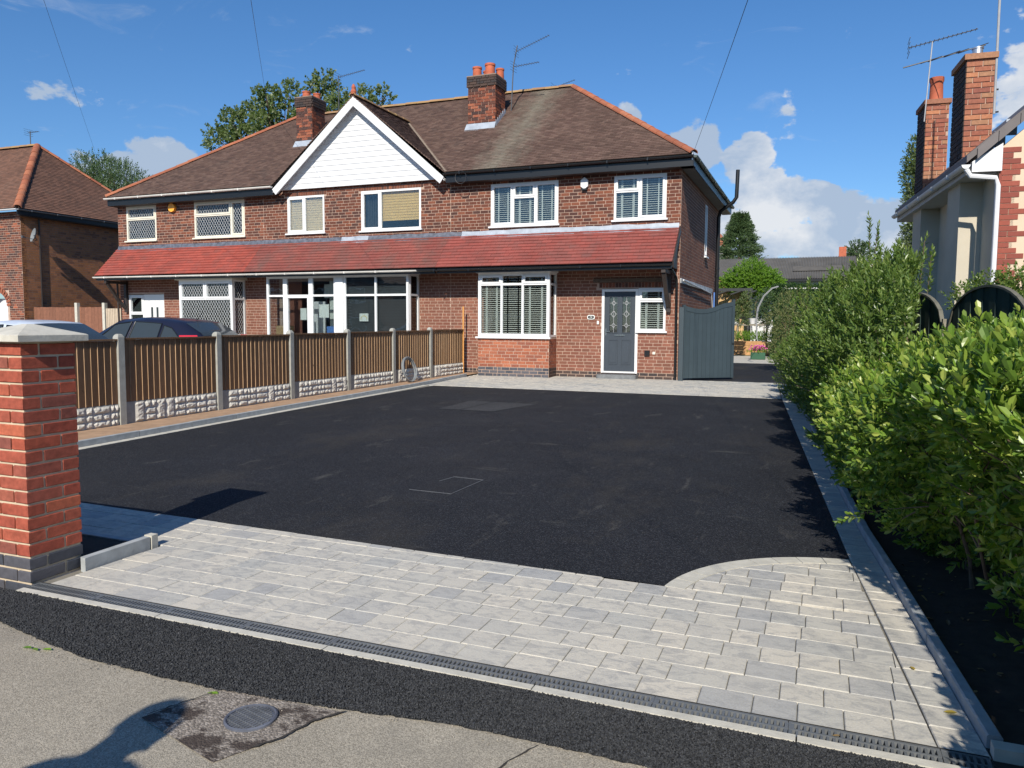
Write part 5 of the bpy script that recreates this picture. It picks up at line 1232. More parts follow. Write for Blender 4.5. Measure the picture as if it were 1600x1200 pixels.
def sprigs(P, A, slen, m, L, spread=.9, ratio=.45, Lvar=.3):
    """leaf arrays of opposite leaves along little stems at P with axis A"""
    n = len(P); A = unit(A); ref = unit(np.cross(A, unit(rng.normal(size=(n, 3))))); bi = np.cross(A, ref); PP, DD, NN, LL = [], [], [], []
    for j in range(m):
        t = (j//2+.6)/(m/2); ang = (j % 2)*math.pi+(j//2)*1.57+rng.normal(0, .25, n)
        rad = ref*np.cos(ang)[:, None]+bi*np.sin(ang)[:, None]; sp = spread*(1.15-.75*t)
        PP.append(P+A*(slen*t)[:, None]); d = unit(A*(.55+.5*t)+rad*sp+rng.normal(0, .12, (n, 3))); DD.append(d)
        NN.append(unit(A*1.0-rad*.5+rng.normal(0, .25, (n, 3)))); LL.append(L*(1.05-.35*abs(t-.4))*rng.uniform(1-Lvar, 1+Lvar*.6, n))
    PP, DD, NN, LL = map(np.concatenate, (PP, DD, NN, LL)); return PP, DD, NN, LL, LL*ratio*rng.uniform(.85, 1.15, len(LL))
def kx(y): return np.interp(y, [q[0] for q in KERB_IN], [q[1] for q in KERB_IN])+.05
def hash_noise(y, z, s=1.0, seed=0):
    r = np.random.default_rng(seed); out = 0
    for k in range(5):
        fy, fz, ph = r.uniform(.6, 3.2)*s*(1+k*.6), r.uniform(.6, 3.2)*s*(1+k*.6), r.uniform(0, 6.28); out = out+np.sin(fy*y+fz*z+ph)/(1+k*.7)
    return out/2.2
def shell(n, y0, y1, prof, seed, depth, bump, topf=None, tuck=0):
    """random points in the outer shell of a hedge whose cross-section is prof [(offset from kerb, z)]"""
    pr = np.array(prof, float); seg = np.linalg.norm(np.diff(pr, axis=0), axis=1); cum = np.concatenate([[0], np.cumsum(seg)])/seg.sum()
    t = rng.random(n); y = rng.uniform(y0, y1, n); ox = np.interp(t, cum, pr[:, 0]); oz = np.interp(t, cum, pr[:, 1])
    e = 1e-2; tx = np.interp(np.clip(t+e, 0, 1), cum, pr[:, 0])-np.interp(np.clip(t-e, 0, 1), cum, pr[:, 0]); tz = np.interp(np.clip(t+e, 0, 1), cum, pr[:, 1])-np.interp(np.clip(t-e, 0, 1), cum, pr[:, 1])
    nx, nz = -tz, tx; l = np.hypot(nx, nz)+1e-9; nx, nz = nx/l, nz/l
    b = hash_noise(y*1.6, t*7, 1.0, seed)*bump; d = -depth*rng.random(n)**1.5+b; sc_ = topf(y) if topf is not None else 1
    end = np.minimum((y-y0), (y1-y)); ox = ox+tuck*np.clip((5.1-y)/1.1, 0, 1)*np.clip((1.12-oz)/.3, 0, 1)*(ox < .6)
    P = np.stack([kx(y)+ox+nx*d+np.clip(.25-end, 0, .25)*.6, y, np.maximum(.03, (oz*sc_+nz*d))+np.vectorize(gz)(y)], 1)
    Nn = np.stack([nx, hash_noise(y*2.2+1, t*5, 1, seed+9)*.5, nz], 1); return P, unit(Nn)
# ---- near privet hedge
nh = thing('privet_hedge', 'broad-leaved bright green hedge nearest the camera on the right', 'hedge', (1.1, 4.5, 0))
nprof = [(.34, .02), (.18, .28), (-.04, .52), (-.18, .74), (-.22, .92), (-.14, 1.04), (.06, 1.13), (.36, 1.21), (.7, 1.32), (1.1, 1.52), (1.6, 1.62)]
topf = lambda y: np.interp(y, [2.9, 4.2, 5.5, 7, 8.4], [1.12, 1.04, .97, .86, .74])
P1, N1 = shell(5800, 2.9, 8.4, nprof, 3, .34, .22, topf, .38)
up = np.array([0, 0, 1.]); sun_ = np.array(SUNV)
A = unit(N1*.8+up*.55+rng.normal(0, .35, (len(P1), 3)))
# upright young shoots on top
ns = 230; ys = rng.uniform(3.4, 8.0, ns); ofs = rng.uniform(-.02, 1.3, ns); zt = np.interp(ofs, [-.2, .06, .36, .8, 1.5], [.92, 1.13, 1.21, 1.36, 1.6])*topf(ys)
sh = np.stack([kx(ys)+ofs, ys, zt-.05], 1); shL = rng.uniform(.1, .36, ns); shA = unit(up+rng.normal(0, .25, (ns, 3))+np.array([-.25, 0, 0])*(ofs < .3)[:, None])
PS = []; AS = []
for k in range(4): PS.append(sh+shA*(shL*(k/4))[:, None]); AS.append(shA)
Pa = np.concatenate([P1]+PS); Aa = np.concatenate([A]+AS); sl_ = np.full(len(Pa), .10)*rng.uniform(.7, 1.3, len(Pa))
LP, LD, LN, LL, LW = sprigs(Pa, Aa, sl_, 9, .055, .85, .54)
# the 300 leaves that show largest become single objects
dcam = np.linalg.norm(LP-np.array(CAM), axis=1); vv = LP-np.array(CAM); dz = vv @ np.array(fwd); vis = (dz > 1)&(np.abs(vv @ np.array(rgt)/dz) < .66)&(np.abs(vv @ np.array(upv)/dz) < .5)
outer = np.concatenate([np.zeros(0)])
score = dcam+np.where(vis, 0, 99)-.6*((LP[:, 2] > 1.0)*1.)+rng.random(len(LP))*1.5; sel = np.argsort(score)[:300]; mask = np.ones(len(LP), bool); mask[sel] = False
leaf_mesh('foliage', LP[mask], LD[mask], LN[mask], LL[mask], LW[mask], HEX, 'leaf_near', nh)
lm = []
for k in range(3):
    T, F = HEX; me = bpy.data.meshes.new('leaf'); T2 = T*np.array([.064, .033, .064])*(1+.08*k); me.from_pydata(T2.tolist(), [], F.tolist()); me.materials.append(M['leaf_near'])
    at_ = me.attributes.new('rnd', 'FLOAT', 'FACE'); at_.data.foreach_set('value', [k*.31]*len(F)); lm.append(me)
for q, i in enumerate(sel):
    d = Vector(LD[i]).normalized(); b_ = Vector(LN[i]).cross(d).normalized(); n_ = d.cross(b_); m = Matrix((d, b_, n_)).transposed().to_4x4(); m.translation = Vector(LP[i]); link(bpy.data.objects.new('leaf', lm[q % 3]), nh, m)
# off-frame end of the same hedge, nearer the street
n2_ = 4200; y = rng.uniform(.9, 3.3, n2_); z = rng.uniform(.1, 2.3, n2_); x = np.maximum(.245*y+.13, .56+.27*z)+rng.random(n2_)**1.3*1.3
LP2, LD2, LN2, LL2, LW2 = sprigs(np.stack([x, y, z], 1), up+rng.normal(0, .5, (n2_, 3)), np.full(n2_, .1), 8, .062, .95, .5)
leaf_mesh('foliage', LP2, LD2, LN2, LL2, LW2, HEX, 'leaf_near', nh)
# inner twiggy leaves so that no daylight shows through
n_in = 2600; y = rng.uniform(2.9, 8.3, n_in); o_ = rng.uniform(.12, 1.4, n_in); z = rng.uniform(.08, 1.02, n_in)*topf(y); Pin = np.stack([kx(y)+o_+.15*(z < .4), y, z], 1)
q = sprigs(Pin, up*.4+rng.normal(0, 1, (n_in, 3)), np.full(n_in, .1), 8, .06, 1., .5); leaf_mesh('inner_foliage', *q, HEX, 'leaf_near', nh)
rb = random.Random(11)
def branch(g, p, d, L, r, n=6, wob=.25, droop=0):
    P = [Vector(p)]; d = Vector(d).normalized()
    for i in range(n): d = (d+Vector((rb.uniform(-wob, wob), rb.uniform(-wob, wob), rb.uniform(-wob, wob)-droop))).normalized(); P.append(P[-1]+d*(L/n))
    g.tube(P, [r*(1-.75*i/n) for i in range(n+1)], 6); return P
g = MB()
for i in range(34):
    y = rb.uniform(2.6, 8.1); x = float(kx(y))+rb.uniform(.35, .8); P = branch(g, (x, y, 0), (rb.uniform(-.5, .2), rb.uniform(-.4, .4), 1), rb.uniform(.9, 1.3), rb.uniform(.008, .018))
    for k in (2, 3, 4): branch(g, P[k], (rb.uniform(-1, .5), rb.uniform(-.7, .7), .7), .45, .006, 4)
g.build('branches', 'bark', nh, True, kind='stuff')
# one bare branch catching the light, with drooping sprays
g = MB(); P = [Vector(p) for p in ((1.12, 4.55, .62), (.98, 4.35, .68), (.86, 4.25, .78), (.80, 4.22, .92), (.74, 4.2, 1.0))]; g.tube(P, [.016, .013, .011, .008, .005], 7)
for (a, b) in (((.80, 4.22, .92), (.72, 4.0, .80)), ((.80, 4.22, .92), (.66, 4.1, .95))): g.tube([a, b], .003, 5)
g.build('branch', 'bark', nh, True)
def at(px, py, Y): r_ = ray(px, py); return CAM+r_*(Y/r_.y)
sp = [(.80, 4.2, .90), (.77, 4.1, .86), (.72, 4.0, .80), (.66, 4.1, .95), (.70, 4.15, .93)]; g = MB()
for (x0_, y0_, x1_, y1_, Ya, Yb_) in ((1470, 790, 1322, 806, 4.75, 4.9), (1440, 770, 1352, 792, 4.9, 5.0), (1430, 800, 1392, 826, 4.7, 4.7), (1380, 700, 1305, 722, 5.4, 5.6), (1350, 650, 1286, 655, 6.2, 6.3), (1500, 740, 1512, 800, 4.3, 4.2)):
    a = at(x0_, y0_, Ya); b = at(x1_, y1_, Yb_); g.tube([a, (a+b)/2+Vector((0, 0, .012)), b], [.004, .003, .0015], 5)
    for k in range(6): c = a+(b-a)*(.35+.65*k/5); sp.append(tuple(c))
g.build('twigs', 'bark', nh, True, kind='stuff'); sp = np.array(sp); n_ = len(sp)
leaf_mesh('spray', *sprigs(np.repeat(sp, 2, 0)+rng.normal(0, .012, (2*n_, 3)), np.array([-.75, -.2, .25])+rng.normal(0, .35, (2*n_, 3)), np.full(2*n_, .06), 6, .042, .95, .5), HEX, 'leaf_near', nh)
# ---- farther fine-leaved shrub
fh = thing('garden_shrub', 'tall fine-leaved green shrub between the near hedge and the house', 'shrub', (.7, 12, .05))
fprof = [(.16, .02), (-.02, .35), (-.16, .8), (-.2, 1.2), (-.05, 1.6), (.25, 1.85), (.75, 1.95), (1.3, 1.8)]
tf = lambda y: np.interp(y, [7.5, 9, 11, 13, 15.5, 17.6], [1.0, 1.06, .91, .76, .68, .56])
P3, N3 = shell(9000, 7.4, 17.8, fprof, 21, .40, .30, tf)
keep = P3[:, 0] < .104*P3[:, 1]+.05*hash_noise(P3[:, 2]*5, P3[:, 1]*2, 1, 8); P3 = P3[keep]; N3 = N3[keep]; A3 = unit(N3*.7+up*.9+rng.normal(0, .35, (len(P3), 3)))
ns = 420; ys = rng.uniform(8.4, 17.2, ns); ofs = rng.uniform(-.15, 1.2, ns); ofs = np.minimum(ofs, .10*ys-kx(ys)-rng.uniform(0, .3, ns)); zt = np.interp(ofs, [-.2, -.05, .25, .75, 1.3], [1.2, 1.6, 1.85, 1.95, 1.8])*tf(ys)
sh = np.stack([kx(ys)+ofs, ys, zt-.1], 1); shL = rng.uniform(.1, .38, ns); shA = unit(up+rng.normal(0, .2, (ns, 3)))
tall = [(1362, 340, 9.2), (1368, 360, 9.3), (1440, 372, 8.6), (1452, 398, 8.5), (1300, 425, 11), (1262, 442, 12.5), (1330, 440, 10), (1398, 415, 9.0), (1238, 462, 13.5), (1425, 420, 8.8), (1405, 395, 8.9), (1385, 402, 9.4), (1340, 415, 9.8), (1280, 452, 11.5)]
for i, (px, py, Y) in enumerate(tall):
    r_ = ray(px, py); t_ = Y/r_.y; tip = CAM+r_*t_; L_ = .55 if i in (0, 2) else .38; sh[i] = (tip.x, tip.y, tip.z-L_); shL[i] = L_; shA[i] = unit(np.array([rb.uniform(-.06, .06), 0, 1.]))
PS = [P3]; AS = [A3]
for k in range(7): PS.append(sh+shA*(shL*(k/7))[:, None]); AS.append(shA+rng.normal(0, .1, (ns, 3)))
Pa = np.concatenate(PS); Aa = unit(np.concatenate(AS))
q = sprigs(Pa, Aa, np.full(len(Pa), .12), 9, .064, .75, .36); leaf_mesh('foliage', *q, RHO, 'leaf_far', fh)
n_in = 3800; y = rng.uniform(7.5, 17.6, n_in); o_ = rng.uniform(.1, 1.2, n_in); z = rng.uniform(.1, 1.6, n_in)*tf(y); xin = np.minimum(kx(y)+o_, .10*y-rng.uniform(0, .3, n_in)); q = sprigs(np.stack([xin, y, z], 1), up*.4+rng.normal(0, 1, (n_in, 3)), np.full(n_in, .12), 8, .06, 1., .45); leaf_mesh('inner_foliage', *q, RHO, 'leaf_far', fh)
g = MB()
for i in range(40):
    y = rb.uniform(7.6, 17.4); P = branch(g, (float(kx(y))+rb.uniform(.25, .7), y, .03), (rb.uniform(-.4, .3), rb.uniform(-.4, .4), 1), rb.uniform(1.1, 1.7), .014)
for i in range(len(tall)): g.tube([sh[i], sh[i]+shA[i]*shL[i]], .003, 4)
g.build('branches', 'bark', fh, True, kind='stuff')
def at(px, py, Y): r_ = ray(px, py); return CAM+r_*(Y/r_.y)

def clumps(centers, n, L, spread, ratio, mats, parent, name='crown', up_w=.5, m=8, tpl=RHO, sl=.3):
    """centers: (x,y,z,rx,ry,rz)"""
    C_ = np.array(centers, float); w = (C_[:, 3]*C_[:, 5]); w /= w.sum(); idx = rng.choice(len(C_), n, p=w); d = unit(rng.normal(size=(n, 3))); rr_ = rng.uniform(.55, 1.02, (n, 1))
    lump = 1+.16*hash_noise(d[:, 0]*3+idx, d[:, 2]*3, 1.4, 5)[:, None]
    P = C_[idx, :3]+d*C_[idx, 3:6]*rr_*lump; q = sprigs(P, unit(d+up*up_w+rng.normal(0, .4, (n, 3))), np.full(n, sl), m, L, spread, ratio)
    return leaf_mesh(name, *q, tpl, mats, parent)
def tree(label, base, trunk_h, r, cl, n, L, mat, name='tree', group=None, sl=.3, m=8, ratio=.5, up_w=.5):
    t = thing(name, label, 'tree', base, group); g = MB(); b = Vector(base)
    top = Vector(cl[0][:3]); g.tube([b-Vector((0, 0, .3)), b+Vector((0, 0, trunk_h*.5)), Vector((b.x+(top.x-b.x)*.3, b.y, b.z+trunk_h))], [r*1.2, r, r*.7], 8); hub = Vector((b.x+(top.x-b.x)*.3, b.y, b.z+trunk_h))
    g.build('trunk', 'bark', t, True); g = MB()
    for c in cl:
        c3 = Vector(c[:3]); mid = (hub+c3)/2+Vector((0, 0, .3)); g.tube([hub, mid, c3], [r*.4, r*.25, r*.06], 6)
        for k in range(3): g.tube([mid, c3+Vector((rb.uniform(-1, 1)*c[3]*.7, rb.uniform(-1, 1)*c[4]*.7, rb.uniform(-.2, .8)*c[5]))], [r*.15, r*.03], 5)
    g.build('limbs', 'bark', t, True); clumps(cl, n, L, .9, ratio, mat, t, sl=sl, m=m, up_w=up_w); return t
# sycamore behind the roofs: loose lobes with sky between
rt_ = random.Random(4); cl = []
for (px, py, rr_) in ((352, 222, 1.0), (378, 200, 1.1), (405, 178, .95), (432, 165, 1.1), (430, 205, 1.3), (455, 150, .9), (470, 190, 1.4), (500, 128, .85), (486, 134, .6), (395, 220, 1.2), (520, 180, 1.4), (545, 170, 1.1), (575, 160, .8), (610, 160, .6), (500, 200, 1.6), (345, 190, .5), (365, 176, .45), (408, 152, .4)):
    p = at(px, py, 40); cl.append((p.x, p.y+rt_.uniform(-1, 1), p.z, rr_*.72, rr_*.8, rr_*.68))
tree('big leafy tree rising behind the left chimney and roof ridge', (-31, 41, .3), 8, .45, cl, 1500, .21, 'leaf_tree', 'sycamore_tree', sl=.45, m=8, ratio=.8)
cl = []
for (px, py, rr_) in ((135, 262, .8), (142, 285, 1.2), (158, 272, 1.1), (175, 280, 1.2), (195, 288, 1.1), (210, 292, .8), (222, 300, .7), (150, 310, 1.4), (190, 312, 1.5), (128, 295, .9)):
    p = at(px, py, 35); cl.append((p.x, p.y, p.z, rr_*1.2, rr_, rr_*1.05))
tree('bushy dark green tree between the left house and its neighbour', (-39, 35.5, .3), 6, .35, cl, 2200, .16, 'leaf_conifer', 'leylandii_tree', sl=.4, up_w=1.1, ratio=.35)
# conifer behind the workshop roof
def conifer(label, px, pt, pb, Y, wpx, n=2600, mat='leaf_conifer'):
    t_ = at(px, pt, Y); b_ = at(px, pb, Y); H = t_.z-b_.z; Rm = wpx/FPX*Y/2*1.05; t = thing('conifer_tree', label, 'tree', (t_.x, Y, .3)); MB().tube([(t_.x, Y, 0), (t_.x, Y, t_.z-.2)], [.25, .03], 7).build('trunk', 'bark', t, True)
    zf = rng.random(n)**.75; rad = Rm*(1-zf)**.9*(.80+.22*np.sin(zf*34)+rng.normal(0, .1, n)); a = rng.uniform(0, 6.28, n); dirs = np.stack([np.cos(a), np.sin(a), np.zeros(n)], 1)
    rr_ = rad*rng.uniform(.55, 1.0, n); P = np.stack([t_.x+dirs[:, 0]*rr_, Y+dirs[:, 1]*rr_, b_.z+H*zf-.12*rr_], 1)
    q = sprigs(P, dirs+up*.2+rng.normal(0, .2, (n, 3)), np.full(n, .5), 8, .22, .7, .3); leaf_mesh('crown', *q, RHO, mat, t)
conifer('dark conifer rising behind the left end of the workshop roof', 1157, 336, 425, 60, 84)
cl = [(at(px, py, 62).x, 62, at(px, py, 62).z, r_, r_, r_*.9) for (px, py, r_) in ((1338, 390, .6), (1346, 398, .8), (1334, 402, .6))]
tree('small distant tree at the right end of the workshop roof', (2.9, 62, .3), 4, .2, cl, 400, .16, 'leaf_conifer', 'distant_tree', sl=.3)
cl = [(at(px, py, 60).x, 60, at(px, py, 60).z, r_, r_, r_*1.5) for (px, py, r_) in ((1432, 228, .45), (1430, 250, .7), (1428, 275, .8), (1432, 300, .85), (1429, 330, .9), (1432, 360, .95), (1428, 392, 1.0), (1432, 425, 1.0), (1445, 260, .9), (1450, 330, 1.2), (1446, 400, 1.2))]
tree('tall narrow poplar behind the bungalow chimneys', (6, 60, .3), 5, .35, cl, 5200, .12, 'leaf_tree', 'poplar_tree', sl=.25, ratio=.75)
cl = [(at(px, py, 36.9).x, 36.9, at(px, py, 36.9).z, r_*1.1, r_*.9, r_*.85) for (px, py, r_) in ((1175, 424, .62), (1155, 436, .62), (1196, 437, .62), (1178, 442, .72), (1208, 446, .5), (1140, 444, .45))]
tree('bright green domed bush in the back garden', (-2.6, 36.9, .2), 2.2, .035, cl, 3200, .075, 'leaf_bright', 'garden_bush', sl=.12, ratio=.6)
# clipped dark hedge across the back garden
bh = thing('garden_hedge', 'clipped dark green hedge in front of the workshop', 'hedge', (.3, 31.5, .2)); n = 5200
hz_ = at(1270, 443, 31).z-.08; P = np.stack([rng.uniform(-1.7, 2.6, n), rng.uniform(31, 32.3, n), rng.uniform(.3, hz_, n)], 1); P[:n//2, 1] = 31+rng.random(n//2)*.25; P[n//2:int(n*.7), 2] = hz_+hash_noise(P[n//2:int(n*.7), 0]*4, 0, 1, 3)*.06
q = sprigs(P, np.array([0, -1, .6])+rng.normal(0, .5, (n, 3)), np.full(n, .1), 8, .06, .9, .5); leaf_mesh('foliage', *q, RHO, 'leaf_hedge', bh)
MB().box((-1.6, 31.25, .2), (2.5, 32.2, hz_-.1)).build('inner_wood', 'leaf_hedge', bh)

# ================================================================== BACK GARDEN AND BEYOND
ws = thing('workshop', 'long low workshop with a grey corrugated roof and pale walls', 'workshop', (-1.5, 40, .3))
wx0, wx1 = -5.6, 1.62
MB().box((wx0+.1, 38.3, .2), (wx1-.15, 44, 3.62)).build('wall', 'white', ws)
g = MB(); n = int((wx1-wx0)/.073/2)*2; V = []; F = []
def corr(y0_, z0_, y1_, z1_, nrm=1):
    k = len(V); N_ = 100
    for i in range(N_*2+1):
        x = wx0+(wx1-wx0)*i/(N_*2); dz_ = .03*math.cos(i*math.pi/1.0)
        V.append((x, y0_, z0_+dz_)); V.append((x+(.28 if False else 0), y1_, z1_+dz_))
    for i in range(N_*2): F.append((k+2*i, k+2*i+2, k+2*i+3, k+2*i+1))
corr(37.9, 3.62, 41.2, 4.86); corr(44.5, 3.62, 41.2, 4.86); g.add(V, F); g.build('corrugated_roof', 'corr', ws)
for (a, b) in ((-3.6, -2.2), (-1.2, 1.1)):
    MB().prism([(a, 38.9, 4.045), (b, 38.9, 4.045), (b, 39.6, 4.31), (a, 39.6, 4.31)], (0, 0, .006)).build('rooflight', 'rooflight', ws)
MB().prism([(wx0, 37.92, 3.50), (wx1, 37.92, 3.50), (wx1, 37.92, 3.60), (wx0, 37.92, 3.60)], (0, .04, 0)).build('eaves_board', 'black', ws)
p = at(1317, 385, 50); MB().box((p.x-.2, 50, p.z-1.2), (p.x+.2, 50.4, p.z-.02)).build('chimney', 'terracotta', (oc := thing('distant_house', 'far house of which only a red chimney shows over the workshop', 'house', (p.x, 51, .3)))); MB().box((p.x-4, 50.2, .2), (p.x+2, 56, p.z-1.1)).build('wall', 'brick_lower', oc)
dh = thing('distant_house', 'distant house with orange tiled roof and white window beside the soil pipe', 'house', (-9.5, 70, .3)); p = at(1118, 372, 66); q_ = at(1136, 385, 66); r2 = at(1134, 400, 66)
MB().box((p.x-6, 66, .2), (q_.x, 72, q_.z)).build('wall', 'render', dh); MB().prism([(p.x-6.3, 65.6, q_.z), (q_.x+.3, 65.6, q_.z), (q_.x-1.2, 68.8, p.z+.9), (p.x-6.3, 68.8, p.z+.9)], (0, 0, .12)).build('roof', 'ridge_orange', dh)
MB().box((q_.x-1.3, 65.9, q_.z-1.3), (q_.x-.25, 65.97, q_.z-.25)).build('window', 'white', dh)
# pergola, screen, sleeper bed, planters
pg = thing('pergola', 'dark grey pergola with corrugated edged roof behind the gate', 'pergola', (-3.2, 36, gz(36)))
a = at(1172, 453, 35.6); z_ = a.z
for x in (a.x, a.x-3.0): MB().box((x-.07, 35.55, gz(35)), (x+.07, 35.67, z_)).build('post', 'pergola', pg)
MB().box((a.x-3.6, 35.53, z_-.05), (a.x+.12, 35.69, z_+.08)).build('beam', 'pergola', pg)
for i in range(6): MB().prism([(a.x-3.3+i*.62, 35.45, z_-.22), (a.x-3.3+i*.62+.45, 35.45, z_-.06), (a.x-3.3+i*.62+.45, 36.8, z_-.02), (a.x-3.3+i*.62, 36.8, z_-.18)], (0, 0, .05)).build('canopy_sheet', 'pergola', pg)
bn = thing('garden_bench', 'pale grey bench on the raised bed behind the gate', 'bench', (-2.6, 34.3, .8)); a = at(1148, 507, 34.2); b = at(1203, 507, 34.2)
MB().box((a.x, 34.1, a.z-.05), (b.x, 34.4, a.z+.03)).build('seat', 'post_grey', bn)
for x in (a.x+.1, b.x-.15): MB().box((x, 34.15, .7), (x+.06, 34.35, a.z-.05)).build('leg', 'post_grey', bn)
for px in (1151, 1176): c = at(px, 497, 34.25); tag(MB().lathe((c.x, 34.25, a.z+.03), [(.10, 0), (.14, .22), (.15, .24)], 12).build('white_pot', 'white', None, True), 'white plant pot on the left end of the garden bench' if px < 1160 else 'white plant pot on the middle of the garden bench', 'plant pot')
sc_ = thing('bamboo_screen', 'tan bamboo screen fence behind the pergola', 'screen', (-4, 37.3, gz(37)))
t1 = at(1120, 437, 37.3); xr_ = at(1173, 437, 37.3).x
for i in range(32): x = xr_-3.2+i*.1; MB().box((x+.004, 37.3, gz(37)), (x+.096, 37.34+random.uniform(0, .02), t1.z+.03*math.sin(i*1.4))).build('slat', 'bamboo', sc_)
MB().box((xr_-3.2, 37.25, t1.z+.02), (xr_, 37.4, t1.z+.10)).build('cap', 'dark_timber', sc_)
sb = thing('raised_bed', 'raised flower bed edged with new timber sleepers', 'raised bed', (-2.2, 33.5, gz(33)))
for k in range(3): MB().box((-4.2, 33.4, gz(33)+.2*k), (-1.05, 33.55, gz(33)+.2*k+.19)).build('sleeper', 'sleeper', sb)
n = 700; q = sprigs(np.stack([rng.uniform(-4.1, -.9, n), rng.uniform(33.6, 34.6, n), rng.uniform(.78, 1.12, n)], 1), up+rng.normal(0, .4, (n, 3)), np.full(n, .12), 8, .08, .8, .35); leaf_mesh('plants', *q, RHO, 'leaf_bright', sb)
cl = [(at(px, py, 31).x, 31, at(px, py, 31).z, r_, r_, r_*1.6) for (px, py, r_) in ((1163, 478, .22), (1160, 492, .26), (1166, 466, .14))]
tree('slender light green shrub under the pergola', (-3.2, 31, .2), .5, .03, cl, 420, .07, 'leaf_tree', 'potted_shrub', sl=.12)
gp = thing('garden_planter', 'dark green planter of pink flowers beside the shrub', 'planter', (-2.1, 30.2, gz(30))); p = at(1184, 553, 30)
g = MB(); g.prism([(p.x-.26, 30.0, gz(30)), (p.x+.26, 30.0, gz(30)), (p.x+.26, 30.3, gz(30)), (p.x-.26, 30.3, gz(30))], (0, 0, .26)); g.build('trough', 'pot_green', gp)
q = sprigs(np.stack([rng.normal(p.x, .13, 60), rng.normal(30.15, .08, 60), rng.uniform(.5, .68, 60)], 1), up+rng.normal(0, .5, (60, 3)), np.full(60, .05), 6, .055, .9, .8); leaf_mesh('flowers', *q, HEX, 'flower_pink', gp)
q = sprigs(np.stack([rng.normal(p.x, .16, 60), rng.normal(30.15, .08, 60), rng.uniform(.42, .56, 60)], 1), up+rng.normal(0, .5, (60, 3)), np.full(60, .08), 6, .07, .9, .4); leaf_mesh('leaves', *q, RHO, 'leaf_bright', gp)
cl = [(at(px, py, 35).x, 35, at(px, py, 35).z, r_, r_, r_*1.1) for (px, py, r_) in ((1190, 478, .38), (1203, 492, .45), (1186, 500, .3), (1200, 465, .35), (1212, 480, .5))]
tree('dark shrub between the pergola post and the clipped garden hedge', (-2.0, 35, .2), .6, .04, cl, 900, .07, 'leaf_conifer', 'dark_shrub', sl=.14, ratio=.5)
ga = thing('garden_arch', 'thin curved metal garden arch behind the shrubs', 'garden arch', (-1.9, 27, gz(27))); P = [at(*p_, 27) for p_ in ((1182, 530), (1181, 500), (1184, 480), (1193, 462), (1206, 450), (1216, 447))]; MB().tube(P, .011, 6).tube([p_+Vector((0, .4, 0)) for p_ in P], .011, 6).build('hoop', 'mast_grey', ga, True)
cl = [(at(px, py, 23).x, 23, at(px, py, 23).z, r_, r_, r_*1.1) for (px, py, r_) in ((1222, 500, .42), (1238, 480, .45), (1212, 530, .32), (1250, 505, .5), (1228, 545, .4))]
tree('pale variegated shrub at the end of the hedge', (-.7, 23, .15), .6, .05, cl, 900, .05, 'leaf_pale', 'variegated_shrub', sl=.1)
# ================================================================== LEFT NEIGHBOUR
nx0 = -26.70; ny0 = 19.32; ln = thing('neighbour_house', 'separate brown brick house at the far left with hipped tile roof', 'house', (-30, 23, .1)); eL = 5.45
fside = FE(nx0); ffr = FY(ny0)
wall_back(ln, fside, ny0+.004, 26, -.1, eL-.05, [], 'mortar_dark'); wall_back(ln, ffr, -34, nx0, -.1, eL-.05, [(-28.6, -27.55, .1, 2.5)], 'mortar')
it = bricks(fside, ny0, 26, .1, eL-.05, mat='brick_neigh', proud=.0015, jit=.0008)+bricks(ffr, -34, nx0, .1, eL-.05, [(-28.7, -27.45, .1, 2.6)], mat=lambda a, z: random.choice(('brick_house', 'brick_chim')))
emit('brick', ln, it, 300, 'bricks')
for i in range(15):
    a = math.pi*(i+.5)/15; c = (-28.08, 2.0); m = Matrix.Translation((c[0]+.62*math.cos(a), ny0-.0, c[1]+.62*math.sin(a))) @ Matrix.Rotation(-(a-math.pi/2), 4, 'Y')
    g = MB(); g.box((-.045, -.03, -.1), (.045, .05, .1)); g.v = [tuple(m @ Vector(v)) for v in g.v]; g.build('arch_brick', 'brick_bay', ln)
MB().fbox(ffr, -28.55, -27.55, .1, 2.3, -.4, -.36).build('porch_door', 'white', ln); MB().fbox(ffr, -27.9, -27.6, 1.3, 1.9, -.36, -.3).build('pane', 'car_glass', ln)
e0, e1 = nx0+.32, ny0-.32; N_R = (e0-3.45, e1+3.45, 8.57); sv = math.hypot(3.45, 8.57-eL)
o_ = Vector((e0, e1, eL)); vvec = Vector((-3.45, 0, 8.57-eL)).normalized(); uvec = Vector((0, 1, 0)); nn = uvec.cross(vvec)
emit('roof_tile', ln, tiles(o_, uvec, vvec, nn, lambda v: [(3.45*v/sv, 6.9-3.45*v/sv, 'roof_n')], sv, .165, .105, None), 0, 'roof_tiles')
vvec = Vector((0, 3.45, 8.57-eL)).normalized(); nn = fu.cross(vvec); emit('roof_tile', ln, tiles(Vector((0, e1, eL)), fu, vvec, nn, lambda v: [(-34, e0-3.45*v/sv, 'roof_n')], sv, .165, .105, None), 0, 'roof_tiles')
roof_slab(ln, [[(e0, e1, eL-.03), (e0, e1+6.9, eL-.03), (N_R[0], N_R[1], 8.54)], [(-34, e1, eL-.03), (e0, e1, eL-.03), (N_R[0], N_R[1], 8.54), (-34, N_R[1], 8.54)], [(-34, e1+6.9, eL-.03), (-34, N_R[1], 8.54), (N_R[0], N_R[1], 8.54), (e0, e1+6.9, eL-.03)]])
ridge_tiles(ln, (e0, e1, eL+.04), (N_R[0], N_R[1], 8.62), .13, 'ridge_orange'); ridge_tiles(ln, (e0, e1+6.9, eL+.04), (N_R[0], N_R[1], 8.62), .11, 'ridge_orange'); ridge_tiles(ln, (-34, N_R[1], 8.62), (N_R[0], N_R[1], 8.62), .12, 'ridge_moss')
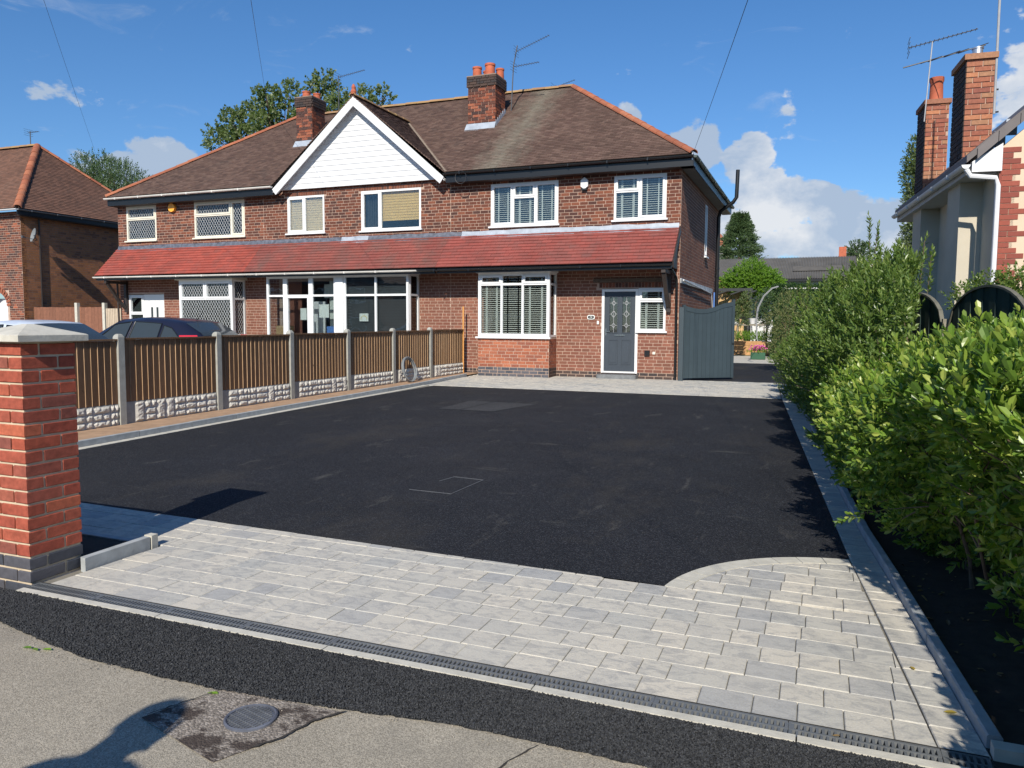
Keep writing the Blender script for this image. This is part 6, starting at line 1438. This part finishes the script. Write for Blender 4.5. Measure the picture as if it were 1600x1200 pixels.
MB().box((e0-.05, e1, eL-.22), (e0-.01, e1+6.9, eL-.04)).build('fascia', 'black', ln); half_gutter(ln, (e0+.02, e1, eL-.02), (e0+.02, e1+6.9, eL-.02), .05, 'gut_grey'); half_gutter(ln, (-34, e1-.02, eL-.02), (e0, e1-.02, eL-.02), .05, 'white')
MB().box((nx0, e1+.1, eL-.24), (e0-.05, e1+6.8, eL-.22)).build('soffit', 'dark_timber', ln)
MB().tube([(nx0+.04, 20.0, .1), (nx0+.04, 20.0, 4.6), (nx0+.04, 20.0, 5.2)], .03, 6).build('down_pipe', 'dark_timber', ln)
sd = thing('satellite_dish', 'grey satellite dish on the side wall of the neighbouring house', 'satellite dish', (nx0+.1, 19.75, 4.4))
g = MB(); m = Matrix.Translation((nx0+.42, 19.5, 4.55)) @ Vector((-.35, -.9, .25)).to_track_quat('Z', 'Y').to_matrix().to_4x4() @ Matrix.Scale(.85, 4); g.lathe((0, 0, 0), [(.0001, -.06), (.12, -.05), (.22, -.02), (.30, .03), (.305, .035), (.22, -.01), (.12, -.04), (.0002, -.05)], 18); g.v = [tuple(m @ Vector(v)) for v in g.v]; g.build('reflector', 'pipe_grey', sd, True)
MB().tube([(nx0+.01, 19.75, 4.35), (nx0+.3, 19.7, 4.4), (nx0+.40, 19.52, 4.55)], .018, 6).build('bracket', 'alu', sd); MB().tube([(nx0+.42, 19.5, 4.4), (nx0+.34, 19.15, 4.45)], .012, 6).box((nx0+.30, 19.1, 4.42), (nx0+.38, 19.18, 4.5)).build('receiver_arm', 'alu', sd)
ta = thing('tv_aerial', 'small aerial on the far left roof ridge', 'tv aerial', (N_R[0]-.4, N_R[1], 8.6)); p = at(47, 205, N_R[1]); g = MB(); g.tube([(p.x, p.y, 8.5), (p.x, p.y, p.z)], .02, 5); yagi(g, (p.x-.1, p.y, p.z-.05), (1, 0, 0), .6, 6, .1); g.build('antenna', 'alu', ta)
# fence and picket gate in the gap between the houses
gf = thing('gap_fence', 'reddish brown board fence with concrete posts between the left houses', 'fence', (-25, 19.6, .1)); a = at(80, 480, 19.6); b = at(163, 478, 19.6); n = 22
for i in range(n): x = a.x-.9+(b.x-a.x+.9)*i/n; MB().box((x+.003, 19.6, .1), (x+(b.x-a.x+.9)/n-.002, 19.62+random.uniform(0, .01), a.z+random.uniform(-.01, .01))).build('board', 'fence_red', gf)
for px in (118, 161): p = at(px, 474, 19.5); MB().box((p.x-.06, 19.5, .1), (p.x+.06, 19.62, p.z+.02)).build('post', 'conc_pale', gf)
pg2 = thing('picket_gate', 'weathered pale board gate beside the white door house', 'gate', (-22.6, 19.5, .1)); a = at(165, 482, 19.45); b = at(189, 482, 19.45); n = 9
for i in range(n): w_ = (b.x-a.x)/n; MB().box((a.x+w_*i+.006, 19.45, .12), (a.x+w_*(i+1)-.006, 19.47, a.z)).build('board', 'fence_pale', pg2)

# ================================================================== BUNGALOW ON THE RIGHT
ang = R(4.7); BO = Vector((2.22, 12.29, 0)); bex = Vector((math.cos(ang), math.sin(ang), 0)); bey = Vector((-math.sin(ang), math.cos(ang), 0))
bu = thing('bungalow', 'cream rendered bungalow with red brick quoins and two brick chimneys', 'bungalow', tuple(BO+Vector((0, 0, .1)))); FB = Fr(BO, bex, -bey); FW_ = Fr(BO, -bey, -bex)
MB().fbox(FW_, -5.1, 0, 0, 3.72, -.2, 0).build('side_wall', 'render_side', bu)
P = [FB.p(0, 0, .0), FB.p(9, 0, 0), FB.p(9, 3.9, 0), FB.p(4.1, 7.6, 0), FB.p(.02, 3.90, 0)]; MB().prism([v for v in P], bey*.2).build('front_wall', 'render', bu)
it = []; k = 0; z = .15
while z < 3.86:
    wd = (.13, .235, .30, .235)[k % 4]; b0 = wd if wd < .2 else None
    if wd < .2: it.append((FB.mat(.03+wd/2, z+.037, -.028), (wd, .066, .075), 'brick_quoin'))
    elif wd < .28: it.append((FB.mat(.03+.11, z+.037, -.028), (.222, .066, .075), 'brick_quoin'))
    else: it += [(FB.mat(.03+.052, z+.037, -.028), (.10, .066, .075), 'brick_quoin'), (FB.mat(.03+.21, z+.037, -.028), (.20, .066, .075), 'brick_quoin')]
    z += .075; k += 1
emit('quoin_brick', bu, it, 300)
MB().fbox(FB, .0, .032, .1, 3.85, -.05, .006).build('corner_strip', 'brick_quoin', bu)
for (a0_, a1_) in ((-1.42, -.70), (-4.02, -3.33)):
    MB().fbox(FW_, a0_, a1_, 0, 3.70, 0, .30).build('chimney_breast', 'render_side', bu)
    zt = 5.38 if a0_ > -2 else 5.46; ch = MB().fbox(FW_, a0_+.01, a1_-.01, 3.7, zt-.02, -.07, .29).build('chimney', 'mortar', bu)
    fwest = Fr(BO-bex*.30, -bey, -bex); ffrt = Fr(BO-bey*a1_, bex, -bey); its = bricks(ffrt, -.30, .07, 3.7, zt-.08, mat='brick_chim2', H=.075)+bricks(fwest, a0_, a1_, 3.7, zt-.08, mat='brick_dark', H=.075)  # west face darker than the front: its shade put into the brick colour
    emit('brick', ch, its, 90, 'bricks')
    MB().fbox(FW_, a0_-.03, a1_+.03, zt-.08, zt, -.10, .33).build('oversailing_course', 'brick_chim2', ch)
    c = FW_.p((a0_+a1_)/2, zt, .08)
    if a0_ > -2: g = MB(); g.lathe(c, [(.07, 0), (.07, .17), (.08, .17), (.08, .19), (.06, .19)], 14); g.build('flue_cowl', 'galv', ch, True)
    else: g = MB(); g.lathe(c, [(.13, 0), (.115, .05), (.105, .36), (.12, .40), (.12, .46), (.09, .46)], 14); g.build('chimney_pot', 'terracotta', ch, True)
    for kx_ in range(4): MB().prism([FW_.p(a1_+.005, 3.72+.0+.16*kx_, .18-.14*kx_), FW_.p(a1_+.005, 3.72+.16*kx_, .04-.14*kx_), FW_.p(a1_+.005, 3.95+.16*kx_, .04-.14*kx_), FW_.p(a1_+.005, 3.95+.16*kx_, .18-.14*kx_)], -bey*-.0-bey*.01).build('stepped_flashing', 'lead', ch)
ez = 3.70; P = [(-.42, ez), (4.1, 7.70), (4.1, 7.80), (-.42, ez+.10)]
MB().prism([FB.p(x, z, .10) for x, z in P], bey*5.3).build('roof', 'roof_grey', bu)
for i in range(9):
    t0, t1 = i/9, (i+1)/9; q0 = (-.30+2.2*t0, 3.88+1.946*t0); q1 = (-.30+2.2*t1, 3.88+1.946*t1)
    MB().prism([FB.p(q0[0], q0[1]-.14, .13), FB.p(q1[0]-.008, q1[1]-.14, .13), FB.p(q1[0]-.008, q1[1]+.0, .13), FB.p(q0[0], q0[1], .13)], bey*.35).build('verge_tile', 'roof_grey', bu)
MB().prism([FB.p(-.36, 3.62, .06), FB.p(.34, 3.62+.0, .06), FB.p(.34, 4.22, .06), FB.p(-.30, 3.70, .06)][:0] or [FB.p(-.34, 3.58, .05), FB.p(.02, 3.58, .05), FB.p(.02, 3.95, .05), FB.p(-.34, 3.72, .05)], bey*.2).build('fascia_end', 'white', bu)
MB().fbox(FW_, -5.15, -.05, 3.56, 3.70, .36, .385).build('fascia', 'grey_soffit2', bu); MB().fbox(FW_, -5.15, -.05, 3.56, 3.575, .0, .36).build('soffit', 'grey_soffit2', bu)
half_gutter(bu, FW_.p(-5.2, 3.69, .43), FW_.p(.12, 3.67, .43), .055, 'white')
MB().tube([FW_.p(.08, 3.62, .42), FW_.p(.08, 3.52, .36), FW_.p(.09, 3.48, .06), FW_.p(.09, 3.38, .03), FW_.p(.09, .1, .03)], .036, 8).build('down_pipe', 'white', bu, True)
ta = thing('tv_aerial', 'two crossed aerials on the mast of the farther bungalow chimney', 'tv aerial', (1.9, 15.3, 4.9)); Yb = 15.4
m0 = at(1444, 190, Yb); m1 = at(1457, 65, Yb); MB().tube([m0, m1], .010, 6).build('mast', 'mast_grey', ta)
g = MB(); a = at(1420, 75, Yb); b = at(1528, 45, Yb); yagi(g, a, b-a, (b-a).length, 15, .10); g.build('upper_antenna', 'alu', ta)
g = MB(); a = at(1411, 106, Yb); b = at(1540, 70, Yb); g.tube([a, b], .012, 6)
for t, k in ((.15, .0), (.35, .55), (.5, .8), (.65, .6), (.85, .7)):
    c = a+(b-a)*t; s_ = Vector((.35, -.8, -.12)).normalized(); g.tube([c-s_*k*.6, c+s_*k*.6], .007, 4)
g.build('lower_antenna', 'alu', ta)
mp_ = thing('roof_mast', 'tall bare metal pole strapped to the nearer bungalow chimney', 'mast', (2.2, 13.1, 4)); m0 = at(1553, 178, 13.0); m1 = at(1562, 0, 13.0); m1 = m0+(m1-m0)*1.5; MB().tube([m0, m1], .017, 8).build('pole', 'mast_grey', mp_)
for py in (140, 175): c = at(1554, py, 13.0); MB().beam(c+Vector((-.14, .05, 0)), c+Vector((.05, 0, 0)), .02, .02).build('strap', 'black', mp_)
# arched dark panels
af = thing('arched_fence', 'dark stained fence panels with arched tops beside the bungalow', 'fence', (1.5, 9, .05)); p0 = Vector((1.35, 9.8, 0)); dF = Vector((.23, -.973, 0)).normalized()
for s_ in range(-1, 3):
    a = p0+dF*(1.9*s_); MB().box((a.x-.05, a.y-.05, 0), (a.x+.05, a.y+.05, 1.56)).build('post', 'post_grey', af)
    if s_ == 2: break
    fa = Fr((a.x, a.y, 0), dF, Vector((dF.y, -dF.x, 0))); nb = 13
    for i in range(nb):
        t0, t1 = i/nb, (i+1)/nb; zf = lambda t: 1.42+.46*math.sqrt(max(0, 1-(2*t-1)**2)); x0_, x1_ = .06+1.78*t0, .06+1.78*t1
        MB().prism([fa.p(x0_+.002, .08, 0), fa.p(x1_-.002, .08, 0), fa.p(x1_-.002, zf(t1), 0), fa.p(x0_+.002, zf(t0), 0)], fa.n*(.012+.010*(i % 2))).build('board', 'fence_dark', af)
    P = [fa.p(.06+1.78*i/14, 1.42+.46*math.sqrt(max(0, 1-(2*i/14-1)**2)), .01) for i in range(15)]; g = MB()
    for A_, B_ in zip(P, P[1:]): g.beam(A_, B_, .045, .022)
    g.build('arch_cap', 'fence_cap', af)
# low shrub in front of the bungalow corner
cl = [(at(px, py, 10.6).x, 10.6, at(px, py, 10.6).z, r_, r_, r_*.6) for (px, py, r_) in ((1520, 465, .25), (1550, 455, .28), (1585, 448, .3), (1610, 450, .3), (1540, 480, .3), (1580, 480, .35))]
tree('loose leafy shrub in front of the bungalow corner', (2.6, 10.6, .1), 1.0, .04, cl, 650, .05, 'leaf_far', 'corner_shrub', sl=.12)

# ================================================================== CARS
def car(name, label, loc, rz, paint, st, wins, screen, rear, has_aerial=False):
    t = thing(name, label, 'car', loc, None, rz); W0 = WM[t.name]
    st = np.array(st); xs = np.linspace(st[0, 0], st[-1, 0], 34); S_ = [np.interp(xs, st[:, 0], st[:, k]) for k in range(1, 6)]
    def sec(x):
        zb, be, tp, w, wt_ = [float(np.interp(x, st[:, 0], st[:, k])) for k in range(1, 6)]
        return [(w*.9, zb), (w*1.0, zb+.18), (w*1.01, (zb+be)/2+.08), (w*.985, be-.02), (w*.95, be+.02*(tp-be > .15)), (wt_+.03, max(be, tp-.07)), (wt_*.86, tp-.012), (wt_*.45, tp), (0, tp+.004)]
    V = []; F = []
    for x in xs:
        s_ = sec(x); ring = [(y, z) for y, z in s_]+[(-y, z) for y, z in s_[-2::-1]]; V += [(x, y, z) for y, z in ring]
    K = 17
    for i in range(len(xs)-1):
        for k in range(K-1): F.append((i*K+k, i*K+k+1, (i+1)*K+k+1, (i+1)*K+k))
        F.append((i*K+K-1, i*K, (i+1)*K, (i+1)*K+K-1))
    F.append(tuple(range(K))[::-1]); F.append(tuple((len(xs)-1)*K+k for k in range(K)))
    def put(g, nm, mat, sm=False, lab=None, par=None):
        g.v = [tuple(W0 @ Vector(v)) for v in g.v]; return g.build(nm, mat, par or t, sm, label=lab)
    g = MB(); g.add(V, F); put(g, 'body', paint, True)
    def sp_(x, tt, side, off=.008):
        s_ = sec(x); a, b = s_[4], s_[5]; y = a[0]+(b[0]-a[0])*tt; z = a[1]+(b[1]-a[1])*tt; return (x, side*(y+off), z+off*.3)
    for side in (1, -1):
        for poly in wins:
            P = [];
            for (p_, q_) in zip(poly, poly[1:]+poly[:1]):
                for k in range(4): u = k/4; P.append((p_[0]+(q_[0]-p_[0])*u, p_[1]+(q_[1]-p_[1])*u))
            g = MB(); pts = [sp_(x, tt, side) for x, tt in P]; c = np.mean(np.array(pts), 0); c[1] += side*.004; n_ = len(pts); g.add(pts+[tuple(c)], [(i, (i+1) % n_, n_) for i in range(n_)]); put(g, 'side_window', 'car_glass'); g = MB(); g.tube([Vector(q_)+Vector((0, side*.004, 0)) for q_ in pts+[pts[0]]], .011, 5, cap=False); put(g, 'window_trim', 'black')
    for (nm, (x0_, x1_)) in (('windscreen', screen), ('rear_window', rear)):
        V = []; F = []
        for i in range(7):
            x = x0_+(x1_-x0_)*i/6; s_ = sec(x); w5_, w6 = s_[6], s_[7]
            for y in np.linspace(-1, 1, 9): yy = y*s_[6][0]*.98; z = np.interp(abs(yy), [0, s_[7][0], s_[6][0]], [s_[8][1], s_[7][1], s_[6][1]]); V.append((x, yy, z+.010))
        for i in range(6):
            for k in range(8): F.append((i*9+k, i*9+k+1, (i+1)*9+k+1, (i+1)*9+k))
        g = MB(); g.add(V, F); put(g, nm, 'car_glass', True)
    for x in (st[0, 0]+.75, st[-1, 0]-.8):
        for side in (1, -1):
            g = MB(); g.tube([(x, side*.70, .31), (x, side*.885, .31)], .31, 20); wh = put(g, 'wheel', 'rubber'); g = MB(); g.tube([(x, side*.88, .31), (x, side*.895, .31)], .20, 14); put(g, 'rim', 'galv', par=wh)
    for side in (1, -1):
        g = MB(); x = st[0, 0]; g.prism([(x+.10, side*.62, .90), (x+.50, side*.86, .95), (x+.50, side*.85, 1.16), (x+.24, side*.66, 1.16)], (-.03, side*.03, 0)); put(g, 'tail_light', 'tail')
        g = MB(); x = st[-1, 0]; g.prism([(x-.10, side*.5, .62), (x-.5, side*.80, .68), (x-.5, side*.80, .80), (x-.14, side*.5, .74)], (.03, side*.02, .0)); put(g, 'headlight', 'galv')
        g = MB(); xm = screen[1]-.22; g.box((xm-.06, side*.90, .98), (xm+.06, side*1.06, 1.12)); put(g, 'door_mirror', paint)
    if has_aerial: g = MB(); g.tube([(-1.2, 0, 1.45), (-1.38, 0, 1.62)], .006, 5); put(g, 'aerial', 'black')
    return t, put
hatch = [(-2.08, .45, .70, .72, .60, .58), (-2.02, .30, .92, 1.00, .80, .60), (-1.78, .25, 1.0, 1.20, .86, .58), (-1.35, .22, 1.02, 1.42, .88, .57), (-.9, .2, 1.0, 1.485, .89, .60), (-.3, .2, .98, 1.51, .89, .62), (.25, .2, .95, 1.47, .89, .61), (.75, .2, .93, 1.25, .89, .62), (1.15, .2, .90, 1.03, .88, .70), (1.3, .2, .89, .95, .87, .74), (1.75, .25, .82, .86, .82, .70), (2.05, .35, .62, .66, .70, .6), (2.12, .4, .5, .52, .6, .5)]
wins = [[(1.0, .10), (.72, .45), (.3, .92), (-.18, .95), (-.12, .08)], [(-.22, .08), (-.28, .95), (-.95, .93), (-.98, .10)], [(-1.04, .14), (-1.02, .86), (-1.22, .78), (-1.5, .30), (-1.4, .16)]]
navy, put = car('parked_car', 'dark navy hatchback parked behind the fence, roof and windows showing', (-13.0, 12.2, gz(12)-.0), math.pi, 'car_navy', hatch, wins, (.32, 1.16), (-1.40, -1.85), True)
g = MB(); g.lathe((-.75, .3, 1.02), [(.12, 0), (.16, .06), (.14, .16), (.05, .24)], 10); put(g, 'seat_bundle', 'teal')
sal = [(a-.0, b, c, d*.995, e, f) for a, b, c, d, e, f in hatch]
car('parked_car', 'silver car seen just above the brick pillar cap at far left', (-13.6, 10.3, gz(10)-.05), 0, 'car_silver', sal, wins, (.32, 1.16), (-1.40, -1.85))

# ================================================================== HOUSES ACROSS THE ROAD, BEHIND THE CAMERA (seen in the window panes)
for i, (x, w_, col) in enumerate(((-46, 15, 'brick_lower'), (-26, 14, 'brick_house'), (-7, 13, 'brick_lower'), (12, 14, 'render'), (32, 15, 'brick_house'))):
    oh = thing('opposite_house', ('brown brick house across the road, far left end', 'dark brick house across the road, second from left', 'middle brown brick house across the road', 'cream rendered house across the road', 'dark brick house across the road, right end')[i], 'house', (x, -26, -.05), 'houses across the road')
    MB().box((x-w_/2, -33, -.07), (x+w_/2, -26, 5.2)).build('wall', col, oh)
    g = MB(); g.add([(x-w_/2-.3, -25.7, 5.2), (x+w_/2+.3, -25.7, 5.2), (x+w_/2-3.4, -29.5, 8.1), (x-w_/2+3.4, -29.5, 8.1), (x-w_/2-.3, -33.3, 5.2), (x+w_/2+.3, -33.3, 5.2)], [(0, 1, 2, 3), (5, 4, 3, 2), (1, 5, 2), (4, 0, 3), (0, 4, 5, 1)]); g.build('roof', 'roof', oh)
    for dx in (-.3, .05, .33):
        for z_ in (.8, 3.4):
            wf = MB().box((x+dx*w_-.9, -26.0, z_), (x+dx*w_+.9, -25.95, z_+1.3)).build('window', 'upvc', oh); MB().box((x+dx*w_-.8, -25.95, z_+.1), (x+dx*w_+.8, -25.94, z_+1.2)).build('pane', 'car_glass', wf)
# ================================================================== WIRES, PERSON, LITTER
def wire(label, px0, py0, Y0, px1, py1, Y1, ext=1.0):
    a = at(px0, py0, Y0); b = at(px1, py1, Y1); b = a+(b-a)*ext; P = []
    for i in range(25): t = i/24; p = a+(b-a)*t; p.z -= .25*math.sin(math.pi*t)*.3; P.append(p)
    tag(MB().tube(P, .004, 5).build('overhead_wire', 'wire', None, True), label, 'wire', 'overhead telephone wires')
wire('overhead wire fixed to the right corner of the nearest house roof', 1083, 240, 18.7, 1165, 0, 9.0, 2.2)
wire('overhead wire dropping behind the left chimney', 418, 165, 25, 393, 0, 10.5, 2.0)
wire('overhead wire at the far left dropping behind the dark bushy tree', 153, 250, 32, 70, 0, 12, 1.8)
ihb = MB(); p = at(1082, 243, 18.72); tag(ihb.tube([p+Vector((0, 0, -.1)), p+Vector((0, 0, .06))], .02, 6).build('wire_bracket', 'galv'), 'tiny metal wire bracket on the corner of the nearest roof', 'bracket')
# person standing out of frame to the left of the camera, whose shadow falls on the footpath
pe = thing('person', 'person standing on the footpath, head and shoulder seen as a shadow', 'person', (-1.84, -.33, 0), None, R(15)); b_ = Vector((-1.84, -.33, 0))
def skin_fig(name, verts, edges, radii, mat, parent, sub=2):
    me = bpy.data.meshes.new(name); me.from_pydata([tuple(v) for v in verts], edges, []); o = bpy.data.objects.new(name, me); S.collection.objects.link(o)
    md = o.modifiers.new('Skin', 'SKIN'); sv_ = me.skin_vertices[0].data
    for i, r_ in enumerate(radii): sv_[i].radius = (r_, r_) if not isinstance(r_, tuple) else r_
    sv_[0].use_root = True; s_ = o.modifiers.new('Subdivision', 'SUBSURF'); s_.levels = s_.render_levels = sub
    dg_ = bpy.context.evaluated_depsgraph_get(); m2 = bpy.data.meshes.new_from_object(o.evaluated_get(dg_)); S.collection.objects.unlink(o); bpy.data.objects.remove(o)
    m2.materials.clear()
    for q_ in mat: m2.materials.append(M[q_])
    for p_ in m2.polygons:
        z = p_.center.z; x = abs(p_.center.x)
        p_.material_index = (2 if z < .95 and z > .09 else (1 if .95 <= z < 1.45 and x < .30 else 0)) if len(mat) > 1 else 0; p_.use_smooth = True
    o2 = bpy.data.objects.new(name, m2); link(o2, parent, WM[parent.name]); return o2
v = [(0, 0, .95), (0, 0, 1.10), (0, 0, 1.25), (0, 0, 1.40), (0, .0, 1.48), (0, .01, 1.58), (0, .015, 1.66),                      # spine to head 0-6
     (.18, 0, 1.40), (.25, .02, 1.13), (.20, .18, 1.14), (.12, .30, 1.28), (-.18, 0, 1.40), (-.25, .02, 1.13), (-.25, .10, .88), (-.25, .12, .80),
     (.10, 0, .90), (.11, .01, .50), (.12, -.02, .09), (.13, .10, .04), (.14, .17, .03), (-.10, 0, .90), (-.11, .01, .50), (-.12, -.02, .09), (-.13, .10, .04), (-.14, .17, .03)]
e = [(0, 1), (1, 2), (2, 3), (3, 4), (4, 5), (5, 6), (3, 7), (7, 8), (8, 9), (9, 10), (3, 11), (11, 12), (12, 13), (13, 14), (0, 15), (15, 16), (16, 17), (17, 18), (18, 19), (0, 20), (20, 21), (21, 22), (22, 23), (23, 24)]
rd = [(.15, .11), (.14, .10), (.15, .11), (.13, .10), .06, .085, .09, .06, .045, .038, .03, .06, .045, .038, .03, .085, .06, .045, .04, .03, .085, .06, .045, .04, .03]
skin_fig('body', v, e, rd, ['skin', 'shirt', 'jeans'], pe)
for s_, hx, hy, hz, dy in ((1, .12, .30, 1.28, (.0, .6, .8)), (-1, -.25, .12, .80, (0, .1, -1))):
    d0 = Vector(dy).normalized(); lat = Vector((1, 0, 0)); P0_ = Vector((hx, hy, hz)); vv_ = [tuple(P0_), tuple(P0_+d0*.05)]; ee_ = [(0, 1)]; rr2 = [.028, .03]
    for k, (o_, l_) in enumerate(((-.03, .07), (-.01, .08), (.01, .075), (.03, .06))):
        a_ = len(vv_); vv_ += [tuple(P0_+d0*.09+lat*o_), tuple(P0_+d0*(.09+l_*.55)+lat*o_*1.1), tuple(P0_+d0*(.09+l_)+lat*o_*1.1+Vector((0, .015, 0)))]; ee_ += [(1, a_), (a_, a_+1), (a_+1, a_+2)]; rr2 += [.010, .009, .008]
    a_ = len(vv_); vv_ += [tuple(P0_+d0*.03+lat*-.04*s_), tuple(P0_+d0*.075+lat*-.06*s_)]; ee_ += [(0, a_), (a_, a_+1)]; rr2 += [.012, .009]
    skin_fig('hand', vv_, ee_, rr2, ['skin'], pe, 1)
def loc_part(g, nm, mat, par=pe): g.v = [tuple(WM[pe.name] @ Vector(q_)) for q_ in g.v]; return g.build(nm, mat, par, True)
g = MB(); g.lathe((0, -.005, 1.60), [(.088, 0), (.103, .05), (.095, .10), (.06, .135), (.01, .148)], 14); loc_part(g, 'hair', 'hair')
g = MB(); g.prism([(-.015, .10, 1.60), (.015, .10, 1.60), (0, .10, 1.65)], (0, .025, 0)); loc_part(g, 'nose', 'skin')
for sx in (-.035, .035): g = MB(); g.lathe((sx, .095, 1.635), [(.001, -.01), (.012, 0), (.001, .01)], 8); loc_part(g, 'eye', 'paper')
for sx in (-.09, .09): g = MB(); g.box((sx-.01, -.01, 1.60), (sx+.01, .03, 1.66)); loc_part(g, 'ear', 'skin')
# fallen leaves and sprigs
def litter(label, x, y, z, L, mat, rz, cat='leaf'):
    T, F = HEX; me = bpy.data.meshes.new('fallen_leaf'); T2 = T*np.array([L, L*.55, L*.5]); c_, s_ = math.cos(rz), math.sin(rz); T3 = [(t[0]*c_-t[1]*s_, t[0]*s_+t[1]*c_, t[2]+.004) for t in T2]; me.from_pydata(T3, [], F.tolist()); me.materials.append(M[mat]); o = bpy.data.objects.new('fallen_leaf', me); link(o, None, Matrix.Translation((x, y, z+gz(y)))); return tag(o, label, cat)
litter('yellow fallen leaf by the hedge kerb near the drain', .50, 3.24, .003, .05, 'leaf_old', .3)
litter('pale yellow fallen leaf on the side paving above the other one', .44, 3.6, .003, .035, 'leaf_old', 2)
litter('brown fallen leaf lying on top of the hedge kerb', .615, 3.35, .05, .03, 'leaf_brown', 1)
litter('tiny dried leaf in the drain grate near its right end', .1, 2.89, .003, .03, 'leaf_brown', .5)
for (lab, px, py) in (('green leafy sprig on the footpath at the left', 42, 1015), ('single green leaf beside the stained footpath patch', 333, 1087)):
    r_ = ray(px, py); q0 = CAM+r_*(-1.48/r_.z); sp2 = thing('fallen_sprig', lab, 'sprig', (q0.x, q0.y, .003)); m_ = 3 if px < 100 else 1
    P = np.array([(q0.x-.03+.05*k, q0.y+.01*k, .006) for k in range(m_)]); leaf_mesh('leaf', P, np.array([(1, .2*(-1)**k, .05) for k in range(m_)]), np.tile(np.array([0, 0, 1.]), (m_, 1)), np.full(m_, .05), np.full(m_, .022), HEX, 'leaf_bright', sp2, kind=None)
n = 260; yy = rng.uniform(2.9, 7.5, n); q = (np.stack([kx(yy)+rng.uniform(.03, 1.0, n), yy, np.full(n, .008)], 1)); hs = [o for o in S.objects if o.name.startswith('hedge_soil')][0]
leaf_mesh('leaf_litter', q, rng.normal(size=(n, 3))*np.array([1, 1, .15]), np.tile(np.array([0, 0, 1.]), (n, 1))+rng.normal(0, .2, (n, 3)), rng.uniform(.02, .05, n), rng.uniform(.01, .025, n), HEX, 'leaf_brown', hs)

# repeats of a kind share a group phrase
GR = {'parked_car': 'cars parked behind the fence', 'tv_aerial': 'television aerials on the roofs', 'garden_kerb': 'concrete edgings along the driveway', 'inspection_cover': 'covers set in the driveway', 'right_house': 'houses of the terrace', 'middle_house': 'houses of the terrace', 'left_house': 'houses of the terrace',
 'fallen_leaf': 'fallen leaves on the paving', 'fallen_sprig': 'green leaves dropped on the footpath', 'end_stone': 'edging blocks at the hedge corner', 'distant_house': 'far houses beyond the gardens', 'white_pot': 'white pots on the garden bench', 'privet_hedge': 'hedge and shrub along the right side', 'garden_shrub': 'hedge and shrub along the right side'}
for o in S.objects:
    if o.parent is None and o.get('category'):
        b_ = o.name.split('.')[0]
        if b_ in GR and not o.get('group'): o['group'] = GR[b_]
        elif o['category'] == 'tree' and not o.get('group'): o['group'] = 'trees and bushes behind the houses'
